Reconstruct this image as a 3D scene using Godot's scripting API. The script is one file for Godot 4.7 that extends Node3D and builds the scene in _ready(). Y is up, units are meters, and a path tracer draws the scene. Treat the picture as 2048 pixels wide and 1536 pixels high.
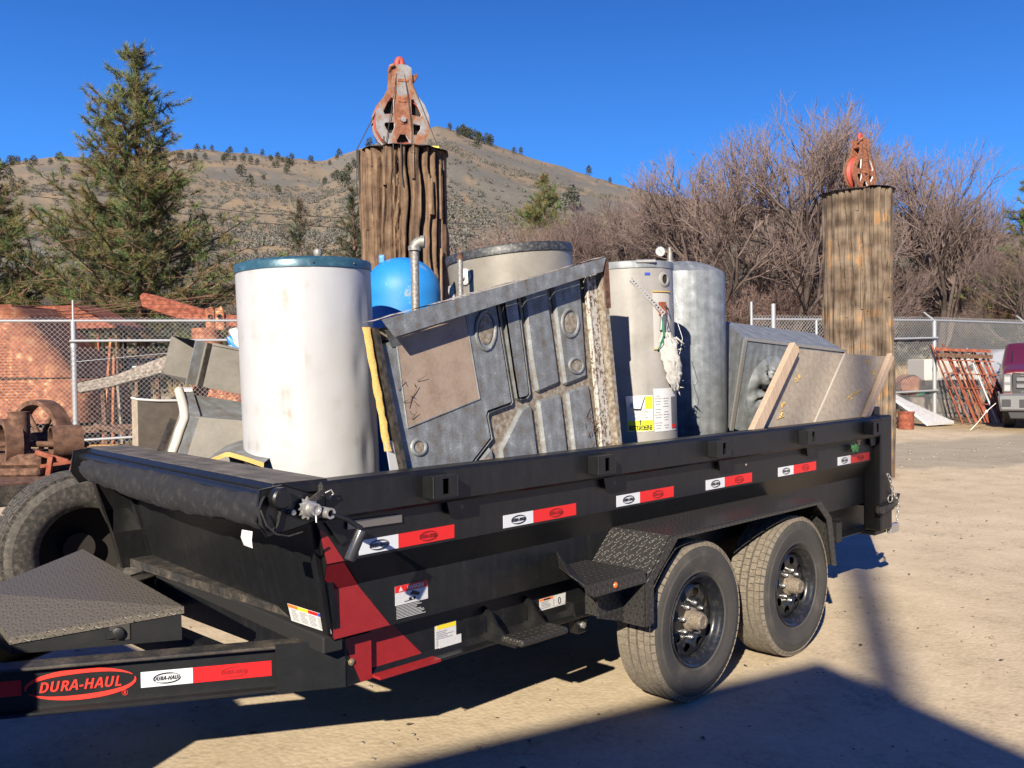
extends Node3D
# Junkyard: a loaded black dump trailer in front of a chain-link fence, rusty machines, trees and dry hills.
# Axes: x runs along the trailer towards its tailgate, y is up, z points to the trailer's near side.

const CAMERA_AT := Vector3(-0.4097, 1.673, 2.8176)
const VIEW_TURN := -0.7868          # rotation.y of things squared to the view: local x runs right, local z towards the viewer
const SUN_TRAVEL := Vector3(0.885, -0.477, -0.465)

var M := {}
var names_used := {}
var rng := RandomNumberGenerator.new()
var bold: SystemFont


func _ready() -> void:
	rng.seed = 77
	set_camera()
	set_sky_and_sun()
	make_materials()
	build_terrain()
	build_shed_and_pole()
	build_tow_truck()
	build_trailer()
	build_load()
	build_log_posts()
	build_fences()
	build_left_yard()
	build_right_yard()
	build_trees()
	build_hill_plants()
	build_litter()


func set_camera() -> void:
	var cam := Camera3D.new()
	cam.name = "camera"
	var a := 0.784
	var p := -0.0234
	var r := -0.0136
	var fwd := Vector3(cos(a) * cos(p), sin(p), -sin(a) * cos(p))
	var right0 := Vector3(sin(a), 0, cos(a))
	var up0 := right0.cross(fwd)
	var right := right0 * cos(r) + up0 * sin(r)
	var up := up0 * cos(r) - right0 * sin(r)
	cam.transform = Transform3D(Basis(right, up, -fwd), CAMERA_AT)
	cam.fov = 43.955
	cam.near = 0.05
	cam.far = 3000.0
	add_child(cam)


func set_sky_and_sun() -> void:
	var sky_mat := ProceduralSkyMaterial.new()
	sky_mat.sky_top_color = Color(0.002, 0.019, 0.15).linear_to_srgb()
	sky_mat.sky_horizon_color = Color(0.088, 0.37, 0.98).linear_to_srgb()
	sky_mat.sky_curve = 0.15
	sky_mat.ground_bottom_color = Color(0.12, 0.10, 0.075).linear_to_srgb()
	sky_mat.ground_horizon_color = Color(0.12, 0.12, 0.12).linear_to_srgb()
	sky_mat.sun_angle_max = 0.5
	var sky := Sky.new()
	sky.sky_material = sky_mat
	var env := Environment.new()
	env.background_mode = Environment.BG_SKY
	env.sky = sky
	env.tonemap_mode = Environment.TONE_MAPPER_LINEAR
	env.tonemap_exposure = 2.1
	env.sdfgi_enabled = true
	env.ssao_enabled = true
	env.ssil_enabled = true
	var we := WorldEnvironment.new()
	we.name = "world_environment"
	we.environment = env
	add_child(we)
	var sun := DirectionalLight3D.new()
	sun.name = "sun"
	sun.light_energy = 1.6
	sun.light_color = Color(1.0, 0.95, 0.875)
	sun.light_angular_distance = 0.53
	sun.shadow_enabled = true
	sun.transform = Transform3D(Basis.looking_at(SUN_TRAVEL.normalized(), Vector3.UP), Vector3(-20, 15, 12))
	add_child(sun)


# ---------------------------------------------------------------- mesh builder
class MB:
	var v := PackedVector3Array()
	var n := PackedVector3Array()
	var c := PackedColorArray()
	var col := Color.WHITE
	var colored := false

	func vert(p: Vector3, nn: Vector3) -> void:
		v.append(p)
		n.append(nn)
		if colored:
			c.append(col)

	# points run counter-clockwise seen from outside
	func tri(a: Vector3, b: Vector3, d: Vector3) -> void:
		var nn := (b - a).cross(d - a).normalized()
		vert(a, nn); vert(d, nn); vert(b, nn)

	func trin(a: Vector3, b: Vector3, d: Vector3, na: Vector3, nb: Vector3, nd: Vector3) -> void:
		vert(a, na); vert(d, nd); vert(b, nb)

	func quad(a: Vector3, b: Vector3, d: Vector3, e: Vector3) -> void:
		tri(a, b, d)
		tri(a, d, e)

	func quad2(a: Vector3, b: Vector3, d: Vector3, e: Vector3) -> MB:
		quad(a, b, d, e)
		return self

	func quadn(a: Vector3, b: Vector3, d: Vector3, e: Vector3, na: Vector3, nb: Vector3, nd: Vector3, ne: Vector3) -> void:
		trin(a, b, d, na, nb, nd)
		trin(a, d, e, na, nd, ne)

	func box(xf: Transform3D, s: Vector3, bev := 0.0) -> MB:
		var h := s * 0.5
		if bev <= 0.0:
			for ax in 3:
				for sg in [-1.0, 1.0]:
					var w := Vector3.ZERO
					w[ax] = sg * h[ax]
					var p := Vector3.ZERO
					p[(ax + 1) % 3] = h[(ax + 1) % 3]
					var q := Vector3.ZERO
					q[(ax + 2) % 3] = h[(ax + 2) % 3] * sg
					quad(xf * (w - p - q), xf * (w + p - q), xf * (w + p + q), xf * (w - p + q))
			return self
		bev = min(bev, min(h.x, min(h.y, h.z)) * 0.95)
		for ax in 3:
			for sg in [-1.0, 1.0]:
				var w := Vector3.ZERO
				w[ax] = sg * h[ax]
				var p := Vector3.ZERO
				p[(ax + 1) % 3] = h[(ax + 1) % 3] - bev
				var q := Vector3.ZERO
				q[(ax + 2) % 3] = (h[(ax + 2) % 3] - bev) * sg
				quad(xf * (w - p - q), xf * (w + p - q), xf * (w + p + q), xf * (w - p + q))
		for ax in 3:
			var b1 := (ax + 1) % 3
			var c1 := (ax + 2) % 3
			for s1 in [-1.0, 1.0]:
				for s2 in [-1.0, 1.0]:
					var pa := Vector3.ZERO
					pa[b1] = s1 * h[b1]; pa[c1] = s2 * (h[c1] - bev)
					var pb := Vector3.ZERO
					pb[b1] = s1 * (h[b1] - bev); pb[c1] = s2 * h[c1]
					var e := Vector3.ZERO
					e[ax] = h[ax] - bev
					if s1 * s2 > 0:
						quad(xf * (pa - e), xf * (pb - e), xf * (pb + e), xf * (pa + e))
					else:
						quad(xf * (pa - e), xf * (pa + e), xf * (pb + e), xf * (pb - e))
		for sx in [-1.0, 1.0]:
			for sy in [-1.0, 1.0]:
				for sz in [-1.0, 1.0]:
					var px := Vector3(sx * h.x, sy * (h.y - bev), sz * (h.z - bev))
					var py := Vector3(sx * (h.x - bev), sy * h.y, sz * (h.z - bev))
					var pz := Vector3(sx * (h.x - bev), sy * (h.y - bev), sz * h.z)
					if sx * sy * sz > 0:
						tri(xf * px, xf * py, xf * pz)
					else:
						tri(xf * px, xf * pz, xf * py)
		return self

	# axis-aligned box from its two corners
	func bb(a: Vector3, b: Vector3, bev := 0.0) -> MB:
		return box(Transform3D(Basis(), (a + b) * 0.5), (b - a).abs(), bev)

	# beam of rectangular section from p to q; up gives the height side
	func beam(p: Vector3, q: Vector3, w: float, hgt: float, up := Vector3.UP, bev := 0.0) -> MB:
		var z := (q - p).normalized()
		var x := up.cross(z).normalized()
		if x.length() < 0.5:
			x = Vector3.RIGHT
		var y := z.cross(x)
		return box(Transform3D(Basis(x, y, z), (p + q) * 0.5), Vector3(w, hgt, p.distance_to(q)), bev)

	func tube(path: Array, r0: float, r1: float, sides := 8, caps := true) -> MB:
		var m := path.size()
		var x := Vector3.ZERO
		var prev := []
		for i in m:
			var p: Vector3 = path[i]
			var t: Vector3
			if i == 0:
				t = (path[1] - p).normalized()
			elif i == m - 1:
				t = (p - path[i - 1]).normalized()
			else:
				t = ((path[i + 1] as Vector3) - (path[i - 1] as Vector3)).normalized()
			if i == 0:
				x = t.cross(Vector3.UP if absf(t.y) < 0.9 else Vector3.RIGHT).normalized()
			else:
				x = (x - t * x.dot(t)).normalized()
			var y := t.cross(x)
			var r := lerpf(r0, r1, float(i) / (m - 1))
			var ring := []
			for k in sides:
				var a := TAU * k / sides
				var d := x * cos(a) + y * sin(a)
				ring.append([p + d * r, d])
			if i > 0:
				for k in sides:
					var k2 := (k + 1) % sides
					quadn(prev[k][0], prev[k2][0], ring[k2][0], ring[k][0], prev[k][1], prev[k2][1], ring[k2][1], ring[k][1])
			if caps and (i == 0 or i == m - 1):
				for k in sides - 2:
					if i == 0:
						tri(ring[0][0], ring[k + 2][0], ring[k + 1][0])
					else:
						tri(ring[0][0], ring[k + 1][0], ring[k + 2][0])
			prev = ring
		return self

	# profile of (radius, height) turned about the local y axis
	func lathe(prof: Array, seg: int, xf: Transform3D, a0 := 0.0, a1 := TAU) -> MB:
		for i in prof.size() - 1:
			var p: Vector2 = prof[i]
			var q: Vector2 = prof[i + 1]
			var d := q - p
			if d.length() < 0.00001:
				continue
			var nr := Vector2(d.y, -d.x).normalized()
			var na := nr
			var nb := nr
			if i > 0:
				var d0 := p - (prof[i - 1] as Vector2)
				var n0 := Vector2(d0.y, -d0.x).normalized()
				if n0.dot(nr) > 0.72:
					na = (n0 + nr).normalized()
			if i < prof.size() - 2:
				var d2 := (prof[i + 2] as Vector2) - q
				var n2 := Vector2(d2.y, -d2.x).normalized()
				if n2.dot(nr) > 0.72:
					nb = (n2 + nr).normalized()
			for k in seg:
				var t0 := lerpf(a0, a1, float(k) / seg)
				var t1 := lerpf(a0, a1, float(k + 1) / seg)
				var e0 := Vector3(sin(t0), 0, cos(t0))
				var e1 := Vector3(sin(t1), 0, cos(t1))
				var up := Vector3.UP
				var A := xf * (e0 * p.x + up * p.y)
				var B := xf * (e1 * p.x + up * p.y)
				var Cc := xf * (e1 * q.x + up * q.y)
				var D := xf * (e0 * q.x + up * q.y)
				var bs := xf.basis
				var n0a := (bs * (e0 * na.x + up * na.y)).normalized()
				var n1a := (bs * (e1 * na.x + up * na.y)).normalized()
				var n1b := (bs * (e1 * nb.x + up * nb.y)).normalized()
				var n0b := (bs * (e0 * nb.x + up * nb.y)).normalized()
				if p.x > 0.00001:
					trin(A, B, Cc, n0a, n1a, n1b)
				if q.x > 0.00001:
					trin(A, Cc, D, n0a, n1b, n0b)
		return self

	# polygon in the local xy plane pushed along local +z
	func prism(poly: Array, xf: Transform3D, depth: float, bev := 0.0) -> MB:
		var pts := PackedVector2Array(poly)
		if Geometry2D.is_polygon_clockwise(pts):
			pts.reverse()
		var m := pts.size()
		var top := pts
		if bev > 0.0:
			var shrunk := Geometry2D.offset_polygon(pts, -bev)
			if shrunk.size() == 1 and shrunk[0].size() >= 3:
				top = shrunk[0]
				if Geometry2D.is_polygon_clockwise(top):
					top.reverse()
		var ids := Geometry2D.triangulate_polygon(top)
		for i in range(0, ids.size(), 3):
			tri(xf * Vector3(top[ids[i]].x, top[ids[i]].y, depth), xf * Vector3(top[ids[i + 1]].x, top[ids[i + 1]].y, depth), xf * Vector3(top[ids[i + 2]].x, top[ids[i + 2]].y, depth))
		ids = Geometry2D.triangulate_polygon(pts)
		for i in range(0, ids.size(), 3):
			tri(xf * Vector3(pts[ids[i]].x, pts[ids[i]].y, 0), xf * Vector3(pts[ids[i + 2]].x, pts[ids[i + 2]].y, 0), xf * Vector3(pts[ids[i + 1]].x, pts[ids[i + 1]].y, 0))
		for i in m:
			var a := pts[i]
			var b := pts[(i + 1) % m]
			if top.size() == m and bev > 0.0:
				# match each corner with the nearest shrunk corner
				var ta := near(top, a)
				var tb := near(top, b)
				quad(xf * Vector3(a.x, a.y, 0), xf * Vector3(b.x, b.y, 0), xf * Vector3(b.x, b.y, depth - bev), xf * Vector3(a.x, a.y, depth - bev))
				quad(xf * Vector3(a.x, a.y, depth - bev), xf * Vector3(b.x, b.y, depth - bev), xf * Vector3(tb.x, tb.y, depth), xf * Vector3(ta.x, ta.y, depth))
			else:
				quad(xf * Vector3(a.x, a.y, 0), xf * Vector3(b.x, b.y, 0), xf * Vector3(b.x, b.y, depth), xf * Vector3(a.x, a.y, depth))
		return self

	func near(pts: PackedVector2Array, a: Vector2) -> Vector2:
		var best := pts[0]
		for p in pts:
			if p.distance_squared_to(a) < best.distance_squared_to(a):
				best = p
		return best

	# smooth sheet: pts is rows * cols
	func grid(pts: PackedVector3Array, cols: int, wrap := false, flip := false) -> MB:
		var rows := pts.size() / cols
		var nn := PackedVector3Array()
		nn.resize(pts.size())
		for r in rows:
			for k in cols:
				var kl := (k - 1 + cols) % cols if wrap else maxi(k - 1, 0)
				var kr := (k + 1) % cols if wrap else mini(k + 1, cols - 1)
				var du := pts[r * cols + kr] - pts[r * cols + kl]
				var dv := pts[mini(r + 1, rows - 1) * cols + k] - pts[maxi(r - 1, 0) * cols + k]
				var w := du.cross(dv).normalized()
				nn[r * cols + k] = -w if flip else w
		for r in rows - 1:
			for k in (cols if wrap else cols - 1):
				var a := r * cols + k
				var b := r * cols + (k + 1) % cols
				var d := b + cols
				var e := a + cols
				if flip:
					quadn(pts[a], pts[e], pts[d], pts[b], nn[a], nn[e], nn[d], nn[b])
				else:
					quadn(pts[a], pts[b], pts[d], pts[e], nn[a], nn[b], nn[d], nn[e])
		return self

	# joins two rings of the same size with flat quads and closes the ends
	func loft(a: Array, b: Array, caps := true) -> MB:
		var m := a.size()
		for i in m:
			var j := (i + 1) % m
			quad(a[i], a[j], b[j], b[i])
		if caps:
			for i in range(1, m - 1):
				tri(a[0], a[i + 1], a[i])
				tri(b[0], b[i], b[i + 1])
		return self

	func mesh() -> ArrayMesh:
		var arr := []
		arr.resize(Mesh.ARRAY_MAX)
		arr[Mesh.ARRAY_VERTEX] = v
		arr[Mesh.ARRAY_NORMAL] = n
		if colored:
			arr[Mesh.ARRAY_COLOR] = c
		var am := ArrayMesh.new()
		am.add_surface_from_arrays(Mesh.PRIMITIVE_TRIANGLES, arr)
		return am


# ---------------------------------------------------------------- things and parts
func numbered(called: String) -> String:
	var k: int = names_used.get(called, 0)
	names_used[called] = k + 1
	return called if k == 0 else "%s_%03d" % [called, k]


func thing(called: String, label: String, category: String, at := Vector3.ZERO, turn := 0.0, group := "") -> Node3D:
	var o := Node3D.new()
	o.name = numbered(called)
	o.position = at
	o.rotation.y = turn
	o.set_meta("label", label)
	o.set_meta("category", category)
	if group != "":
		o.set_meta("group", group)
	add_child(o)
	return o


# a part built in the thing's own axes
func part(called: String, mb: MB, mat: Material, parent: Node3D) -> MeshInstance3D:
	var o := MeshInstance3D.new()
	o.name = called
	o.mesh = mb.mesh()
	o.material_override = mat
	parent.add_child(o, true)
	return o


# a part whose mesh was built in world axes; its thing is not turned
func wpart(called: String, mb: MB, mat: Material, parent: Node3D) -> MeshInstance3D:
	var o := part(called, mb, mat, parent)
	var p := Vector3.ZERO
	var q: Node = parent
	while q is Node3D and q != self:
		p += (q as Node3D).position
		q = q.get_parent()
	o.position = -p
	return o


func meshpart(called: String, mesh: Mesh, mat: Material, parent: Node3D, at := Transform3D()) -> MeshInstance3D:
	var o := MeshInstance3D.new()
	o.name = called
	o.mesh = mesh
	o.material_override = mat
	o.transform = at
	parent.add_child(o, true)
	return o


func holder(called: String, parent: Node3D, at := Transform3D()) -> Node3D:
	var o := Node3D.new()
	o.name = called
	o.transform = at
	parent.add_child(o, true)
	return o


func setting(called: String, mb: MB, mat: Material) -> MeshInstance3D:
	var o := part(called, mb, mat, self)
	o.name = numbered(called)
	o.set_meta("kind", "structure")
	o.set_meta("label", called.replace("_", " "))
	return o


func copy_of(o: Node3D, label := "") -> Node3D:
	var d := o.duplicate() as Node3D
	var base := String(o.name)
	var cut := RegEx.create_from_string("_\\d{3}$")
	base = cut.sub(base, "")
	d.name = numbered(base)
	if label != "":
		d.set_meta("label", label)
	add_child(d)
	return d


func lettering(text: String, height: float, mat: Material, parent: Node3D, at: Transform3D, slant := 0.0, weight := 700, squeeze := 1.0) -> MeshInstance3D:
	var t := TextMesh.new()
	t.text = text
	var f := SystemFont.new()
	f.font_names = PackedStringArray(["Droid Sans"])
	f.font_weight = weight
	t.font = f
	t.font_size = 64
	t.pixel_size = height / 46.0
	t.depth = 0.001
	t.curve_step = 4.0
	var o := MeshInstance3D.new()
	o.name = "lettering"
	o.mesh = t
	o.material_override = mat
	o.transform = at * Transform3D(Basis(Vector3(squeeze, 0, 0), Vector3(slant, 1, 0), Vector3(0, 0, 1)), Vector3.ZERO)
	parent.add_child(o, true)
	return o


func face(o: Vector3, x: Vector3, y: Vector3) -> Transform3D:
	var xn := x.normalized()
	var zn := xn.cross(y).normalized()
	return Transform3D(Basis(xn, zn.cross(xn), zn), o)


func oval(rx: float, ry: float, n := 28, cx := 0.0, cy := 0.0) -> Array:
	var a := []
	for k in n:
		a.append(Vector2(cx + rx * cos(TAU * k / n), cy + ry * sin(TAU * k / n)))
	return a


# ---------------------------------------------------------------- materials
func layer(seed_no: int, freq: float, oct: int, w: int, h: int, size: int, kind := 0) -> PackedByteArray:
	var f := FastNoiseLite.new()
	f.seed = seed_no
	f.frequency = freq
	f.fractal_octaves = oct
	f.noise_type = [FastNoiseLite.TYPE_SIMPLEX_SMOOTH, FastNoiseLite.TYPE_CELLULAR, FastNoiseLite.TYPE_VALUE][kind]
	if oct <= 1:
		f.fractal_type = FastNoiseLite.FRACTAL_NONE
	var im := f.get_seamless_image(w, h)
	im.convert(Image.FORMAT_L8)
	if w != size or h != size:
		im.resize(size, size, Image.INTERPOLATE_CUBIC)
	return im.get_data()


func blend(layers: Array, weights: Array, gain := 1.0, bias := 0.0) -> PackedByteArray:
	var m: int = (layers[0] as PackedByteArray).size()
	var o := PackedByteArray()
	o.resize(m)
	var l0: PackedByteArray = layers[0]
	var l1: PackedByteArray = layers[1] if layers.size() > 1 else l0
	var l2: PackedByteArray = layers[2] if layers.size() > 2 else l0
	var w0: float = weights[0]
	var w1: float = weights[1] if weights.size() > 1 else 0.0
	var w2: float = weights[2] if weights.size() > 2 else 0.0
	for i in m:
		o[i] = clampi(int((l0[i] * w0 + l1[i] * w1 + l2[i] * w2 - 128.0) * gain + 128.0 + bias), 0, 255)
	return o


# stops: [position, linear colour] ...
func tint(data: PackedByteArray, stops: Array) -> ImageTexture:
	var lut := PackedByteArray()
	for i in 256:
		var t := i / 255.0
		var cc: Color = stops[0][1]
		for s in stops.size() - 1:
			if t >= stops[s][0]:
				var u := clampf((t - stops[s][0]) / maxf(stops[s + 1][0] - stops[s][0], 0.0001), 0, 1)
				cc = (stops[s][1] as Color).lerp(stops[s + 1][1], u)
		var g := cc.linear_to_srgb()
		lut.append(clampi(int(g.r * 255), 0, 255))
		lut.append(clampi(int(g.g * 255), 0, 255))
		lut.append(clampi(int(g.b * 255), 0, 255))
	var m := data.size()
	var out := PackedByteArray()
	out.resize(m * 3)
	for i in m:
		var k := data[i] * 3
		out[i * 3] = lut[k]
		out[i * 3 + 1] = lut[k + 1]
		out[i * 3 + 2] = lut[k + 2]
	var s2 := int(sqrt(m))
	return ImageTexture.create_from_image(Image.create_from_data(s2, s2, false, Image.FORMAT_RGB8, out))


func bump(data: PackedByteArray, strength: float) -> ImageTexture:
	var s2 := int(sqrt(data.size()))
	var im := Image.create_from_data(s2, s2, false, Image.FORMAT_L8, data)
	im.convert(Image.FORMAT_RGBA8)
	im.bump_map_to_normal_map(strength)
	return ImageTexture.create_from_image(im)


func L(r: float, g: float, b: float) -> Color:
	return Color(r, g, b)


func mat(called: String, color: Color, rough: float, metal := 0.0, tex: Texture2D = null, period := 1.0, nrm: Texture2D = null, nstr := 1.0, stretch := Vector3.ONE) -> StandardMaterial3D:
	var m := StandardMaterial3D.new()
	m.resource_name = called
	m.albedo_color = color.linear_to_srgb()
	m.roughness = rough
	m.metallic = metal
	if tex != null:
		m.albedo_texture = tex
	if nrm != null:
		m.normal_enabled = true
		m.normal_texture = nrm
		m.normal_scale = nstr
	if tex != null or nrm != null:
		m.uv1_triplanar = true
		m.uv1_scale = stretch / period
	M[called] = m
	return m


func vmat(called: String, rough: float) -> StandardMaterial3D:
	var m := mat(called, Color.WHITE, rough)
	m.vertex_color_use_as_albedo = true
	return m


func diamond_plate() -> ImageTexture:
	var s := 128
	var im := Image.create(s, s, false, Image.FORMAT_RGBA8)
	im.fill(Color(0.2, 0.2, 0.2))
	for y in s:
		for x in s:
			var hgt := 0.0
			for k in 8:
				var cx := (k % 4) * 32.0 + (16.0 if (k / 4) % 2 == 1 else 0.0)
				var cy := (k / 4) * 64.0 + (32.0 if k % 2 == 1 else 0.0)
				var dx := fposmod(x - cx + 64.0, 128.0) - 64.0
				var dy := fposmod(y - cy + 64.0, 128.0) - 64.0
				var sg := 1.0 if k % 2 == 0 else -1.0
				var u := (dx + dy * sg) * 0.7071
				var w := (dx - dy * sg) * 0.7071
				hgt = maxf(hgt, clampf(1.3 - (absf(u) / 17.0) ** 2 - (absf(w) / 4.5) ** 2, 0.0, 1.0))
			im.set_pixel(x, y, Color(hgt, hgt, hgt))
	im.bump_map_to_normal_map(6.0)
	return ImageTexture.create_from_image(im)


func make_materials() -> void:
	var S := 512
	var fine := layer(1, 0.06, 4, S, S, S)
	var mid := layer(2, 0.018, 4, S, S, S)
	var big := layer(3, 0.008, 3, S, S, S)
	var speck := layer(4, 0.16, 2, S, S, S)
	var vstreak := layer(5, 0.03, 3, S, 24, S)       # long along v
	var vgrain := layer(6, 0.05, 4, S, 16, S)
	var vgrain2 := layer(16, 0.02, 3, S, 40, S)
	var cells := layer(7, 0.035, 1, S, S, S, 1)
	var patches := blend([mid, fine], [0.75, 0.25], 1.9)
	var rough_n := bump(blend([fine, speck], [0.5, 0.5]), 2.5)
	var soft_n := bump(blend([big, mid], [0.6, 0.4]), 6.0)
	var grain_n := bump(blend([vgrain, vgrain2, fine], [0.5, 0.35, 0.15], 1.6), 5.0)

	# ground
	var dirt := blend([fine, speck, big], [0.3, 0.3, 0.4], 1.5)
	var g := mat("dirt", Color.WHITE, 0.95, 0.0, tint(dirt, [[0.0, L(0.30, 0.235, 0.15)], [0.3, L(0.445, 0.36, 0.236)], [0.62, L(0.51, 0.415, 0.275)], [1.0, L(0.57, 0.475, 0.33)]]), 2.9, bump(blend([fine, speck, mid], [0.25, 0.45, 0.3]), 4.0), 0.2)
	g.uv1_world_triplanar = true
	mat("gravel", Color.WHITE, 0.95, 0.0, tint(blend([speck, fine], [0.7, 0.3], 2.2), [[0.0, L(0.10, 0.095, 0.08)], [0.5, L(0.25, 0.23, 0.19)], [1.0, L(0.42, 0.39, 0.34)]]), 0.9, rough_n, 1.0)
	var terr := vmat("terrain", 0.95)
	terr.albedo_texture = tint(blend([fine, speck, mid], [0.4, 0.3, 0.3], 1.9), [[0.0, L(0.45, 0.45, 0.45)], [0.5, L(0.9, 0.9, 0.9)], [1.0, L(1, 1, 1)]])
	terr.uv1_triplanar = true
	terr.uv1_scale = Vector3.ONE / 14.0

	# trailer
	var scuff := blend([mid, vstreak, fine], [0.4, 0.35, 0.25], 1.6)
	mat("black_paint", Color.WHITE, 0.42, 0.0, tint(scuff, [[0.0, L(0.0050, 0.0055, 0.0060)], [0.55, L(0.0077, 0.0083, 0.0088)], [0.8, L(0.0105, 0.0105, 0.0102)], [1.0, L(0.0176, 0.0165, 0.0149)]]), 0.8, rough_n, 0.12)
	mat("dusty_black", Color.WHITE, 0.6, 0.0, tint(blend([big, fine, speck], [0.45, 0.3, 0.25], 1.7), [[0.0, L(0.0112, 0.0112, 0.0112)], [0.4, L(0.0240, 0.0225, 0.0210)], [0.7, L(0.0562, 0.0480, 0.0375)], [1.0, L(0.1125, 0.0938, 0.0713)]]), 0.7, rough_n, 0.2)
	var dp := diamond_plate()
	mat("diamond_black", L(0.036, 0.035, 0.034), 0.42, 0.0, tint(blend([mid, fine], [0.6, 0.4], 1.6), [[0.0, L(0.4, 0.4, 0.4)], [0.6, L(0.8, 0.78, 0.75)], [1.0, L(1, 0.97, 0.9)]]), 0.075, dp, 1.6)
	mat("diamond_dusty", L(0.135, 0.12, 0.098), 0.5, 0.0, tint(blend([mid, fine], [0.6, 0.4], 1.6), [[0.0, L(0.35, 0.35, 0.36)], [0.6, L(0.7, 0.7, 0.68)], [1.0, L(1, 0.97, 0.9)]]), 0.055, dp, 2.0)
	mat("dust_cap", Color.WHITE, 0.75, 0.0, tint(blend([big, vstreak, speck], [0.4, 0.3, 0.3], 1.8), [[0.0, L(0.03, 0.028, 0.026)], [0.35, L(0.075, 0.068, 0.06)], [0.7, L(0.125, 0.112, 0.096)], [1.0, L(0.18, 0.16, 0.135)]]), 0.9, rough_n, 0.2)
	mat("under_black", L(0.0072, 0.0072, 0.0072), 0.8)
	mat("red_paint", Color.WHITE, 0.4, 0.0, tint(patches, [[0.0, L(0.235, 0.014, 0.016)], [1.0, L(0.265, 0.018, 0.020)]]), 0.5)
	mat("tape_red", L(0.612, 0.015, 0.017), 0.35)
	mat("tape_white", L(0.576, 0.600, 0.624), 0.35)
	mat("logo_red", L(0.68, 0.035, 0.022), 0.45)
	mat("ink", L(0.012, 0.012, 0.014), 0.5)
	mat("ink_red", L(0.25, 0.01, 0.012), 0.5)
	mat("sticker", Color.WHITE, 0.45, 0.0, tint(blend([speck, fine], [0.6, 0.4], 1.4), [[0.0, L(0.413, 0.413, 0.405)], [0.5, L(0.540, 0.540, 0.532)], [1.0, L(0.585, 0.585, 0.585)]]), 0.4)
	mat("sticker_text", L(0.22, 0.22, 0.23), 0.6)
	mat("sticker_orange", L(0.75, 0.17, 0.03), 0.5)
	mat("sticker_yellow", L(0.72, 0.55, 0.03), 0.5)
	mat("sticker_blue", L(0.03, 0.06, 0.4), 0.5)
	mat("lime", L(0.624, 0.640, 0.016), 0.5)
	mat("tread", Color.WHITE, 0.95, 0.0, tint(blend([fine, mid, speck], [0.4, 0.3, 0.3], 1.6), [[0.0, L(0.051, 0.044, 0.036)], [0.45, L(0.140, 0.119, 0.089)], [1.0, L(0.246, 0.212, 0.162)]]), 0.35, rough_n, 0.5)
	mat("sidewall", Color.WHITE, 0.8, 0.0, tint(blend([big, fine], [0.7, 0.3], 1.2), [[0.0, L(0.034, 0.032, 0.029)], [0.6, L(0.046, 0.043, 0.038)], [1.0, L(0.085, 0.074, 0.058)]]), 0.9, rough_n, 0.25)
	mat("old_tread", Color.WHITE, 0.92, 0.0, tint(patches, [[0.0, L(0.03, 0.028, 0.026)], [0.6, L(0.06, 0.055, 0.048)], [1.0, L(0.12, 0.105, 0.085)]]), 0.35, rough_n, 0.4)
	mat("rim_black", Color.WHITE, 0.32, 0.0, tint(patches, [[0.0, L(0.008, 0.009, 0.011)], [0.7, L(0.014, 0.015, 0.017)], [1.0, L(0.05, 0.045, 0.04)]]), 0.35)
	mat("hub_dust", Color.WHITE, 0.8, 0.2, tint(patches, [[0.0, L(0.10, 0.08, 0.058)], [1.0, L(0.25, 0.21, 0.16)]]), 0.12, rough_n, 0.4)
	mat("chrome", L(0.62, 0.62, 0.60), 0.25, 0.9)
	mat("zinc", Color.WHITE, 0.42, 0.75, tint(patches, [[0.0, L(0.38, 0.37, 0.34)], [1.0, L(0.62, 0.61, 0.58)]]), 0.1)
	mat("plain_steel", L(0.22, 0.21, 0.19), 0.4, 0.6)
	mat("handle_grip", L(0.16, 0.16, 0.16), 0.22, 0.8)
	mat("vinyl", Color.WHITE, 0.78, 0.0, tint(patches, [[0.0, L(0.0072, 0.0072, 0.0078)], [0.65, L(0.0120, 0.0120, 0.0126)], [1.0, L(0.0300, 0.0282, 0.0258)]]), 0.5, bump(fine, 3.0), 0.4)
	mat("amber", L(0.5, 0.12, 0.03), 0.3)
	mat("green_cloth", L(0.06, 0.19, 0.07), 0.9)
	mat("rope_white", L(0.6, 0.57, 0.5), 0.9)

	# load
	mat("white_enamel", Color.WHITE, 0.38, 0.0, tint(blend([vstreak, mid, big], [0.35, 0.3, 0.35], 1.7), [[0.0, L(0.279, 0.259, 0.228)], [0.14, L(0.339, 0.337, 0.330)], [0.3, L(0.377, 0.383, 0.392)], [1.0, L(0.400, 0.409, 0.423)]]), 1.3, soft_n, 0.10)
	mat("scuff_brown", Color.WHITE, 0.7, 0.0, tint(patches, [[0.0, L(0.34, 0.315, 0.275)], [1.0, L(0.40, 0.385, 0.36)]]), 0.06)
	mat("teal_steel", Color.WHITE, 0.35, 0.2, tint(patches, [[0.0, L(0.02, 0.065, 0.095)], [0.7, L(0.035, 0.10, 0.14)], [1.0, L(0.08, 0.15, 0.18)]]), 0.4)
	mat("blue_paint", Color.WHITE, 0.55, 0.0, tint(blend([big, mid, fine], [0.4, 0.35, 0.25], 2.0), [[0.0, L(0.010, 0.160, 0.464)], [0.78, L(0.014, 0.200, 0.544)], [0.9, L(0.072, 0.264, 0.544)], [1.0, L(0.272, 0.288, 0.272)]]), 0.9)
	mat("beige_enamel", Color.WHITE, 0.42, 0.0, tint(blend([big, fine], [0.7, 0.3], 1.5), [[0.0, L(0.158, 0.146, 0.123)], [0.6, L(0.200, 0.187, 0.158)], [1.0, L(0.228, 0.216, 0.187)]]), 1.0, soft_n, 0.06)
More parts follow.
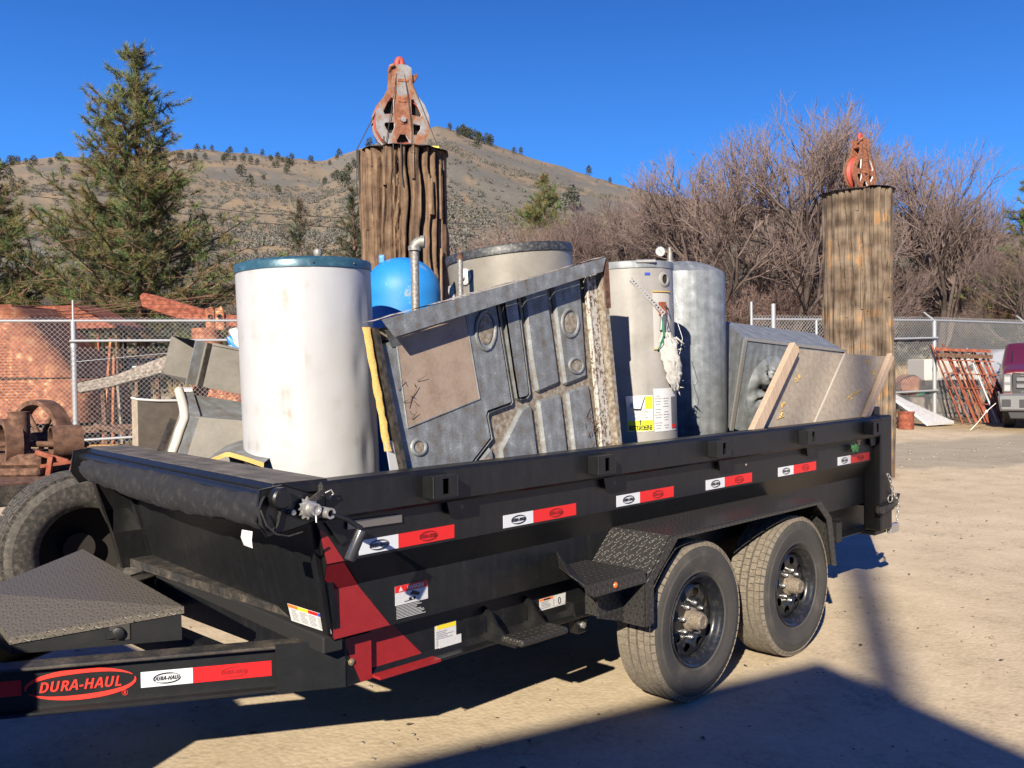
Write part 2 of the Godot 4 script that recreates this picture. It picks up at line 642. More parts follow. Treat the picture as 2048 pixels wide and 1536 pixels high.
	mat("dark_lid", Color.WHITE, 0.5, 0.3, tint(patches, [[0.0, L(0.02, 0.022, 0.024)], [0.6, L(0.045, 0.05, 0.055)], [1.0, L(0.16, 0.15, 0.13)]]), 0.25)
	mat("grey_enamel", Color.WHITE, 0.4, 0.0, tint(blend([big, vstreak, fine], [0.5, 0.25, 0.25], 1.5), [[0.0, L(0.207, 0.196, 0.178)], [0.5, L(0.259, 0.249, 0.227)], [1.0, L(0.296, 0.286, 0.264)]]), 1.1, soft_n, 0.10)
	var spangle := blend([cells, mid, fine], [0.35, 0.4, 0.25], 1.7)
	mat("galvanized", Color.WHITE, 0.55, 0.25, tint(blend([mid, vstreak, speck], [0.45, 0.3, 0.25], 1.8), [[0.0, L(0.10, 0.112, 0.12)], [0.4, L(0.165, 0.182, 0.194)], [0.75, L(0.225, 0.247, 0.262)], [1.0, L(0.34, 0.36, 0.37)]]), 0.8, rough_n, 0.15)
	mat("galv_old", Color.WHITE, 0.55, 0.2, tint(blend([mid, speck, vstreak], [0.42, 0.33, 0.25], 1.9), [[0.0, L(0.12, 0.088, 0.055)], [0.16, L(0.145, 0.132, 0.112)], [0.3, L(0.14, 0.148, 0.148)], [0.6, L(0.182, 0.194, 0.197)], [0.85, L(0.235, 0.25, 0.252)], [1.0, L(0.34, 0.355, 0.355)]]), 0.8, rough_n, 0.3)
	mat("galv_channel", Color.WHITE, 0.75, 0.15, tint(patches, [[0.0, L(0.13, 0.095, 0.06)], [0.5, L(0.225, 0.19, 0.145)], [1.0, L(0.30, 0.29, 0.26)]]), 0.3, rough_n, 0.3)
	mat("panel_brown", Color.WHITE, 0.6, 0.0, tint(blend([big, fine, speck], [0.5, 0.3, 0.2], 1.5), [[0.0, L(0.185, 0.132, 0.092)], [0.5, L(0.273, 0.207, 0.154)], [1.0, L(0.317, 0.251, 0.194)]]), 0.7, rough_n, 0.1)
	mat("peeling_white", Color.WHITE, 0.7, 0.1, tint(blend([mid, fine, vgrain], [0.4, 0.3, 0.3], 2.2), [[0.0, L(0.043, 0.025, 0.017)], [0.28, L(0.136, 0.085, 0.051)], [0.4, L(0.383, 0.365, 0.323)], [1.0, L(0.493, 0.476, 0.433)]]), 0.35, rough_n, 0.3)
	mat("yellow_foam", Color.WHITE, 0.95, 0.0, tint(blend([fine, speck], [0.6, 0.4], 1.6), [[0.0, L(0.272, 0.162, 0.043)], [0.5, L(0.468, 0.315, 0.093)], [1.0, L(0.552, 0.425, 0.170)]]), 0.2, rough_n, 0.8)
	mat("fluff_white", Color.WHITE, 0.95, 0.0, tint(fine, [[0.0, L(0.310, 0.304, 0.285)], [1.0, L(0.484, 0.477, 0.459)]]), 0.15, rough_n, 0.7)
	mat("paper", L(0.490, 0.483, 0.469), 0.8)
	mat("duct_taupe", Color.WHITE, 0.72, 0.05, tint(blend([big, fine, mid], [0.5, 0.25, 0.25], 1.5), [[0.0, L(0.102, 0.093, 0.079)], [0.6, L(0.149, 0.139, 0.119)], [1.0, L(0.187, 0.177, 0.155)]]), 0.6, soft_n, 0.08)
	mat("cabinet_taupe", Color.WHITE, 0.5, 0.1, tint(patches, [[0.0, L(0.093, 0.078, 0.064)], [1.0, L(0.128, 0.109, 0.091)]]), 0.6)
	mat("duct_board", Color.WHITE, 0.7, 0.1, tint(blend([mid, fine, speck], [0.4, 0.4, 0.2], 1.4), [[0.0, L(0.20, 0.155, 0.11)], [0.5, L(0.32, 0.27, 0.205)], [1.0, L(0.40, 0.35, 0.28)]]), 0.5, soft_n, 0.12)
	mat("pine_lumber", Color.WHITE, 0.8, 0.0, tint(blend([vgrain, fine], [0.7, 0.3], 1.3), [[0.0, L(0.306, 0.212, 0.136)], [0.6, L(0.425, 0.323, 0.230)], [1.0, L(0.493, 0.399, 0.306)]]), 0.4)
	mat("white_tape", L(0.465, 0.427, 0.367), 0.9)
	mat("blue_plastic", L(0.01, 0.16, 0.62), 0.4)
	mat("pipe_galv", Color.WHITE, 0.55, 0.4, tint(patches, [[0.0, L(0.14, 0.13, 0.115)], [0.6, L(0.24, 0.235, 0.22)], [1.0, L(0.36, 0.355, 0.34)]]), 0.15)
	mat("gauge_white", L(0.30, 0.30, 0.29), 0.4)
	mat("brass", L(0.45, 0.36, 0.2), 0.4, 0.7)
	mat("wire_green", L(0.02, 0.16, 0.08), 0.5)

	# posts and pulley blocks
	mat("old_wood", Color.WHITE, 0.92, 0.0, tint(blend([vgrain, vgrain2, mid], [0.45, 0.3, 0.25], 1.9), [[0.0, L(0.020, 0.012, 0.007)], [0.3, L(0.078, 0.046, 0.027)], [0.55, L(0.143, 0.090, 0.053)], [0.8, L(0.212, 0.145, 0.092)], [1.0, L(0.331, 0.230, 0.138)]]), 1.6, grain_n, 1.0)
	mat("grey_wood", Color.WHITE, 0.92, 0.0, tint(blend([big, vgrain, mid], [0.42, 0.3, 0.28], 2.5), [[0.0, L(0.025, 0.017, 0.011)], [0.2, L(0.07, 0.047, 0.030)], [0.45, L(0.115, 0.083, 0.056)], [0.7, L(0.155, 0.122, 0.088)], [0.84, L(0.19, 0.135, 0.085)], [1.0, L(0.30, 0.165, 0.07)]]), 2.4, grain_n, 0.9)
	mat("wood_end", L(0.10, 0.07, 0.045), 0.9)
	mat("tin_cap", Color.WHITE, 0.6, 0.3, tint(patches, [[0.0, L(0.018, 0.015, 0.012)], [1.0, L(0.07, 0.06, 0.05)]]), 0.4)
	var iron := mat("block_iron", Color.WHITE, 0.7, 0.1, tint(blend([big, mid, fine], [0.5, 0.3, 0.2], 2.2), [[0.0, L(0.12, 0.042, 0.022)], [0.35, L(0.20, 0.075, 0.038)], [0.55, L(0.24, 0.12, 0.07)], [0.68, L(0.20, 0.175, 0.16)], [1.0, L(0.24, 0.25, 0.27)]]), 1.9, rough_n, 0.35)
	iron.uv1_offset = Vector3(0.3, 0.1, 0.2)
	mat("block_rust", Color.WHITE, 0.8, 0.1, tint(patches, [[0.0, L(0.13, 0.045, 0.022)], [0.5, L(0.24, 0.085, 0.04)], [1.0, L(0.31, 0.16, 0.10)]]), 0.5, rough_n, 0.4)
	mat("red_lead", Color.WHITE, 0.6, 0.0, tint(patches, [[0.0, L(0.255, 0.038, 0.025)], [1.0, L(0.383, 0.064, 0.043)]]), 0.4)
	mat("cable_dark", L(0.03, 0.025, 0.022), 0.7)
	mat("yellow_thing", L(0.55, 0.42, 0.08), 0.7)

	# yard
	mat("fence_zinc", L(0.320, 0.336, 0.352), 0.5, 0.3)
	mat("fence_wire", L(0.357, 0.365, 0.365), 0.5, 0.2)
	mat("rust_wire", L(0.10, 0.05, 0.03), 0.8, 0.2)
	mat("rust_orange", Color.WHITE, 0.85, 0.05, tint(blend([mid, fine, big], [0.4, 0.3, 0.3], 2.1), [[0.0, L(0.085, 0.027, 0.015)], [0.35, L(0.204, 0.068, 0.034)], [0.65, L(0.289, 0.106, 0.053)], [0.85, L(0.391, 0.212, 0.102)], [1.0, L(0.510, 0.374, 0.221)]]), 1.5, rough_n, 0.5)
	mat("rust_red", Color.WHITE, 0.85, 0.05, tint(patches, [[0.0, L(0.102, 0.025, 0.014)], [0.5, L(0.204, 0.053, 0.027)], [1.0, L(0.281, 0.098, 0.055)]]), 1.2, rough_n, 0.4)
	mat("rust_brown", Color.WHITE, 0.85, 0.1, tint(patches, [[0.0, L(0.045, 0.024, 0.015)], [0.5, L(0.115, 0.058, 0.036)], [1.0, L(0.19, 0.105, 0.068)]]), 0.6, rough_n, 0.5)
	mat("scrap_grey", Color.WHITE, 0.8, 0.2, tint(patches, [[0.0, L(0.10, 0.075, 0.055)], [0.6, L(0.22, 0.19, 0.16)], [1.0, L(0.34, 0.31, 0.27)]]), 0.9, rough_n, 0.3)
	mat("soot", L(0.018, 0.015, 0.013), 0.9)
	mat("pallet_wood", Color.WHITE, 0.9, 0.0, tint(blend([vgrain, fine], [0.6, 0.4], 1.5), [[0.0, L(0.20, 0.10, 0.04)], [1.0, L(0.48, 0.30, 0.13)]]), 0.6)
	mat("white_sheet", Color.WHITE, 0.5, 0.2, tint(patches, [[0.0, L(0.336, 0.336, 0.336)], [1.0, L(0.480, 0.480, 0.488)]]), 0.8)
	mat("cream_metal", L(0.496, 0.472, 0.416), 0.6)
	mat("truck_red", L(0.10, 0.008, 0.014), 0.25)
	(M["truck_red"] as StandardMaterial3D).clearcoat_enabled = true
	mat("truck_dark", L(0.018, 0.019, 0.021), 0.4)
	mat("truck_grey", L(0.16, 0.165, 0.17), 0.35, 0.4)
	mat("silver_paint", L(0.42, 0.44, 0.47), 0.3, 0.4)
	mat("lamp_clear", L(0.6, 0.6, 0.6), 0.1, 0.5)
	mat("pane_dark", L(0.012, 0.015, 0.02), 0.05)
	mat("plate_white", L(0.7, 0.7, 0.7), 0.5)
	mat("shed_wall", Color.WHITE, 0.6, 0.1, tint(patches, [[0.0, L(0.22, 0.22, 0.21)], [1.0, L(0.32, 0.32, 0.31)]]), 1.5)
	mat("green_hose", L(0.03, 0.16, 0.09), 0.6)

	# plants
	mat("pine_bark", Color.WHITE, 0.95, 0.0, tint(blend([vgrain2, mid], [0.6, 0.4], 1.8), [[0.0, L(0.05, 0.03, 0.02)], [0.6, L(0.16, 0.09, 0.055)], [1.0, L(0.26, 0.16, 0.10)]]), 1.0, grain_n, 0.8)
	vmat("needles", 0.75)
	vmat("bare_wood", 0.9)
	vmat("brush", 0.9)
	(M["needles"] as StandardMaterial3D).backlight_enabled = true
	(M["needles"] as StandardMaterial3D).backlight = Color(0.12, 0.14, 0.04)
	bold = SystemFont.new()


# ---------------------------------------------------------------- land
const RIDGE := [[-180.0, 0.03], [-60.0, 0.03], [-12.0, 0.05], [3.56, 0.0711], [11.08, 0.0940], [16.62, 0.1114], [22.69, 0.1322], [27.46, 0.1474], [32.21, 0.1596], [35.67, 0.1700], [38.02, 0.1809], [40.09, 0.1934], [41.87, 0.2047], [43.66, 0.2147], [45.45, 0.2245], [47.23, 0.2362], [48.27, 0.2435], [49.22, 0.2476], [50.50, 0.2412], [51.99, 0.2331], [53.46, 0.2244], [54.64, 0.2173], [56.09, 0.2090], [58.38, 0.2123], [60.61, 0.2152], [63.08, 0.2160], [65.48, 0.2095], [68.06, 0.2002], [69.81, 0.2017], [71.51, 0.1956], [72.94, 0.1889], [76.33, 0.1804], [81.46, 0.1783], [86.84, 0.1621], [110.0, 0.06], [180.0, 0.03]]
const YARD_R := 27.0
var hill_noise := FastNoiseLite.new()


func ridge_slope(az: float) -> float:
	for i in RIDGE.size() - 1:
		if az <= RIDGE[i + 1][0]:
			var t: float = (az - RIDGE[i][0]) / (RIDGE[i + 1][0] - RIDGE[i][0])
			return lerpf(RIDGE[i][1], RIDGE[i + 1][1], t)
	return 0.03


func ridge_dist(az: float) -> float:
	var near_hill := exp(-pow((az - 46.0) / 9.0, 2.0))
	return lerpf(lerpf(300.0, 520.0, smoothstep(35.0, 62.0, az)), 380.0, near_hill)


# height of the land at a bearing (degrees from +x towards -z) and distance from the yard's middle
func land_y(az: float, d: float) -> float:
	if d <= YARD_R:
		return -0.06
	var dr := ridge_dist(az)
	var top := ridge_slope(az) * dr + CAMERA_AT.y
	var t := (d - YARD_R) / (dr - YARD_R)
	var a := deg_to_rad(az)
	var x := cos(a) * d
	var z := -sin(a) * d
	if t <= 1.0:
		var gully := hill_noise.get_noise_2d(x * 0.8, z * 0.8) * 7.0 * t * (1.0 - t) * 4.0 * clampf(d / 250.0, 0.0, 1.0)
		var lumps := hill_noise.get_noise_2d(x * 7.0, z * 7.0) * 0.5 * clampf((d - YARD_R) / 20.0, 0, 1) * (1.0 - t * 0.6)
		return top * pow(t, 1.2) + gully + lumps - 0.06
	var over := (d - dr)
	return maxf(top - over * 0.25, 2.0)


func land_point(az: float, d: float) -> Vector3:
	var a := deg_to_rad(az)
	return Vector3(CAMERA_AT.x + cos(a) * d, land_y(az, d), CAMERA_AT.z - sin(a) * d)


func build_terrain() -> void:
	hill_noise.seed = 21
	hill_noise.frequency = 0.009
	hill_noise.fractal_octaves = 4
	var n2 := FastNoiseLite.new()
	n2.seed = 5
	n2.frequency = 0.02
	n2.fractal_octaves = 4
	# yard: a sheet of packed dirt with slight unevenness, finer where it is seen closely
	var ticks := []
	var t := -34.0
	while t < 34.0:
		ticks.append(t)
		t += 0.16 if absf(t) < 6.0 else (0.5 if absf(t) < 14.0 else 1.5)
	ticks.append(34.0)
	var mb := MB.new()
	mb.colored = true
	var m := ticks.size()
	var pts := PackedVector3Array()
	var cols := PackedColorArray()
	var bumps := FastNoiseLite.new()
	bumps.seed = 9
	bumps.frequency = 0.55
	bumps.fractal_octaves = 3
	for r in m:
		for k in m:
			var x: float = ticks[k] + 4.0
			var z: float = -ticks[r] - 0.5
			var y := bumps.get_noise_2d(x, z) * 0.014 - 0.004
			pts.append(Vector3(x, y, z))
			# strip of grey gravel laid along the right-hand fence, weeds and leaf mould under both fences; ragged edges
			var wob := n2.get_noise_2d(x * 6.0, z * 6.0)
			var to_fence := (x - 22.0) * -0.40 + (z + 6.0) * 0.92
			var gravel := smoothstep(-0.25, 0.25, 5.6 - absf(to_fence - 4.6) * 1.6 + wob * 4.0 - 3.6) * smoothstep(9.0, 13.0, x)
			var mould := smoothstep(-0.2, 0.4, wob * 5.0 - 0.6 - to_fence)
			var cc := Color(1, 1, 1).lerp(Color(0.66, 0.70, 0.74), gravel)
			cc = cc.lerp(Color(0.66, 0.60, 0.46), mould)
			var blot := n2.get_noise_2d(x * 14.0 + 50.0, z * 14.0)
			cc = cc * (1.0 + clampf(blot, -0.5, 0.5) * 0.16)
			cols.append(cc)
	for r in m - 1:
		for k in m - 1:
			var ids := [r * m + k, r * m + k + 1, (r + 1) * m + k + 1, (r + 1) * m + k]
			for tri_ids in [[0, 2, 1], [0, 3, 2]]:
				for i in tri_ids:
					mb.v.append(pts[ids[i]])
					mb.n.append(Vector3.UP)
					mb.c.append(cols[ids[i]])
	(M["dirt"] as StandardMaterial3D).vertex_color_use_as_albedo = true
	var yard := setting("ground", mb, M["dirt"])
	yard.set_meta("label", "packed tan dirt of the yard")
	# hills all round
	var azs := []
	var az := -180.0
	while az < 180.0:
		azs.append(az)
		az += 0.3 if az >= 12.0 and az < 78.0 else 4.0
	azs.append(180.0)
	var ds := []
	var d := 24.0
	while d < 620.0:
		ds.append(d)
		d *= 1.028
	ds.append(620.0)
	ds.append(900.0)
	ds.append(1500.0)
	var cols_n := azs.size()
	var hp := PackedVector3Array()
	var hc := PackedColorArray()
	for dd in ds:
		for aa in azs:
			var p := land_point(aa, dd)
			hp.append(p)
			var grass := Color(0.205, 0.163, 0.108)
			var sage := Color(0.120, 0.122, 0.105)
			var s1 := n2.get_noise_2d(p.x * 0.55, p.z * 0.55)
			var s2 := n2.get_noise_2d(p.x * 3.0 + 90.0, p.z * 3.0)
			# patches of sagebrush with edges of their own over tan grass, and a few strips of bare ochre soil
			var k := smoothstep(-0.02, 0.10, s1 + s2 * 0.5 - 0.12)
			var cc := grass.lerp(sage, k * 0.7)
			cc = cc.lerp(Color(0.235, 0.17, 0.10), smoothstep(0.26, 0.34, s2 - s1 * 0.4))
			hc.append(cc * (1.0 + s2 * 0.25))
	var hb := MB.new()
	hb.colored = true
	var nn := PackedVector3Array()
	nn.resize(hp.size())
	for r in ds.size():
		for k in cols_n:
			var du := hp[r * cols_n + mini(k + 1, cols_n - 1)] - hp[r * cols_n + maxi(k - 1, 0)]
			var dv := hp[mini(r + 1, ds.size() - 1) * cols_n + k] - hp[maxi(r - 1, 0) * cols_n + k]
			var w := du.cross(dv).normalized()
			nn[r * cols_n + k] = w if w.y > 0 else -w
	for r in ds.size() - 1:
		for k in cols_n - 1:
			var ids := [r * cols_n + k, r * cols_n + k + 1, (r + 1) * cols_n + k + 1, (r + 1) * cols_n + k]
			for tri_ids in [[0, 1, 2], [0, 2, 3]]:
				for i in tri_ids:
					hb.v.append(hp[ids[i]])
					hb.n.append(nn[ids[i]])
					hb.c.append(hc[ids[i]])
	var hills := setting("hills", hb, M["terrain"])
	hills.set_meta("label", "dry grassy hills behind the yard")


# closed workshop behind the viewer and a utility pole: both stand outside the picture and throw the shade at its bottom
func build_shed_and_pole() -> void:
	var corner := Vector3(-4.80, 0, 5.19)
	var e1 := Vector3(-0.964, 0, -0.263) * 8.5
	var e2 := Vector3(-0.416, 0, 0.909) * 14.0
	var t := thing("workshop", "large flat roofed metal workshop across the yard from the dump trailer", "building", corner + (e1 + e2) * 0.5)
	var up := Vector3.UP
	var mb := MB.new()
	var lo := []
	var hi := []
	for p in [corner, corner + e2, corner + e1 + e2, corner + e1]:
		lo.append(p + up * 4.8)
		hi.append(p + up * 5.0)
	mb.loft(lo, hi)
	wpart("roof", mb, M["shed_wall"], t)
	var q := []
	for f in [Vector2(0.03, 0.02), Vector2(0.03, 0.98), Vector2(0.97, 0.98), Vector2(0.97, 0.02)]:
		q.append(corner + e1 * f.x + e2 * f.y)
	for k in 4:
		wpart("wall", MB.new().beam(q[k] + up * 2.4, q[(k + 1) % 4] + up * 2.4, 0.12, 4.79), M["shed_wall"], t)
	var d0: Vector3 = q[0].lerp(q[1], 0.35)
	var d1: Vector3 = q[0].lerp(q[1], 0.60)
	wpart("roller_door", MB.new().beam(d0 + Vector3(0.07, 1.9, 0.03), d1 + Vector3(0.07, 1.9, 0.03), 0.06, 3.8), M["white_sheet"], t)
	var base := Vector3(-17.95, 0, 12.48)
	var u := thing("utility_pole", "tall wooden utility pole standing beyond the workshop", "utility pole", base)
	part("pole", MB.new().tube([Vector3.ZERO, Vector3(0, 17, 0)], 0.13, 0.09, 12), M["grey_wood"], u)
	part("crossarm", MB.new().bb(Vector3(-1.1, 15.9, 0.14), Vector3(1.1, 16.05, 0.25), 0.01), M["grey_wood"], u)


# pickup hitched to the trailer; it stands just outside the picture and shades the ground under the tongue
func build_tow_truck() -> void:
	var t := thing("tow_pickup", "dark grey pickup truck hitched to the dump trailer", "truck", Vector3(-3.3, 0, -1.06))
	var w := 0.94
	var prof := [Vector2(2.85, 0.62), Vector2(2.86, 1.30), Vector2(0.75, 1.32), Vector2(0.62, 1.95), Vector2(-0.9, 1.95), Vector2(-1.5, 1.40), Vector2(-2.75, 1.28), Vector2(-2.85, 0.62)]
	part("body", car_shell(prof, w, 0.22, 1.4), M["truck_grey"], t)
	part("bumper", MB.new().bb(Vector3(2.86, 0.50, -0.92), Vector3(3.02, 0.70, 0.92), 0.03), M["chrome"], t)
	part("hitch_bar", MB.new().bb(Vector3(2.86, 0.38, -0.05), Vector3(3.40, 0.46, 0.05), 0.01), M["truck_dark"], t)
	part("side_window", MB.new().bb(Vector3(-0.85, 1.45, 0.79), Vector3(0.5, 1.85, 0.84), 0.01), M["pane_dark"], t)
	for x in [1.75, -1.85]:
		for z in [-0.78, 0.80]:
			car_wheel(t, Vector3(x, 0.40, z), 0.40)


# ---------------------------------------------------------------- dump trailer
var trailer: Node3D


func front_x(y: float) -> float:
	return 1.44 + (1.27 - y) * 0.235


# the bulkhead stands a little askew: its far end sits further back
func skew(z: float) -> float:
	return clampf(-z, 0.0, 2.2) * 0.082


func tape_band(p: Vector3, xdir: Vector3, up: Vector3, white_len: float, red_len: float, hgt: float) -> void:
	var h := holder("reflective_tape", trailer, face(p - trailer.position, xdir, up))
	var a := Transform3D()
	part("white_band", MB.new().prism([Vector2(0, 0), Vector2(white_len, 0), Vector2(white_len, hgt), Vector2(0, hgt)], a, 0.0015), M["tape_white"], h)
	part("red_band", MB.new().prism([Vector2(white_len, 0), Vector2(white_len + red_len, 0), Vector2(white_len + red_len, hgt), Vector2(white_len, hgt)], a, 0.0015), M["tape_red"], h)
	for s in [[white_len * 0.5, "ink"], [white_len + red_len * 0.52, "ink_red"]]:
		var o := Transform3D(Basis(), Vector3(s[0], hgt * 0.5, 0.0035))
		lettering("DURA-HAUL", hgt * 0.27, M[s[1]], h, o, 0.2, 700, 0.78)
		ring_oval(h, o, hgt * 0.84, hgt * 0.36, 0.05, M[s[1]])


# two crescents that make the oval swoosh around the lettering
func ring_oval(parent: Node3D, at: Transform3D, rx: float, ry: float, w: float, m: Material) -> void:
	for sg in [0.0, 1.0]:
		var outer := []
		var inner := []
		for k in 25:
			var a: float = lerpf(0.35, PI * 1.06, k / 24.0) + sg * PI
			var thick := sin(PI * clampf(k / 24.0, 0.0, 1.0) * 0.96 + 0.06)
			outer.append(Vector2(cos(a) * rx, sin(a) * ry))
			inner.push_front(Vector2(cos(a) * (rx - rx * w * 1.9 * thick - 0.0004), sin(a) * (ry - ry * w * 4.2 * thick - 0.0004)))
		var mb := MB.new().prism(outer + inner, Transform3D(Basis(), Vector3(0, 0, -0.0005)), 0.001)
		var o := part("swoosh", mb, m, parent)
		o.transform = at


func wheel_proto() -> Node3D:
	var w := Node3D.new()
	w.name = "wheel"
	var ax := Transform3D(Basis(Vector3.RIGHT, PI / 2), Vector3.ZERO)   # local y of a lathe becomes +z
	var prof := [Vector2(0.208, -0.08), Vector2(0.232, -0.098), Vector2(0.262, -0.112), Vector2(0.30, -0.1175), Vector2(0.335, -0.115), Vector2(0.362, -0.106), Vector2(0.377, -0.094), Vector2(0.381, -0.084), Vector2(0.383, 0.0), Vector2(0.381, 0.084), Vector2(0.377, 0.094), Vector2(0.362, 0.106), Vector2(0.335, 0.115), Vector2(0.325, 0.1155), Vector2(0.322, 0.1185), Vector2(0.312, 0.1185), Vector2(0.30, 0.1175), Vector2(0.262, 0.112), Vector2(0.244, 0.105), Vector2(0.240, 0.106), Vector2(0.232, 0.098), Vector2(0.208, 0.08)]
	var tyre := part("tyre", MB.new().lathe(prof, 72, ax), M["sidewall"], w)
	var tr := MB.new()
	var ribs := [[-0.080, 0.026, 58, 0.0], [-0.046, 0.030, 66, 0.5], [0.0, 0.034, 66, 0.0], [0.046, 0.030, 66, 0.5], [0.080, 0.026, 58, 0.3]]
	for rb in ribs:
		for k in rb[2]:
			var a: float = TAU * (k + rb[3]) / rb[2]
			var arc: float = TAU / rb[2] * 0.388
			var e := Vector3(cos(a), sin(a), 0)
			var tn := Vector3(-sin(a), cos(a), 0)
			var rad := 0.3845 if absf(rb[0]) < 0.06 else 0.3815
			tr.box(Transform3D(Basis(tn, Vector3(0, 0, 1), e), e * rad + Vector3(0, 0, rb[0])), Vector3(arc * 0.935, rb[1] + 0.003, 0.017), 0.0)
			if absf(rb[0]) > 0.06:
				var sg := signf(rb[0])
				tr.box(Transform3D(Basis(tn, Vector3(0, 0, 1), e) * Basis(Vector3.RIGHT, -sg * 0.9), e * 0.371 + Vector3(0, 0, sg * 0.0985)), Vector3(arc * 0.80, 0.021, 0.010), 0.0)
	part("tread", tr, M["tread"], tyre)
	var rim := part("rim", MB.new().lathe([Vector2(0.214, 0.088), Vector2(0.224, 0.094), Vector2(0.227, 0.101), Vector2(0.222, 0.106), Vector2(0.214, 0.102), Vector2(0.206, 0.094), Vector2(0.200, 0.082), Vector2(0.190, 0.078), Vector2(0.184, 0.066), Vector2(0.182, 0.045), Vector2(0.180, -0.09)], 56, ax), M["rim_black"], w)
	# disc with eight vents
	var disc := MB.new()
	disc.lathe([Vector2(0.183, 0.044), Vector2(0.176, 0.052), Vector2(0.158, 0.056)], 48, ax)
	disc.lathe([Vector2(0.116, 0.060), Vector2(0.106, 0.054), Vector2(0.0, 0.054)], 48, ax)
	for k in 8:
		var a0 := TAU * k / 8.0 + 0.21
		disc.lathe([Vector2(0.159, 0.056), Vector2(0.140, 0.061), Vector2(0.115, 0.060)], 6, ax, a0, a0 + 0.42)
		for s in [0, 1]:
			var b0 := a0 + (0.42 if s == 0 else -0.06)
			disc.lathe([Vector2(0.159, 0.056), Vector2(0.151, 0.059)], 2, ax, b0, b0 + 0.06)
			disc.lathe([Vector2(0.124, 0.060), Vector2(0.115, 0.060)], 2, ax, b0, b0 + 0.06)
	part("disc", disc, M["rim_black"], rim)
	for k in 8:
		var a := TAU * k / 8.0 + 0.1
		var p := Vector3(cos(a) * 0.0835, sin(a) * 0.0835, 0.054)
		part("lug_nut", MB.new().lathe([Vector2(0.0125, 0.0), Vector2(0.0125, 0.016), Vector2(0.008, 0.025), Vector2(0.0, 0.027)], 6, Transform3D(ax.basis, p)), M["chrome"], rim)
	part("hub", MB.new().lathe([Vector2(0.060, 0.054), Vector2(0.058, 0.066), Vector2(0.047, 0.072), Vector2(0.045, 0.112), Vector2(0.038, 0.117), Vector2(0.0375, 0.128), Vector2(0.033, 0.133), Vector2(0.020, 0.133), Vector2(0.019, 0.129), Vector2(0.0, 0.129)], 24, ax), M["hub_dust"], rim)
	return w


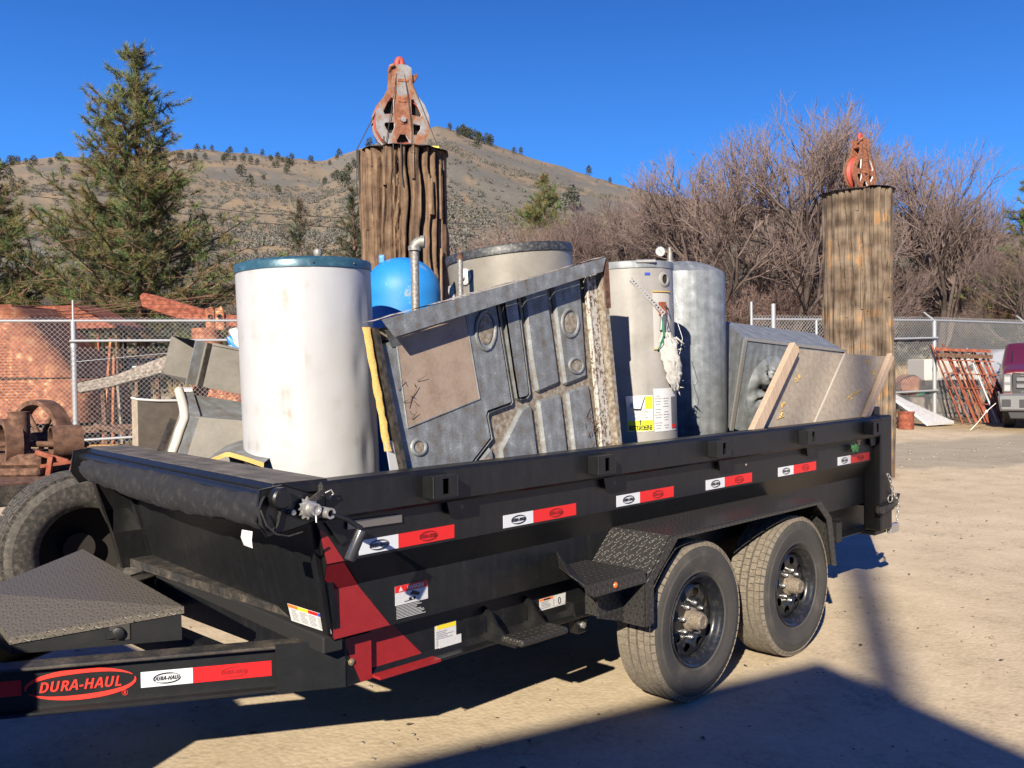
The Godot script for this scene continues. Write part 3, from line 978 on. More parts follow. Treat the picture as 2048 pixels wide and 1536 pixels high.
func build_trailer() -> void:
	trailer = thing("dump_trailer", "black tandem axle dump trailer heaped with scrap water heaters and ducts", "trailer", Vector3(3.8, 0, -1.06))
	var bk: Material = M["black_paint"]
	var X1 := 6.15
	# ---- near and far side walls: upper panel, slanted rib, lower panel
	for far in [false, true]:
		var zf := func(z: float) -> float: return (-2.12 - z) if far else z
		var prof := [Vector2(-0.05, 1.13), Vector2(-0.05, 0.957), Vector2(-0.12, 0.845), Vector2(-0.12, 0.655), Vector2(-0.15, 0.655), Vector2(-0.15, 0.84), Vector2(-0.085, 0.95), Vector2(-0.085, 1.13)]
		var a := []
		var b := []
		for q in prof:
			a.append(Vector3(front_x(q.y), q.y, zf.call(q.x)))
			b.append(Vector3(6.0, q.y, zf.call(q.x)))
		if far:
			a.reverse(); b.reverse()
		wpart("side_panel", MB.new().loft(b, a, true), bk, trailer)
		var z0: float = minf(zf.call(-0.105), zf.call(0.0))
		var z1: float = maxf(zf.call(-0.105), zf.call(0.0))
		wpart("top_rail", MB.new().bb(Vector3(1.46, 1.122, z0), Vector3(X1 - 0.16, 1.262, z1), 0.012), M["black_paint"], trailer)
		wpart("corner_post", MB.new().bb(Vector3(5.992, 0.47, zf.call(-0.125)), Vector3(6.17, 1.266, zf.call(0.004)), 0.01), bk, trailer)
		# frame channel under the bed
		var fz: float = zf.call(-0.2)
		var fo: float = zf.call(-0.128)
		var web := MB.new()
		web.bb(Vector3(1.66, 0.462, fz), Vector3(6.18, 0.652, zf.call(-0.215)))
		wpart("frame_rail", web, bk, trailer)
		var fl := MB.new()
		fl.bb(Vector3(1.80, 0.452, fo), Vector3(6.0, 0.461, zf.call(-0.215)), 0.003)
		fl.prism([Vector2(0, 0), Vector2(0.022, 0), Vector2(0, 0.022)], Transform3D(Basis(Vector3(0, 0, 1 if not far else -1), Vector3.UP, Vector3(-1 if not far else 1, 0, 0)), Vector3(3.05 if not far else 1.80, 0.4612, fz)), 1.25)
		wpart("bottom_flange", fl, M["black_paint"], trailer)
	# end strip of the slanted rib
	wpart("floor", MB.new().bb(Vector3(1.62, 0.66, -1.965), Vector3(6.1, 0.70, -0.155)), M["dusty_black"], trailer)
	# ---- front bulkhead, leaning forward to its top
	var bh := MB.new()
	var ya := 0.655
	var yb := 1.24
	var ring0 := []
	var ring1 := []
	for q in [Vector2(ya, -2.0), Vector2(ya, -0.122), Vector2(yb, -0.052), Vector2(yb, -2.07)]:
		ring0.append(Vector3(front_x(q.x) + skew(q.y), q.x, q.y))
		ring1.append(Vector3(front_x(q.x) + skew(q.y) + 0.03, q.x, q.y))
	bh.loft(ring0, ring1)
	wpart("bulkhead", bh, M["black_paint"], trailer)
	wpart("bulkhead_foot", MB.new().beam(Vector3(front_x(0.66) + 0.008 + skew(-2.0), 0.637, -2.0), Vector3(front_x(0.66) + 0.008, 0.637, -0.13), 0.085, 0.064, Vector3.UP, 0.006), M["under_black"], trailer)
	wpart("bulkhead_cap", MB.new().beam(Vector3(1.4025 + skew(-2.11), 1.2415, -2.115), Vector3(1.4025, 1.2415, -0.02), 0.235, 0.053, Vector3.UP, 0.016), M["black_paint"], trailer)
	wpart("cap_dust", MB.new().beam(Vector3(1.4025 + skew(-2.09), 1.2695, -2.095), Vector3(1.4025, 1.2695, -0.035), 0.20, 0.002), M["dust_cap"], trailer)
	for z in [-2.03, -0.075]:
		wpart("bulkhead_rib", MB.new().beam(Vector3(front_x(1.2) - 0.012 + skew(z), 1.2, z), Vector3(front_x(0.68) - 0.012 + skew(z), 0.68, z + (0.06 if z < -1 else -0.06)), 0.035, 0.022, Vector3.RIGHT), bk, trailer)
	# ---- tailgate and rear sill
	wpart("tailgate", MB.new().bb(Vector3(6.09, 0.62, -1.985), Vector3(6.155, 1.24, -0.135), 0.006), bk, trailer)
	for z in [-0.5, -1.06, -1.6]:
		wpart("tailgate_rib", MB.new().bb(Vector3(6.156, 0.64, z - 0.05), Vector3(6.20, 1.22, z + 0.05), 0.006), bk, trailer)
	wpart("tailgate_bracket", MB.new().bb(Vector3(6.10, 1.241, -0.20), Vector3(6.19, 1.32, -0.17), 0.006).bb(Vector3(6.10, 1.241, -0.12), Vector3(6.19, 1.32, -0.09), 0.006).bb(Vector3(6.10, 1.30, -0.169), Vector3(6.19, 1.325, -0.121), 0.004), bk, trailer)
	wpart("rear_sill", MB.new().bb(Vector3(5.55, 0.44, -2.02), Vector3(5.62, 0.58, -0.10), 0.006).bb(Vector3(6.02, 0.43, -2.02), Vector3(6.2, 0.469, -0.05), 0.008), bk, trailer)
	wpart("hinge_ear", MB.new().prism([Vector2(0, 0), Vector2(0.13, 0), Vector2(0.15, 0.03), Vector2(0.13, 0.065), Vector2(0, 0.065)], Transform3D(Basis(), Vector3(6.19, 0.425, -0.045)), 0.03, 0.004), M["zinc"], trailer)
	wpart("hinge_plate", MB.new().prism([Vector2(0, 0), Vector2(0.06, -0.02), Vector2(0.22, 0.0), Vector2(0.30, 0.03), Vector2(0.34, 0.10), Vector2(0.27, 0.09), Vector2(0.24, 0.05), Vector2(0, 0.045)], Transform3D(Basis(), Vector3(5.90, 0.61, 0.006)), 0.025, 0.004), M["dusty_black"], trailer)
	var pin := []
	for k in 17:
		pin.append(Vector3(6.05 + cos(TAU * k / 16.0) * 0.035, 0.695 + sin(TAU * k / 16.0) * 0.025, 0.04))
	wpart("ring_pin", MB.new().tube(pin, 0.004, 0.004, 5, false), M["zinc"], trailer)
	chain([Vector3(6.05, 0.862, 0.022), Vector3(6.07, 0.84, 0.028), Vector3(6.115, 0.75, 0.028), Vector3(6.19, 0.67, 0.03), Vector3(6.235, 0.62, 0.02), Vector3(6.245, 0.49, 0.0)], 0.032)
	# ---- pockets along the rail and tarp hooks under it
	for k in 5:
		var x: float = [1.985, 2.96, 3.935, 4.912, 5.80][k]
		var p := holder("stake_pocket", trailer, Transform3D(Basis(), Vector3(x, 1.205, 0.0) - trailer.position))
		var sp := MB.new()
		part("side_cheek", sp.bb(Vector3(-0.065, -0.05, 0.001), Vector3(-0.057, 0.035, 0.066), 0.002), bk, p)
		part("side_cheek", MB.new().bb(Vector3(0.057, -0.05, 0.001), Vector3(0.065, 0.035, 0.066), 0.002), bk, p)
		var hole := MB.new()
		for bbx in [[Vector2(-0.057, -0.05), Vector2(-0.016, 0.035)], [Vector2(0.016, -0.05), Vector2(0.057, 0.035)], [Vector2(-0.016, 0.024), Vector2(0.016, 0.035)], [Vector2(-0.016, -0.05), Vector2(0.016, -0.036)]]:
			hole.bb(Vector3(bbx[0].x, bbx[0].y, 0.059), Vector3(bbx[1].x, bbx[1].y, 0.066))
		part("slotted_face", hole, bk, p)
		part("top_plate", MB.new().bb(Vector3(-0.0565, 0.028, 0.001), Vector3(0.0565, 0.034, 0.0585)), bk, p)
		wpart("tarp_hook", MB.new().prism([Vector2(-0.05, 0.0), Vector2(-0.035, -0.055), Vector2(0.035, -0.055), Vector2(0.05, 0.0)], Transform3D(Basis(), Vector3(x + 0.13, 1.121, -0.035)), 0.012), bk, trailer)
	# ---- red paint over the front corner (thin coats that follow each face)
	var f := func(z: float) -> Transform3D: return Transform3D(Basis(), Vector3(0, 0, z + 0.0012))
	wpart("red_stripe", MB.new().prism([Vector2(front_x(1.09) + 0.002, 1.09), Vector2(1.51, 1.073), Vector2(1.588, 0.959), Vector2(front_x(0.959) + 0.002, 0.959)], f.call(-0.05), 0.0015), M["red_paint"], trailer)
	var sl := MB.new()
	var off := Vector3(0, -0.0018, 0.0028)
	sl.quad(Vector3(front_x(0.955), 0.955, -0.0512) + off, Vector3(front_x(0.847), 0.847, -0.1188) + off, Vector3(1.694, 0.847, -0.1188) + off, Vector3(1.588, 0.955, -0.0512) + off)
	wpart("red_stripe", sl, M["red_paint"], trailer)
	wpart("red_stripe", MB.new().prism([Vector2(front_x(0.843) + 0.002, 0.843), Vector2(1.694, 0.843), Vector2(1.846, 0.658), Vector2(front_x(0.658) + 0.002, 0.658)], f.call(-0.12), 0.0015), M["red_paint"], trailer)
	wpart("red_stripe", MB.new().prism([Vector2(1.80, 0.635), Vector2(1.915, 0.635), Vector2(2.085, 0.4625), Vector2(1.80, 0.4625)], f.call(-0.2), 0.0015), M["red_paint"], trailer)
	wpart("red_stripe", MB.new().bb(Vector3(1.80, 0.4515, -0.1262), Vector3(2.11, 0.463, -0.198)), M["red_paint"], trailer)
	# ---- reflective tape
	for k in 6:
		tape_band(Vector3(1.636 + 0.764 * k if k > 0 else 1.655, 0.968, -0.0488), Vector3.RIGHT, Vector3.UP, 0.183, 0.285, 0.054)
	build_tongue(bk)
	build_running_gear(bk)
	build_trailer_front(bk)
	build_stickers()
	var knot := MB.new()
	var rg := RandomNumberGenerator.new()
	rg.seed = 4
	for k in 5:
		var pts := []
		for j in 7:
			pts.append(Vector3(5.60 + 0.012 * j + rg.randf_range(-0.015, 0.015), 1.065 + rg.randf_range(-0.02, 0.025), -0.03 + rg.randf_range(0.0, 0.02)))
		knot.tube(pts, 0.011, 0.010, 6)
	wpart("green_strap", knot, M["green_cloth"], trailer)


func chain(path: Array, step: float) -> void:
	var cv := Curve3D.new()
	for p in path:
		cv.add_point(p)
	var n := int(cv.get_baked_length() / step)
	for k in n:
		var p := cv.sample_baked(k * step)
		var q := cv.sample_baked(k * step + step * 0.9)
		var t := (q - p).normalized()
		var s := t.cross(Vector3(0, 0, 1)).normalized()
		if k % 2 == 1:
			s = t.cross(s).normalized()
		var c := (p + q) * 0.5
		var ring := []
		for j in 13:
			var a := TAU * j / 12.0
			ring.append(c + t * cos(a) * step * 0.62 + s * sin(a) * 0.0105)
		wpart("chain_link", MB.new().tube(ring, 0.0035, 0.0035, 5, false), M["zinc"], trailer)


func build_tongue(bk: Material) -> void:
	var p0 := Vector3(1.672, 0, -0.176)
	var t := Vector3(-0.863, 0, -0.505)
	var nrm := Vector3(-0.505, 0, 0.863)
	for far in [false, true]:
		var P := func(s: float, off: float, y: float) -> Vector3:
			var q: Vector3 = p0 + t * s + nrm * off
			return Vector3(q.x, y, -2.12 - q.z if far else q.z)
		var a := MB.new()
		a.beam(P.call(0.02, -0.0475, 0.535), P.call(1.9, -0.0475, 0.535), 0.008, 0.155)
		wpart("tongue_web", a, bk, trailer)
		wpart("tongue_flange", MB.new().beam(P.call(0.0, -0.05, 0.6175), P.call(1.9, -0.05, 0.6175), 0.10, 0.012, Vector3.UP, 0.004), M["dusty_black"], trailer)
		wpart("tongue_flange", MB.new().beam(P.call(0.0, -0.05, 0.456), P.call(1.9, -0.05, 0.456), 0.10, 0.012, Vector3.UP, 0.004), bk, trailer)
		# boxed end
		wpart("tongue_box_end", MB.new().beam(P.call(-0.005, -0.004, 0.537), P.call(0.255, -0.004, 0.537), 0.012, 0.185, Vector3.UP, 0.003), bk, trailer)
	# corner block between tongue and frame rail
	var zb := -0.178
	wpart("corner_block", MB.new().bb(Vector3(1.66, 0.444, zb - 0.05), Vector3(1.80, 0.632, zb), 0.004), bk, trailer)
	wpart("red_stripe", MB.new().prism([Vector2(1.664, 0.630), Vector2(1.797, 0.630), Vector2(1.797, 0.448), Vector2(1.745, 0.448)], Transform3D(Basis(), Vector3(0, 0, zb + 0.001)), 0.0015), M["red_paint"], trailer)
	wpart("marker_bolt", MB.new().lathe([Vector2(0.014, 0.0), Vector2(0.013, 0.004), Vector2(0.008, 0.0045), Vector2(0.007, 0.008), Vector2(0.0, 0.009)], 16, Transform3D(Basis(Vector3.RIGHT, PI / 2), Vector3(1.702, 0.535, zb + 0.0026))), M["brass"], trailer)
	# logo and tape on the near web
	var w := func(s: float, y: float) -> Vector3: return p0 + t * s + nrm * -0.0425 + Vector3(0, y, 0)
	tape_band(w.call(0.731, 0.503), -t, Vector3.UP, 0.18, 0.282, 0.057)
	var h := holder("reflective_tape", trailer, face(w.call(1.45, 0.516) - trailer.position, -t, Vector3.UP))
	part("red_band", MB.new().prism([Vector2(0, 0), Vector2(0.322, 0), Vector2(0.322, 0.055), Vector2(0, 0.055)], Transform3D(), 0.0015), M["tape_red"], h)
	var lg := holder("maker_logo", trailer, face(w.call(0.932, 0.538) - trailer.position, -t, Vector3.UP))
	lettering("DURA-HAUL", 0.036, M["logo_red"], lg, Transform3D(Basis(), Vector3(0.0, -0.002, 0.002)), 0.22, 700, 0.98)
	ring_oval(lg, Transform3D(Basis(), Vector3(0, 0, 0.0015)), 0.186, 0.056, 0.075, M["logo_red"])
	lettering("R", 0.010, M["logo_red"], lg, Transform3D(Basis(), Vector3(0.146, -0.046, 0.002)))
	var rr := []
	for k in 17:
		rr.append(Vector3(0.146 + cos(TAU * k / 16.0) * 0.0095, -0.046 + sin(TAU * k / 16.0) * 0.0095, 0.001))
	part("mark_ring", MB.new().tube(rr, 0.001, 0.001, 4, false), M["logo_red"], lg)
	# crossmembers
	for x in [1.35, 1.72]:
		var zz: float = 0.176 + (1.672 - x) * 0.585 + 0.1
		wpart("crossmember", MB.new().bb(Vector3(x - 0.03, 0.47, -2.12 + zz), Vector3(x + 0.03, 0.60, -zz)), M["black_paint"], trailer)
	# tool box on the tongue
	var FR := Vector3(1.257, 0.755, -0.631)
	var FL := Vector3(0.73, 0.69, -0.93)
	var BR := Vector3(1.25, 0.851, -1.60)
	var BL := Vector3(0.73, 0.79, -1.33)
	var tb := holder("tool_box", trailer)
	tb.position = Vector3(1.0, 0.63, -1.1) - trailer.position
	var lid := MB.new()
	var dn := Vector3(0, -0.026, 0)
	var out := 0.012
	var cc := (FR + FL + BR + BL) * 0.25
	var top := [FR, BR, BL, FL]
	var bot := top.map(func(q): return q + dn)
	lid.loft(bot, top)
	wpart("lid", lid, M["diamond_dusty"], tb)
	var low := []
	var up := []
	for q in top:
		var inset: Vector3 = q + (cc - q).normalized() * out
		low.append(Vector3(inset.x, 0.626, inset.z))
		up.append(inset + dn * 1.05)
	wpart("box", MB.new().loft(low, up), bk, tb)
	var mid := Vector3(1.257, 0, -0.631).lerp(Vector3(0.73, 0, -0.93), 0.38)
	var fx := face(mid + Vector3(0, 0.675, 0) + nrm * -0.008, -t, Vector3.UP)
	wpart("latch_plate", MB.new().box(fx, Vector3(0.075, 0.062, 0.012), 0.003), M["dusty_black"], tb)
	wpart("latch_knob", MB.new().lathe([Vector2(0.023, 0.0), Vector2(0.022, 0.016), Vector2(0.012, 0.019), Vector2(0.0, 0.019)], 20, fx * Transform3D(Basis(Vector3.RIGHT, PI / 2), Vector3(-0.004, 0.0, 0.006))), bk, tb)
	wpart("latch_lever", MB.new().box(fx * Transform3D(Basis(), Vector3(-0.033, -0.004, 0.016)), Vector3(0.03, 0.03, 0.014), 0.003), bk, tb)
	# hydraulic hose bundle inside the frame
	wpart("hoist_beam", MB.new().bb(Vector3(1.8, 0.50, -1.3), Vector3(3.0, 0.62, -0.85)), M["under_black"], trailer)


func build_running_gear(bk: Material) -> void:
	var proto := wheel_proto()
	for far in [false, true]:
		for x in [3.5115, 4.481]:
			var w := proto.duplicate() as Node3D
			w.transform = Transform3D(Basis(Vector3.UP, PI if far else 0.0) * Basis(Vector3(0, 0, 1), x * 1.7), Vector3(x, 0.389, -2.12 - 0.075 if far else 0.075) - trailer.position)
			trailer.add_child(w, true)
	proto.free()
	for x in [3.5115, 4.481]:
		wpart("axle", MB.new().tube([Vector3(x, 0.389, -2.1), Vector3(x, 0.389, -0.01)], 0.05, 0.05, 12), M["under_black"], trailer)
	for z in [-0.24, -1.88]:
		var sp := MB.new()
		for j in 3:
			sp.beam(Vector3(3.05 + j * 0.1, 0.44 - j * 0.012, z), Vector3(4.9 - j * 0.1, 0.44 - j * 0.012, z), 0.06, 0.011)
		wpart("leaf_spring", sp, M["under_black"], trailer)
	for x in [3.02, 4.0, 4.95]:
		wpart("spring_hanger", MB.new().prism([Vector2(-0.07, 0.10), Vector2(0.07, 0.10), Vector2(0.03, -0.06), Vector2(-0.03, -0.06)], Transform3D(Basis(), Vector3(x, 0.43, -0.2)), 0.05, 0.005), bk, trailer)
	wpart("hanger_bolt", MB.new().lathe([Vector2(0.016, 0), Vector2(0.016, 0.012), Vector2(0.0, 0.014)], 6, Transform3D(Basis(Vector3.RIGHT, PI / 2), Vector3(3.02, 0.41, -0.15))), M["zinc"], trailer)
	# inner wheel-well wall between the rear frame and the wheels
	wpart("crossmember", MB.new().bb(Vector3(2.9, 0.47, -1.9), Vector3(2.98, 0.64, -0.22)), M["under_black"], trailer)
	wpart("crossmember", MB.new().bb(Vector3(4.98, 0.47, -1.9), Vector3(5.06, 0.64, -0.22)), M["under_black"], trailer)
	# fender of tread plate with folded ends and an outer lip
	for far in [false, true]:
		var zz := func(z: float) -> float: return -2.12 - z if far else z
		var line := [Vector2(3.02, 0.47), Vector2(3.02, 0.665), Vector2(3.215, 0.852), Vector2(4.675, 0.852), Vector2(4.80, 0.74), Vector2(4.86, 0.45)]
		var fd := MB.new()
		for i in line.size() - 1:
			var p: Vector2 = line[i]
			var q: Vector2 = line[i + 1]
			var d := (q - p).normalized()
			var nn := Vector2(-d.y, d.x) * 0.006
			var r := []
			var s := []
			for e in [[p, -0.125], [p, 0.225], [q, 0.225], [q, -0.125]]:
				var pt: Vector2 = e[0]
				r.append(Vector3(pt.x, pt.y, zz.call(e[1])))
				s.append(Vector3(pt.x + nn.x, pt.y + nn.y, zz.call(e[1])))
			fd.loft(r, s)
		wpart("fender", fd, M["diamond_black"], trailer)
		var lip := MB.new()
		for i in line.size() - 1:
			var p: Vector2 = line[i]
			var q: Vector2 = line[i + 1]
			var ins := func(pt: Vector2) -> Vector2: return pt + (Vector2(3.93, 0.62) - pt).normalized() * 0.055
			var pi_: Vector2 = ins.call(p)
			var qi: Vector2 = ins.call(q)
			lip.loft([Vector3(p.x, p.y, zz.call(0.2265)), Vector3(pi_.x, pi_.y, zz.call(0.2265)), Vector3(qi.x, qi.y, zz.call(0.2265)), Vector3(q.x, q.y, zz.call(0.2265))], [Vector3(p.x, p.y, zz.call(0.233)), Vector3(pi_.x, pi_.y, zz.call(0.233)), Vector3(qi.x, qi.y, zz.call(0.233)), Vector3(q.x, q.y, zz.call(0.233))])
		wpart("fender_lip", lip, M["diamond_black"], trailer)
	# step shelf in front of the fender
	var dm: Material = M["diamond_black"]
	wpart("fender_step", MB.new().prism([Vector2(2.60, 0.225), Vector2(3.018, 0.225), Vector2(3.018, -0.115), Vector2(2.82, -0.115)], Transform3D(Basis(Vector3.RIGHT, Vector3(0, 0, 1), Vector3.DOWN), Vector3(0, 0.728, 0)), 0.006), dm, trailer)
	wpart("fender_step_lip", MB.new().prism([Vector2(2.60, 0.0), Vector2(2.61, -0.03), Vector2(2.66, -0.055), Vector2(3.018, -0.055), Vector2(3.018, 0.0)], Transform3D(Basis(), Vector3(0, 0.727, 0.226)), 0.006), dm, trailer)
	var sl := MB.new()
	sl.loft([Vector3(2.60, 0.73, 0.228), Vector3(2.82, 0.73, -0.112), Vector3(2.80, 0.80, -0.112), Vector3(2.565, 0.775, 0.17)], [Vector3(2.606, 0.73, 0.232), Vector3(2.826, 0.73, -0.112), Vector3(2.806, 0.80, -0.112), Vector3(2.571, 0.775, 0.174)])
	wpart("fender_step_back", sl, dm, trailer)
	var fl := MB.new()
	wpart("fender_flap", fl.prism([Vector2(2.83, 0.67), Vector2(3.016, 0.67), Vector2(3.016, 0.475), Vector2(2.83, 0.525)], Transform3D(Basis(), Vector3(0, 0, 0.10)), 0.006), dm, trailer)
	wpart("marker_light", MB.new().lathe([Vector2(0.014, 0.0), Vector2(0.012, 0.006), Vector2(0.008, 0.0085), Vector2(0.0, 0.010)], 14, Transform3D(Basis(Vector3.RIGHT, PI / 2), Vector3(2.80, 0.70, 0.2325))), M["amber"], trailer)
	# side step
	var tr := MB.new()
	tr.bb(Vector3(2.40, 0.478, -0.075), Vector3(2.695, 0.506, 0.055), 0.008)
	wpart("side_step", tr, M["diamond_black"], trailer)
	for x in [2.425, 2.68]:
		wpart("step_bracket", MB.new().prism([Vector2(0, 0), Vector2(0.20, 0.0), Vector2(0.20, 0.03), Vector2(0.15, 0.035), Vector2(0.09, 0.075), Vector2(0.045, 0.13), Vector2(0.0, 0.145), Vector2(0.0, 0.115), Vector2(0.03, 0.10), Vector2(0.03, 0.035), Vector2(0.0, 0.035)], Transform3D(Basis(Vector3(0, 0, 1), Vector3.UP, Vector3.LEFT), Vector3(x, 0.463, -0.199)), 0.012), bk, trailer)


func build_trailer_front(bk: Material) -> void:
	# rolled tarp slung under the cap
	var cols := 22
	var pts := PackedVector3Array()
	var nz := FastNoiseLite.new()
	nz.seed = 31
	nz.frequency = 1.0
	nz.fractal_octaves = 3
	for r in 90:
		var t := r / 89.0
		var z := lerpf(-2.0, 0.035, t)
		var sag := sin(t * PI) * 0.022
		var rad := 0.034 + 0.010 * sin(t * PI) + (0.012 if t > 0.85 else 0.0) * (t - 0.85) / 0.15
		if t < 0.04:
			rad *= 0.55 + t * 11.0
		for k in cols:
			var a := TAU * k / cols
			var crumple := nz.get_noise_3d(z * 5.0, cos(a) * 1.6, sin(a) * 1.6) * 0.011 + nz.get_noise_3d(z * 22.0, cos(a) * 2.2, sin(a) * 2.2) * 0.003
			var low := 1.0 + 0.22 * maxf(0.0, -sin(a))
			pts.append(Vector3(1.243 + skew(z) + cos(a) * (rad + crumple) * 0.86, 1.178 - sag + sin(a) * (rad + crumple) * (1.36 if sin(a) > 0.0 else low) + maxf(sin(a), 0.0) * sag, z))
	wpart("rolled_tarp", MB.new().grid(pts, cols, true, true), M["vinyl"], trailer)
	wpart("tarp_roller", MB.new().tube([Vector3(1.262 + skew(-2.1), 1.228, -2.1), Vector3(1.262, 1.226, 0.06)], 0.020, 0.020, 16), M["black_paint"], trailer)
	wpart("roller_cap", MB.new().lathe([Vector2(0.0, -0.02), Vector2(0.034, -0.02), Vector2(0.036, -0.015), Vector2(0.036, 0.012), Vector2(0.030, 0.018), Vector2(0.0, 0.018)], 22, Transform3D(Basis(Vector3.RIGHT, PI / 2), Vector3(1.268, 1.232, 0.055))), M["black_paint"], trailer)
	for z in [-2.06, 0.0]:
		wpart("roller_bracket", MB.new().prism([Vector2(1.215, 1.262), Vector2(1.30, 1.27), Vector2(1.47, 1.21), Vector2(1.47, 1.14), Vector2(1.37, 1.12), Vector2(1.24, 1.10), Vector2(1.20, 1.16)], Transform3D(Basis(), Vector3(skew(z), 0, z + 0.006)), 0.012, 0.003), bk, trailer)
	wpart("cloth_tag", MB.new().grid(PackedVector3Array([Vector3(1.19, 1.125, -0.06), Vector3(1.195, 1.125, 0.0), Vector3(1.185, 1.10, -0.06), Vector3(1.19, 1.098, 0.002), Vector3(1.195, 1.072, -0.058), Vector3(1.192, 1.07, 0.004)]), 2), M["paper"], trailer)
	# ratchet sprocket with its hub, pawl and crank
	var sx := Transform3D(Basis(Vector3.RIGHT, PI / 2), Vector3(1.385, 1.183, 0.024))
	var teeth := []
	for k in 24:
		var r := 0.040 if k % 2 == 0 else 0.030
		teeth.append(Vector2(cos(TAU * k / 24.0) * r, sin(TAU * k / 24.0) * r))
	wpart("sprocket", MB.new().prism(teeth, Transform3D(Basis(), Vector3(1.385, 1.183, 0.030)), 0.008), M["zinc"], trailer)
	wpart("sprocket_hub", MB.new().lathe([Vector2(0.026, 0.0), Vector2(0.026, 0.024), Vector2(0.021, 0.027), Vector2(0.021, 0.05), Vector2(0.013, 0.05), Vector2(0.012, 0.044), Vector2(0.0, 0.044)], 22, Transform3D(Basis(Vector3.RIGHT, PI / 2), Vector3(1.385, 1.183, 0.038))), M["zinc"], trailer)
	wpart("crank_socket", MB.new().lathe([Vector2(0.017, -0.03), Vector2(0.019, -0.03), Vector2(0.019, 0.03), Vector2(0.012, 0.03), Vector2(0.012, -0.03)], 18, Transform3D(Basis(Vector3(0, 0, 1), 0.3) * Basis(Vector3.RIGHT, PI / 2), Vector3(1.432, 1.166, 0.075))), M["zinc"], trailer)
	wpart("pawl", MB.new().prism([Vector2(1.385, 1.215), Vector2(1.44, 1.245), Vector2(1.455, 1.235), Vector2(1.40, 1.20)], Transform3D(Basis(), Vector3(0, 0, 0.04)), 0.008), M["dusty_black"], trailer)
	wpart("stud", MB.new().tube([Vector3(1.325, 1.176, 0.02), Vector3(1.325, 1.176, 0.045)], 0.010, 0.009, 10), M["zinc"], trailer)
	wpart("cotter_pin", MB.new().tube([Vector3(1.385, 1.165, 0.085), Vector3(1.383, 1.14, 0.09)], 0.004, 0.003, 6).tube([Vector3(1.468, 1.225, 0.02), Vector3(1.485, 1.235, 0.03), Vector3(1.495, 1.22, 0.03), Vector3(1.482, 1.21, 0.025)], 0.003, 0.003, 6), M["zinc"], trailer)
	wpart("crank_rod", MB.new().tube([Vector3(1.44, 1.163, 0.095), Vector3(1.49, 1.14, 0.115), Vector3(1.535, 1.105, 0.135)], 0.009, 0.009, 10), bk, trailer)
	wpart("crank_handle", MB.new().lathe([Vector2(0.0, 0.0), Vector2(0.017, 0.002), Vector2(0.019, 0.006), Vector2(0.019, 0.108), Vector2(0.015, 0.112), Vector2(0.0, 0.112)], 20, Transform3D(Basis(Quaternion(Vector3.UP, Vector3(0.40, 0.87, 0.10).normalized())), Vector3(1.485, 1.000, 0.13))), M["handle_grip"], trailer)
	wpart("tie_plate", MB.new().prism([Vector2(0, 0), Vector2(0.25, 0.0), Vector2(0.25, 0.03), Vector2(0, 0.03)], Transform3D(Basis(Vector3(1, -0.02, 0).normalized(), Vector3.UP, Vector3(0, 0, 1)), Vector3(1.60, 1.072, -0.044)), 0.006), M["plain_steel"], trailer)
	wpart("corner_gusset", MB.new().prism([Vector2(1.505, 1.11), Vector2(1.545, 1.10), Vector2(1.60, 1.035), Vector2(1.57, 1.02)], Transform3D(Basis(), Vector3(0, 0, -0.046)), 0.008), bk, trailer)
	# loose cord hanging from the tarp end
	wpart("tarp_cord", MB.new().tube([Vector3(1.20, 1.20, 0.045), Vector3(1.215, 1.15, 0.055), Vector3(1.25, 1.115, 0.055), Vector3(1.30, 1.10, 0.05), Vector3(1.36, 1.105, 0.04)], 0.0035, 0.0035, 6), M["dusty_black"], trailer)


# a sticker: white sheet, coloured header bands and rows of fine print
func sticker(called: String, at: Transform3D, w: float, h: float, bands: Array, rows: int, cols: int) -> Node3D:
	var s := holder(called, trailer, Transform3D(Basis(), -trailer.position) * at)
	part("sheet", MB.new().prism([Vector2(0, 0), Vector2(w, 0), Vector2(w, h), Vector2(0, h)], Transform3D(), 0.001), M["sticker"], s)
	var hb := h * 0.2
	for b in bands:
		part("header", MB.new().prism([Vector2(b[0] * w, h - hb), Vector2(b[1] * w, h - hb), Vector2(b[1] * w, h - 0.001), Vector2(b[0] * w, h - 0.001)], Transform3D(Basis(), Vector3(0, 0, 0.0008)), 0.001), M[b[2]], s)
	var rg := RandomNumberGenerator.new()
	rg.seed = int(w * 1000) + rows
	var pr := MB.new()
	for c in cols:
		for r in rows:
			var x0 := w * (0.06 + 0.90 * c / cols)
			var len := w * 0.80 / cols * rg.randf_range(0.55, 1.0)
			var y := (h - hb) * (0.9 - 0.82 * r / rows)
			pr.bb(Vector3(x0, y, 0.001), Vector3(x0 + len, y - (h - hb) / rows * 0.35, 0.0016))
	part("fine_print", pr, M["sticker_text"], s)
	return s


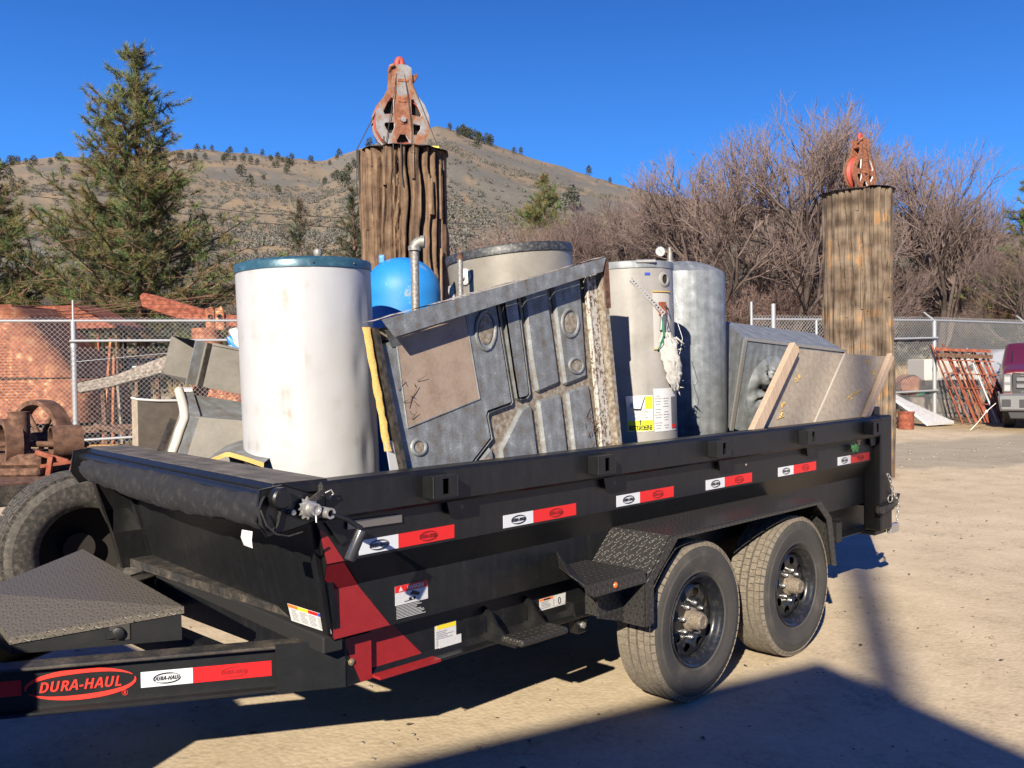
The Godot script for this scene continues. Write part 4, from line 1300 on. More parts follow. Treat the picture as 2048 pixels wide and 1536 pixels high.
func build_stickers() -> void:
	var d := holder("danger_sign", trailer, Transform3D(Basis(), Vector3(1.873, 0.668, -0.1188) - trailer.position))
	part("sheet", MB.new().prism([Vector2(0, 0.058), Vector2(0.166, 0.058), Vector2(0.166, 0.134), Vector2(0, 0.134)], Transform3D(), 0.001), M["sticker"], d)
	part("header", MB.new().prism([Vector2(0, 0.108), Vector2(0.166, 0.108), Vector2(0.166, 0.134), Vector2(0, 0.134)], Transform3D(Basis(), Vector3(0, 0, 0.0008)), 0.001), M["tape_red"], d)
	lettering("DANGER", 0.0145, M["sticker"], d, Transform3D(Basis(), Vector3(0.101, 0.1205, 0.0025)), 0.0, 700, 1.05)
	part("warning_triangle", MB.new().prism([Vector2(0.018, 0.112), Vector2(0.038, 0.112), Vector2(0.028, 0.131)], Transform3D(Basis(), Vector3(0, 0, 0.0014)), 0.001), M["sticker"], d)
	part("pictogram", MB.new().prism([Vector2(0.072, 0.092), Vector2(0.088, 0.106), Vector2(0.125, 0.092), Vector2(0.118, 0.080)], Transform3D(Basis(), Vector3(0, 0, 0.0008)), 0.001).prism([Vector2(0.045, 0.066), Vector2(0.10, 0.068), Vector2(0.10, 0.071), Vector2(0.045, 0.069)], Transform3D(Basis(), Vector3(0, 0, 0.0008)), 0.001).prism(oval(0.008, 0.006, 10, 0.075, 0.075), Transform3D(Basis(), Vector3(0, 0, 0.0008)), 0.001).prism(oval(0.006, 0.006, 10, 0.096, 0.076), Transform3D(Basis(), Vector3(0, 0, 0.0008)), 0.001), M["ink"], d)
	var rg := RandomNumberGenerator.new()
	rg.seed = 8
	var fp := MB.new()
	for r in 9:
		fp.bb(Vector3(0.006, 0.054 - r * 0.0058, 0.0), Vector3(0.006 + 0.15 * rg.randf_range(0.6, 1.0), 0.054 - r * 0.0058 - 0.0020, 0.0008))
	part("fine_print", fp, M["sticker"], d)
	var v := sticker("vehicle_plate", Transform3D(Basis(), Vector3(2.14, 0.478, -0.1988)), 0.118, 0.10, [[0.08, 0.98, "sticker_yellow"]], 9, 1)
	part("second_sheet", MB.new().prism([Vector2(0.02, -0.006), Vector2(0.145, -0.006), Vector2(0.145, 0.038), Vector2(0.02, 0.038)], Transform3D(Basis(), Vector3(0, 0, 0.0017)), 0.001), M["sticker"], v)
	var wn := sticker("warning_sign", Transform3D(Basis(), Vector3(2.775, 0.515, -0.1988)), 0.182, 0.055, [[0.0, 0.52, "sticker_orange"]], 5, 2)
	part("header_cover", MB.new().prism([Vector2(0.105, 0.006), Vector2(0.178, 0.006), Vector2(0.178, 0.042), Vector2(0.105, 0.042)], Transform3D(Basis(), Vector3(0, 0, 0.0017)), 0.001), M["sticker"], wn)
	var wr := []
	for k in 13:
		wr.append(Vector3(0.135 + cos(TAU * k / 12.0) * 0.008, 0.026 + sin(TAU * k / 12.0) * 0.015, 0.003))
	part("pictogram", MB.new().tube(wr, 0.002, 0.002, 4, false), M["ink"], wn)
	lettering("WARNING", 0.007, M["ink"], wn, Transform3D(Basis(), Vector3(0.05, 0.0485, 0.0025)))
	# strip of warnings at the foot of the bulkhead
	var up := Vector3(front_x(0.76) - front_x(0.66), 0.10, 0).normalized()
	var bx := face(Vector3(front_x(0.682) - 0.0035, 0.682, -0.385), Vector3(0, 0, 1), up)
	sticker("warning_strip", Transform3D(bx.basis, bx.origin), 0.27, 0.072, [[0.0, 0.26, "sticker_orange"], [0.26, 0.52, "sticker_yellow"], [0.52, 0.76, "tape_red"], [0.76, 1.0, "sticker_blue"]], 8, 4)


# ---------------------------------------------------------------- load
const K := {
	"plate": [Vector2(1.861, 1.814), Vector2(3.145, 2.126), Vector2(3.160, 1.243), Vector2(1.926, 1.242), Vector2(1.888, 1.391)],
	"padA": [Vector2(2.349, 1.892), Vector2(2.530, 1.940), Vector2(2.578, 1.492), Vector2(2.567, 1.481), Vector2(2.427, 1.452), Vector2(2.420, 1.438), Vector2(2.434, 1.339), Vector2(2.420, 1.329), Vector2(2.026, 1.249), Vector2(1.926, 1.248), Vector2(1.876, 1.558), Vector2(1.868, 1.756)],
	"brown": [Vector2(1.948, 1.780), Vector2(2.333, 1.871), Vector2(2.376, 1.514), Vector2(1.972, 1.413)],
	"padC": [Vector2(2.567, 1.953), Vector2(2.667, 1.975), Vector2(2.694, 1.524), Vector2(2.674, 1.506), Vector2(2.621, 1.499), Vector2(2.608, 1.509), Vector2(2.595, 1.629)],
	"padD": [Vector2(2.706, 1.985), Vector2(2.868, 2.021), Vector2(2.902, 1.578), Vector2(2.889, 1.563), Vector2(2.757, 1.529), Vector2(2.742, 1.537), Vector2(2.722, 1.679)],
	"padE": [Vector2(2.903, 2.031), Vector2(3.115, 2.081), Vector2(3.100, 1.593), Vector2(2.951, 1.557), Vector2(2.935, 1.566), Vector2(2.919, 1.800)],
	"padF": [Vector2(2.626, 1.461), Vector2(2.681, 1.480), Vector2(2.701, 1.468), Vector2(2.720, 1.235), Vector2(2.494, 1.245), Vector2(2.477, 1.290)],
	"padG": [Vector2(2.741, 1.485), Vector2(2.753, 1.496), Vector2(2.895, 1.521), Vector2(2.905, 1.509), Vector2(2.919, 1.240), Vector2(2.759, 1.239)],
	"padH": [Vector2(2.944, 1.523), Vector2(2.959, 1.534), Vector2(3.111, 1.557), Vector2(3.138, 1.248), Vector2(2.959, 1.245)],
	"padI": [Vector2(2.025, 1.239), Vector2(2.417, 1.305), Vector2(2.435, 1.293), Vector2(2.444, 1.243), Vector2(2.182, 1.242)],
	"brown2": [Vector2(2.272, 1.237), Vector2(2.407, 1.264), Vector2(2.415, 1.247), Vector2(2.409, 1.239)],
	"ovalA": [Vector2(2.505, 1.810), Vector2(2.496, 1.777), Vector2(2.480, 1.749), Vector2(2.459, 1.730), Vector2(2.436, 1.724), Vector2(2.414, 1.730), Vector2(2.398, 1.749), Vector2(2.388, 1.776), Vector2(2.387, 1.808), Vector2(2.395, 1.841), Vector2(2.411, 1.869), Vector2(2.432, 1.888), Vector2(2.455, 1.895), Vector2(2.477, 1.889), Vector2(2.494, 1.871), Vector2(2.504, 1.843)],
	"ovalB": [Vector2(3.066, 1.853), Vector2(3.058, 1.827), Vector2(3.042, 1.805), Vector2(3.021, 1.791), Vector2(2.998, 1.785), Vector2(2.977, 1.790), Vector2(2.960, 1.804), Vector2(2.950, 1.825), Vector2(2.949, 1.851), Vector2(2.956, 1.876), Vector2(2.972, 1.898), Vector2(2.993, 1.913), Vector2(3.016, 1.918), Vector2(3.038, 1.914), Vector2(3.055, 1.900), Vector2(3.065, 1.878)],
	"circA": [Vector2(3.074, 1.648), Vector2(3.068, 1.635), Vector2(3.056, 1.624), Vector2(3.038, 1.616), Vector2(3.019, 1.614), Vector2(3.001, 1.617), Vector2(2.986, 1.625), Vector2(2.977, 1.636), Vector2(2.975, 1.650), Vector2(2.980, 1.663), Vector2(2.992, 1.674), Vector2(3.009, 1.681), Vector2(3.028, 1.684), Vector2(3.047, 1.681), Vector2(3.062, 1.673), Vector2(3.072, 1.662)],
	"circB": [Vector2(2.057, 1.331), Vector2(2.054, 1.320), Vector2(2.045, 1.311), Vector2(2.033, 1.306), Vector2(2.019, 1.305), Vector2(2.006, 1.308), Vector2(1.995, 1.315), Vector2(1.989, 1.325), Vector2(1.987, 1.336), Vector2(1.991, 1.347), Vector2(1.999, 1.356), Vector2(2.011, 1.362), Vector2(2.025, 1.363), Vector2(2.038, 1.360), Vector2(2.049, 1.353), Vector2(2.056, 1.343)],
	"flTopA": Vector3(1.824, 1.831, -0.208),
	"flTopB": Vector3(3.222, 2.167, -0.242),
	"lefT": Vector3(1.838, 1.814, -0.206),
	"lefB": Vector3(1.918, 1.242, -0.149),
	"rgT": Vector3(3.170, 2.132, -0.238),
	"rgB": Vector3(3.191, 1.244, -0.149),
	"insT": Vector3(1.829, 1.820, -0.207),
	"insB": Vector3(1.873, 1.396, -0.165),
	"beige_top": Vector3(3.348, 2.287, -0.943),
	"beige_disc": Vector3(2.950, 2.132, -0.841),
	"tag": Vector3(2.865, 2.059, -0.895),
	"p2t": Vector3(2.867, 2.228, -0.813),
	"p2b": Vector3(2.860, 1.890, -0.809),
	"pipe_t": Vector3(2.627, 2.257, -0.885),
	"pipe_b": Vector3(2.624, 1.863, -0.875),
	"knob": Vector3(2.150, 2.172, -0.936),
	"d1nt": Vector3(1.845, 1.800, -1.654),
	"d1nb": Vector3(1.804, 1.586, -1.688),
	"d1ft": Vector3(1.896, 1.837, -2.029),
	"d1fb": Vector3(1.857, 1.636, -2.062),
	"d1rt": Vector3(2.068, 1.740, -1.499),
	"d1rb": Vector3(2.066, 1.523, -1.494),
	"d2nt": Vector3(1.729, 1.432, -1.475),
	"d2bt": Vector3(1.849, 1.534, -1.783),
	"d2nb": Vector3(1.644, 1.195, -1.482),
	"d2rt": Vector3(1.934, 1.404, -1.269),
	"d2rbt": Vector3(2.091, 1.476, -1.539),
	"d2rb": Vector3(1.857, 1.179, -1.267),
	"cabtl": Vector3(1.695, 1.509, -2.078),
	"cabtm": Vector3(1.695, 1.500, -2.007),
	"cabtr": Vector3(1.901, 1.484, -1.970),
	"cabbl": Vector3(1.691, 1.267, -2.075),
	"cvl": Vector3(1.619, 1.248, -1.155),
	"cvt": Vector3(1.719, 1.285, -1.126),
	"cvr": Vector3(1.709, 1.232, -0.851),
	"bluebin": Vector3(2.112, 1.506, -1.660),
	"bag": Vector3(2.174, 1.781, -1.749),	"wtl": Vector3(5.141, 1.739, -0.2), "wbl": Vector3(4.528, 1.254, -0.12), "wtr": Vector3(6.556, 1.674, -0.2), "wbr": Vector3(5.954, 1.244, -0.12),
	"gB": Vector3(5.191, 1.804, -0.566), "gC": Vector3(6.281, 1.719, -0.39), "gA": Vector3(5.447, 1.938, -0.88), "gBb": Vector3(5.156, 1.221, -0.653),
}


# cylinder whose skin carries shallow dents: [angle, y, angular size, y size, depth]
func dented_drum(r: float, y0: float, y1: float, dents: Array, seg := 72, rows := 48) -> MB:
	var pts := PackedVector3Array()
	var nz := FastNoiseLite.new()
	nz.seed = int(r * 1000)
	nz.frequency = 0.9
	for i in rows + 1:
		var y := lerpf(y0, y1, float(i) / rows)
		for k in seg:
			var a := TAU * k / seg
			var rr := r + nz.get_noise_3d(cos(a) * 2.0, y * 2.2, sin(a) * 2.0) * r * 0.010
			for d in dents:
				var da: float = wrapf(a - d[0], -PI, PI) / d[2]
				var dy: float = (y - d[1]) / d[3]
				rr -= d[4] * exp(-da * da - dy * dy)
			pts.append(Vector3(sin(a) * rr, y, cos(a) * rr))
	return MB.new().grid(pts, seg, true)


# sheet wrapped on a drum: a0..a1 about the axis, y0..y1
func wrap_sheet(r: float, a0: float, a1: float, y0: float, y1: float, curl := 0.0) -> MB:
	var pts := PackedVector3Array()
	for i in 7:
		for k in 11:
			var a := lerpf(a0, a1, k / 10.0)
			var y := lerpf(y0, y1, i / 6.0)
			var rr := r + curl * maxf(0.0, 0.35 - k / 10.0) * maxf(0.0, i / 6.0 - 0.5) * 4.0
			pts.append(Vector3(sin(a) * rr, y, cos(a) * rr))
	return MB.new().grid(pts, 11)


func build_load() -> void:
	white_heater()
	blue_tank()
	pipes()
	beige_tank()
	furnace_panel()
	grey_heater()
	galvanized_tank()
	galvanized_plenum()
	wood_panel()
	ducts()


func white_heater() -> void:
	var t := thing("water_heater", "tall white scuffed water heater tank with teal steel lid", "water heater", Vector3(2.085, 0.705, -0.975), VIEW_TURN)
	t.rotation = Vector3(0, VIEW_TURN, 0)
	t.basis = Basis(Vector3.UP, VIEW_TURN) * Basis(Vector3(0, 0, 1), 0.028)
	part("jacket", dented_drum(0.308, 0.0, 1.395, [[1.05, 0.95, 0.10, 0.08, 0.010], [1.15, 0.55, 0.12, 0.12, 0.012], [0.35, 0.30, 0.2, 0.1, 0.004], [-0.5, 1.1, 0.15, 0.1, 0.004], [1.2, 1.2, 0.1, 0.1, 0.008]]), M["white_enamel"], t)
	var lid := part("lid", MB.new().lathe([Vector2(0.309, 1.392), Vector2(0.3135, 1.394), Vector2(0.3135, 1.425), Vector2(0.309, 1.433), Vector2(0.28, 1.442), Vector2(0.0, 1.446)], 72, Transform3D()), M["teal_steel"], t)
	for a in [-0.9, 0.35, 1.0]:
		part("rivet", MB.new().lathe([Vector2(0.006, 0.0), Vector2(0.004, 0.004), Vector2(0.0, 0.005)], 8, Transform3D(Basis(Vector3.UP, a) * Basis(Vector3.RIGHT, PI / 2), Vector3(sin(a) * 0.3135, 1.41, cos(a) * 0.3135))), M["dark_lid"], lid)
	part("nipple", MB.new().lathe([Vector2(0.010, 1.44), Vector2(0.011, 1.455), Vector2(0.020, 1.472), Vector2(0.021, 1.49), Vector2(0.014, 1.50), Vector2(0.0, 1.50)], 14, Transform3D(Basis(), Vector3(0.075, 0, 0.03))), M["pipe_galv"], t)


func blue_tank() -> void:
	var t := thing("pressure_tank", "bright blue domed pressure tank behind the white heater", "tank", Vector3(2.862, 0.705, -1.28), VIEW_TURN)
	var prof := [Vector2(0.195, 0.0), Vector2(0.208, 0.03), Vector2(0.208, 1.34)]
	for k in 11:
		var a := k / 10.0 * PI / 2
		prof.append(Vector2(cos(a) * 0.208, 1.36 + sin(a) * 0.185))
	part("shell", MB.new().lathe(prof, 64, Transform3D()), M["blue_paint"], t)
	part("lifting_lug", MB.new().bb(Vector3(-0.125, 1.515, 0.0), Vector3(-0.095, 1.56, 0.012), 0.003), M["blue_paint"], t)


func pipes() -> void:
	var a: Vector3 = K["pipe_t"]
	var b: Vector3 = K["pipe_b"]
	var t := thing("galvanized_pipe", "upright grey galvanized pipe with an elbow on top", "pipe", Vector3(b.x, 0.705, b.z))
	wpart("pipe", MB.new().tube([Vector3(b.x - 0.003, 0.705, b.z), a - Vector3(0, 0.01, 0)], 0.021, 0.021, 16), M["pipe_galv"], t)
	var vx := Vector3(0.706, 0, 0.708)
	var el := []
	for k in 7:
		var ang := k / 6.0 * PI / 2
		el.append(a + Vector3(0, -0.015 + sin(ang) * 0.035, 0) + vx * (1.0 - cos(ang)) * 0.035)
	var e := wpart("elbow", MB.new().tube(el, 0.0275, 0.0275, 16), M["pipe_galv"], t)
	part("collar", MB.new().tube([el[0] - Vector3(0, 0.008, 0), el[0] + Vector3(0, 0.014, 0)], 0.032, 0.032, 16).tube([el[6] - vx * 0.004, el[6] + vx * 0.016], 0.032, 0.032, 16), M["pipe_galv"], e)
	var c: Vector3 = K["p2t"]
	var d: Vector3 = K["p2b"]
	var u := thing("rusty_pipe", "thin grey pipe with a rusty tip in front of the beige tank", "pipe", Vector3(d.x, 0.705, d.z))
	wpart("pipe", MB.new().tube([Vector3(d.x, 0.705, d.z), c - Vector3(0, 0.03, 0)], 0.0145, 0.0145, 14), M["pipe_galv"], u)
	wpart("threaded_tip", MB.new().tube([c - Vector3(0, 0.03, 0), c + Vector3(0, 0.004, 0)], 0.0155, 0.0155, 14), M["rust_brown"], u)


func beige_tank() -> void:
	var top: Vector3 = K["beige_top"]
	var t := thing("storage_heater", "wide beige water heater leaning sideways with a dark rimmed lid", "water heater", Vector3(3.50, 0.72, -0.79), VIEW_TURN)
	var bs := Basis(Vector3.UP, VIEW_TURN) * Basis(Vector3(0, 0, 1), 0.105)
	var axis := bs * Vector3.UP
	var h := (top.y - 0.74) / axis.y
	t.transform = Transform3D(bs, top - axis * h)
	part("jacket", dented_drum(0.348, 0.03, h - 0.045, [[0.9, h - 0.3, 0.2, 0.2, 0.006]], 72, 30), M["beige_enamel"], t)
	part("lid", MB.new().lathe([Vector2(0.350, h - 0.05), Vector2(0.355, h - 0.046), Vector2(0.355, h - 0.008), Vector2(0.350, h), Vector2(0.30, h - 0.004), Vector2(0.0, h - 0.002)], 72, Transform3D()), M["dark_lid"], t)
	var ang := asin(clampf(-0.245 / 0.348, -1, 1))
	part("port_disc", MB.new().lathe([Vector2(0.0, 0.0), Vector2(0.044, 0.0), Vector2(0.044, 0.01), Vector2(0.040, 0.014), Vector2(0.016, 0.015), Vector2(0.014, 0.03), Vector2(0.0, 0.032)], 24, Transform3D(Basis(Vector3.UP, ang) * Basis(Vector3.RIGHT, PI / 2), Vector3(sin(ang) * 0.347, h - 0.135, cos(ang) * 0.347))), M["paper"], t)
	var a2 := asin(-0.33 / 0.348)
	var tag := PackedVector3Array()
	var rg := RandomNumberGenerator.new()
	rg.seed = 3
	for i in 5:
		for k in 4:
			var aa := a2 + (k - 1.5) * 0.09
			var rr := 0.352 + rg.randf_range(0.0, 0.012)
			tag.append(Vector3(sin(aa) * rr, h - 0.26 + i * 0.025, cos(aa) * rr))
	part("paper_tag", MB.new().grid(tag, 4), M["paper"], t)


func furnace_panel() -> void:
	var t := thing("furnace_panel", "large stamped galvanized furnace panel leaning on the near rail", "panel", Vector3(2.5, 1.0, -0.13))
	var yv := Vector3(0, 1, -0.1)           # up the leaning plane for each metre of height
	var P := func(q: Vector2, off: float) -> Vector3:
		return Vector3(q.x, q.y, -0.13 - 0.1 * (q.y - 1.05)) + Vector3(0, 0.0995, 0.995) * off
	var xf := func(off: float) -> Transform3D:
		return Transform3D(Basis(Vector3.RIGHT, yv, Vector3(0, 0.0995, 0.995)), Vector3(0, 0, -0.025) + Vector3(0, 0.0995, 0.995) * off)
	var plate := [Vector2(1.845, 1.80), Vector2(3.16, 2.125), Vector2(3.175, 0.95), Vector2(1.95, 0.90)]
	wpart("base_plate", MB.new().prism(plate, xf.call(-0.012), 0.010), M["galv_channel"], t)
	var low := {"padA": [[8, 0.0], [9, 0.0]], "padF": [[3, 0.0], [4, 0.0]], "padG": [[4, 0.0], [5, 0.0]], "padH": [[3, 0.0], [4, 0.0]]}
	for nm in ["padA", "padC", "padD", "padE", "padF", "padG", "padH", "padI"]:
		var poly: Array = (K[nm] as Array).duplicate()
		for i in poly.size():
			if poly[i].y < 1.26:      # pads run on below the rail
				poly[i] = Vector2(poly[i].x + 0.01, poly[i].y - 0.22)
		wpart("raised_field", MB.new().prism(poly, xf.call(-0.002), 0.020, 0.012), M["galv_old"], t)
	wpart("cover_sheet", MB.new().prism(K["brown"], xf.call(0.0182), 0.003, 0.0015), M["panel_brown"], t)
	var b: Array = K["brown"]
	var rim := MB.new()
	for i in 4:
		var p: Vector3 = P.call(b[i], 0.019)
		var q: Vector3 = P.call(b[(i + 1) % 4], 0.019)
		rim.tube([p, q], 0.0045, 0.0045, 6)
	wpart("cover_rim", rim, M["galv_old"], t)
	wpart("cover_sheet", MB.new().prism(K["brown2"], xf.call(0.0182), 0.003), M["panel_brown"], t)
	for nm in ["ovalA", "ovalB", "circA", "circB"]:
		var ring := []
		var small := []
		var c := Vector2.ZERO
		for q in K[nm]:
			c += q
		c /= (K[nm] as Array).size()
		for q in K[nm]:
			ring.append(P.call(q, 0.017))
			small.append(c + (q - c) * 0.72)
		ring.append(ring[0])
		wpart("embossed_ring", MB.new().tube(ring, 0.010, 0.010, 8, false), M["galv_old"], t)
		wpart("knockout", MB.new().prism(small, xf.call(0.0184), 0.003, 0.001), M["galv_channel"], t)
	# folded flange along the top: it stands proud and throws the dark band below it
	var A: Vector3 = K["flTopA"]
	var B: Vector3 = K["flTopB"]
	var dirx := (B - A).normalized()
	var fx := face(A, dirx, Vector3(0, 1, -0.1))
	var len := A.distance_to(B)
	var fl := MB.new()
	fl.prism([Vector2(0.0, 0.0), Vector2(len, 0.0), Vector2(len - 0.05, -0.062), Vector2(0.04, -0.078)], fx * Transform3D(Basis(), Vector3(0, 0, 0.095)), 0.004)
	wpart("top_flange", fl, M["galv_old"], t)
	var tp := PackedVector3Array()
	var rg := RandomNumberGenerator.new()
	rg.seed = 41
	for i in 4:
		for k in 26:
			tp.append(fx * Vector3(len * k / 25.0, 0.004 + rg.randf_range(-0.003, 0.005), -0.03 + 0.128 * i / 3.0))
	wpart("top_fold", MB.new().grid(tp, 26, false, true), M["peeling_white"], t)
	var tab := [Vector2(0.03, -0.05), Vector2(0.11, -0.06), Vector2(0.10, -0.10), Vector2(0.14, -0.15), Vector2(0.07, -0.13)]
	wpart("bent_tab", MB.new().prism(tab, fx * Transform3D(Basis(Vector3.RIGHT, 0.5), Vector3(0.0, 0.0, 0.085)), 0.002), M["galv_old"], t)
	# side edges
	wpart("left_flange", MB.new().beam(Vector3(1.842, 1.81, -0.19), Vector3(1.965, 0.95, -0.09), 0.02, 0.05, Vector3(0, 0, 1)), M["tin_cap"], t)
	var ft := PackedVector3Array()
	for i in 18:
		var s := i / 17.0
		for k in 3:
			var base := Vector3(1.826, 1.815, -0.215).lerp(Vector3(1.885, 1.33, -0.165), s)
			ft.append(base + Vector3(-0.012 * (k - 1) + rg.randf_range(-0.004, 0.004) - 0.01, 0, 0.02 - 0.03 * absf(k - 1.0) + 0.018))
	wpart("insulation_edge", MB.new().grid(ft, 3, false, true), M["yellow_foam"], t)
	var wp := MB.new()
	wp.beam(Vector3(1.885, 1.37, -0.15), Vector3(1.915, 1.0, -0.10), 0.045, 0.006, Vector3(0, 0, 1))
	wpart("liner_edge", wp, M["white_enamel"], t)
	wpart("right_flange", MB.new().beam(Vector3(3.165, 2.14, -0.21), Vector3(3.185, 0.98, -0.10), 0.075, 0.018, Vector3(0, 0.1, 1)), M["peeling_white"], t)
	wpart("right_angle", MB.new().beam(Vector3(3.222, 2.15, -0.20), Vector3(3.245, 0.98, -0.09), 0.03, 0.07, Vector3(0, 0.1, 1)), M["galv_channel"], t)
	wpart("right_bead", MB.new().tube([Vector3(3.135, 2.10, -0.20), Vector3(3.145, 1.6, -0.155), Vector3(3.15, 1.0, -0.10)], 0.009, 0.009, 8), M["peeling_white"], t)
	wpart("rusty_corner", MB.new().beam(Vector3(3.232, 2.17, -0.155), Vector3(3.236, 1.93, -0.145), 0.036, 0.008, Vector3(0, 0.1, 1)), M["rust_brown"], t)
	# nest of dry twigs and dirt caught on the panel
	var tw := MB.new()
	for k in 34:
		var c := Vector2(rg.randfn(3.09, 0.022), rg.randfn(1.37, 0.07))
		if k > 22:
			c = Vector2(rg.randfn(2.0, 0.03), rg.randfn(1.55, 0.05))
		var p: Vector3 = P.call(c, 0.026)
		tw.tube([p, p + Vector3(rg.randf_range(-0.04, 0.04), rg.randf_range(-0.05, 0.05), rg.randf_range(0.0, 0.012))], 0.0018, 0.001, 4, false)
	wpart("twig_litter", tw, M["rust_brown"], t)


func grey_heater() -> void:
	var t := thing("water_heater", "pale grey water heater with torn access panel and yellow energy label", "water heater", Vector3(3.945, 0.705, -0.52), VIEW_TURN)
	t.basis = Basis(Vector3.UP, VIEW_TURN) * Basis(Vector3(0, 0, 1), 0.02) * Basis.from_scale(Vector3(0.96, 0.985, 0.96))
	var r := 0.25
	part("jacket", dented_drum(r, 0.0, 1.50, [[0.2, 1.05, 0.2, 0.05, 0.008], [0.75, 0.42, 0.12, 0.06, 0.007], [0.9, 0.35, 0.1, 0.05, 0.006], [-0.3, 1.2, 0.2, 0.1, 0.004]]), M["grey_enamel"], t)
	part("lid", MB.new().lathe([Vector2(r + 0.001, 1.492), Vector2(r + 0.005, 1.495), Vector2(r + 0.005, 1.528), Vector2(r + 0.001, 1.534), Vector2(0.22, 1.535), Vector2(0.0, 1.54)], 64, Transform3D()), M["galvanized"], t)
	part("crumpled_foil", MB.new().box(Transform3D(Basis(Vector3.UP, 0.1), Vector3(0.06, 1.528, r + 0.002)), Vector3(0.12, 0.02, 0.012), 0.006), M["zinc"], t)
	# relief valve port
	var a := asin(0.68)
	var px := Transform3D(Basis(Vector3.UP, a) * Basis(Vector3.RIGHT, PI / 2), Vector3(sin(a) * (r - 0.006), 1.43, cos(a) * (r - 0.006)))
	part("valve_port", MB.new().lathe([Vector2(0.044, 0.0), Vector2(0.043, 0.010), Vector2(0.034, 0.016), Vector2(0.027, 0.016), Vector2(0.026, -0.02)], 24, px), M["grey_enamel"], t)
	part("valve_hole", MB.new().lathe([Vector2(0.026, 0.007), Vector2(0.0, 0.007)], 20, px), M["soot"], t)
	part("name_badge", wrap_sheet(r + 0.003, asin(0.20), asin(0.33), 1.452, 1.466), M["sticker_blue"], t)
	# torn access opening with insulation and wiring
	part("access_opening", wrap_sheet(r + 0.002, asin(0.37), asin(0.80), 1.04, 1.36), M["fluff_white"], t)
	part("opening_rim", MB.new().tube(arc_path(r + 0.004, asin(0.37), asin(0.80), 1.36), 0.005, 0.005, 6).tube(arc_path(r + 0.004, asin(0.37), asin(0.80), 1.04), 0.005, 0.005, 6), M["yellow_foam"], t)
	part("thermostat", MB.new().box(Transform3D(Basis(Vector3.UP, 0.62), Vector3(sin(0.62) * (r + 0.012), 1.265, cos(0.62) * (r + 0.012))), Vector3(0.05, 0.075, 0.02), 0.004), M["rust_red"], t)
	part("heating_element", MB.new().box(Transform3D(Basis(Vector3.UP, 0.62) * Basis(Vector3(0, 0, 1), -0.15), Vector3(sin(0.6) * (r + 0.016), 1.19, cos(0.6) * (r + 0.016))), Vector3(0.035, 0.10, 0.015), 0.004), M["truck_grey"], t)
	for w in [[0.56, 1.22, 0.50, 1.05, "wire_green"], [0.6, 1.20, 0.52, 1.07, "wire_green"], [0.66, 1.24, 0.75, 1.15, "cable_dark"], [0.6, 1.16, 0.44, 1.035, "wire_green"], [0.64, 1.28, 0.80, 1.27, "cable_dark"]]:
		var p0 := Vector3(sin(w[0]) * (r + 0.02), w[1], cos(w[0]) * (r + 0.02))
		var p1 := Vector3(sin(w[2]) * (r + 0.012), w[3], cos(w[2]) * (r + 0.012))
		part("wire", MB.new().tube([p0, (p0 + p1) * 0.5 + Vector3(0.01, -0.02, 0.03), p1], 0.003, 0.003, 6), M[w[4]], t)
	# perforated strap
	var s0 := Vector3(sin(-0.12) * (r + 0.012), 1.435, cos(-0.12) * (r + 0.012))
	var s1 := Vector3(sin(0.60) * (r + 0.03), 1.235, cos(0.60) * (r + 0.03))
	var st := MB.new()
	var dir := (s1 - s0).normalized()
	var side := dir.cross(Vector3(0, 0, 1)).normalized()
	var up := side.cross(dir)
	for k in 15:
		var c := s0.lerp(s1, (k + 0.5) / 15.0)
		var half := s0.distance_to(s1) / 30.0
		for sg in [-1.0, 1.0]:
			st.box(Transform3D(Basis(dir, side, up), c + side * sg * 0.0085), Vector3(half * 2.0, 0.007, 0.002))
		st.box(Transform3D(Basis(dir, side, up), c + dir * half * 0.8), Vector3(half * 0.9, 0.010, 0.002))
	part("perforated_strap", st, M["zinc"], t)
	# torn insulation hanging out
	var fl := MB.new()
	var rg := RandomNumberGenerator.new()
	rg.seed = 19
	for j in 3:
		var pts := PackedVector3Array()
		for i in 15:
			var s := i / 14.0
			for k in 9:
				var aa := 0.70 + (k - 4) * 0.045 * (0.6 + 0.7 * sin(s * PI)) + s * 0.30 + rg.randf_range(-0.025, 0.025) + (j - 1) * 0.05
				var rr := r + 0.008 + 0.030 * sin(k / 8.0 * PI) * (0.35 + sin(s * PI)) + rg.randf_range(-0.012, 0.012) + j * 0.006
				pts.append(Vector3(sin(aa) * rr, 1.13 - s * 0.32 + rg.randf_range(-0.010, 0.010), cos(aa) * rr))
		fl.grid(pts, 9, false, true)
	for k in 16:
		var aa := 1.0 + rg.randf_range(-0.2, 0.25)
		var yy := rg.randf_range(0.78, 1.12)
		var p := Vector3(sin(aa) * (r + 0.02), yy, cos(aa) * (r + 0.02))
		fl.tube([p, p + Vector3(rg.randf_range(0.0, 0.05), rg.randf_range(-0.05, 0.01), 0.01)], 0.007, 0.001, 5, false)
	part("torn_insulation", fl, M["fluff_white"], t)
	# loose wires at the right edge
	for w in [[1.35, 1.22, 1.28], [1.22, 1.10, 1.05]]:
		var p := Vector3(sin(1.45) * (r + 0.01), w[0], cos(1.45) * (r + 0.01))
		part("wire", MB.new().tube([p, Vector3(sin(1.4) * (r + 0.045), w[1], 0.05), Vector3(sin(1.3) * (r + 0.02), w[2] - 0.08, 0.06)], 0.002, 0.002, 5), M["zinc"], t)
	# labels, stuck on upside down
	var y0 := 0.585
	var y1 := 0.80
	part("energy_label", wrap_sheet(r + 0.0025, asin(-0.29), asin(0.30), y0, y1 - 0.015, 0.05), M["sticker"], t)
	part("label_band", wrap_sheet(r + 0.004, asin(-0.27), asin(0.29), y0 + 0.004, y0 + 0.062), M["lime"], t)
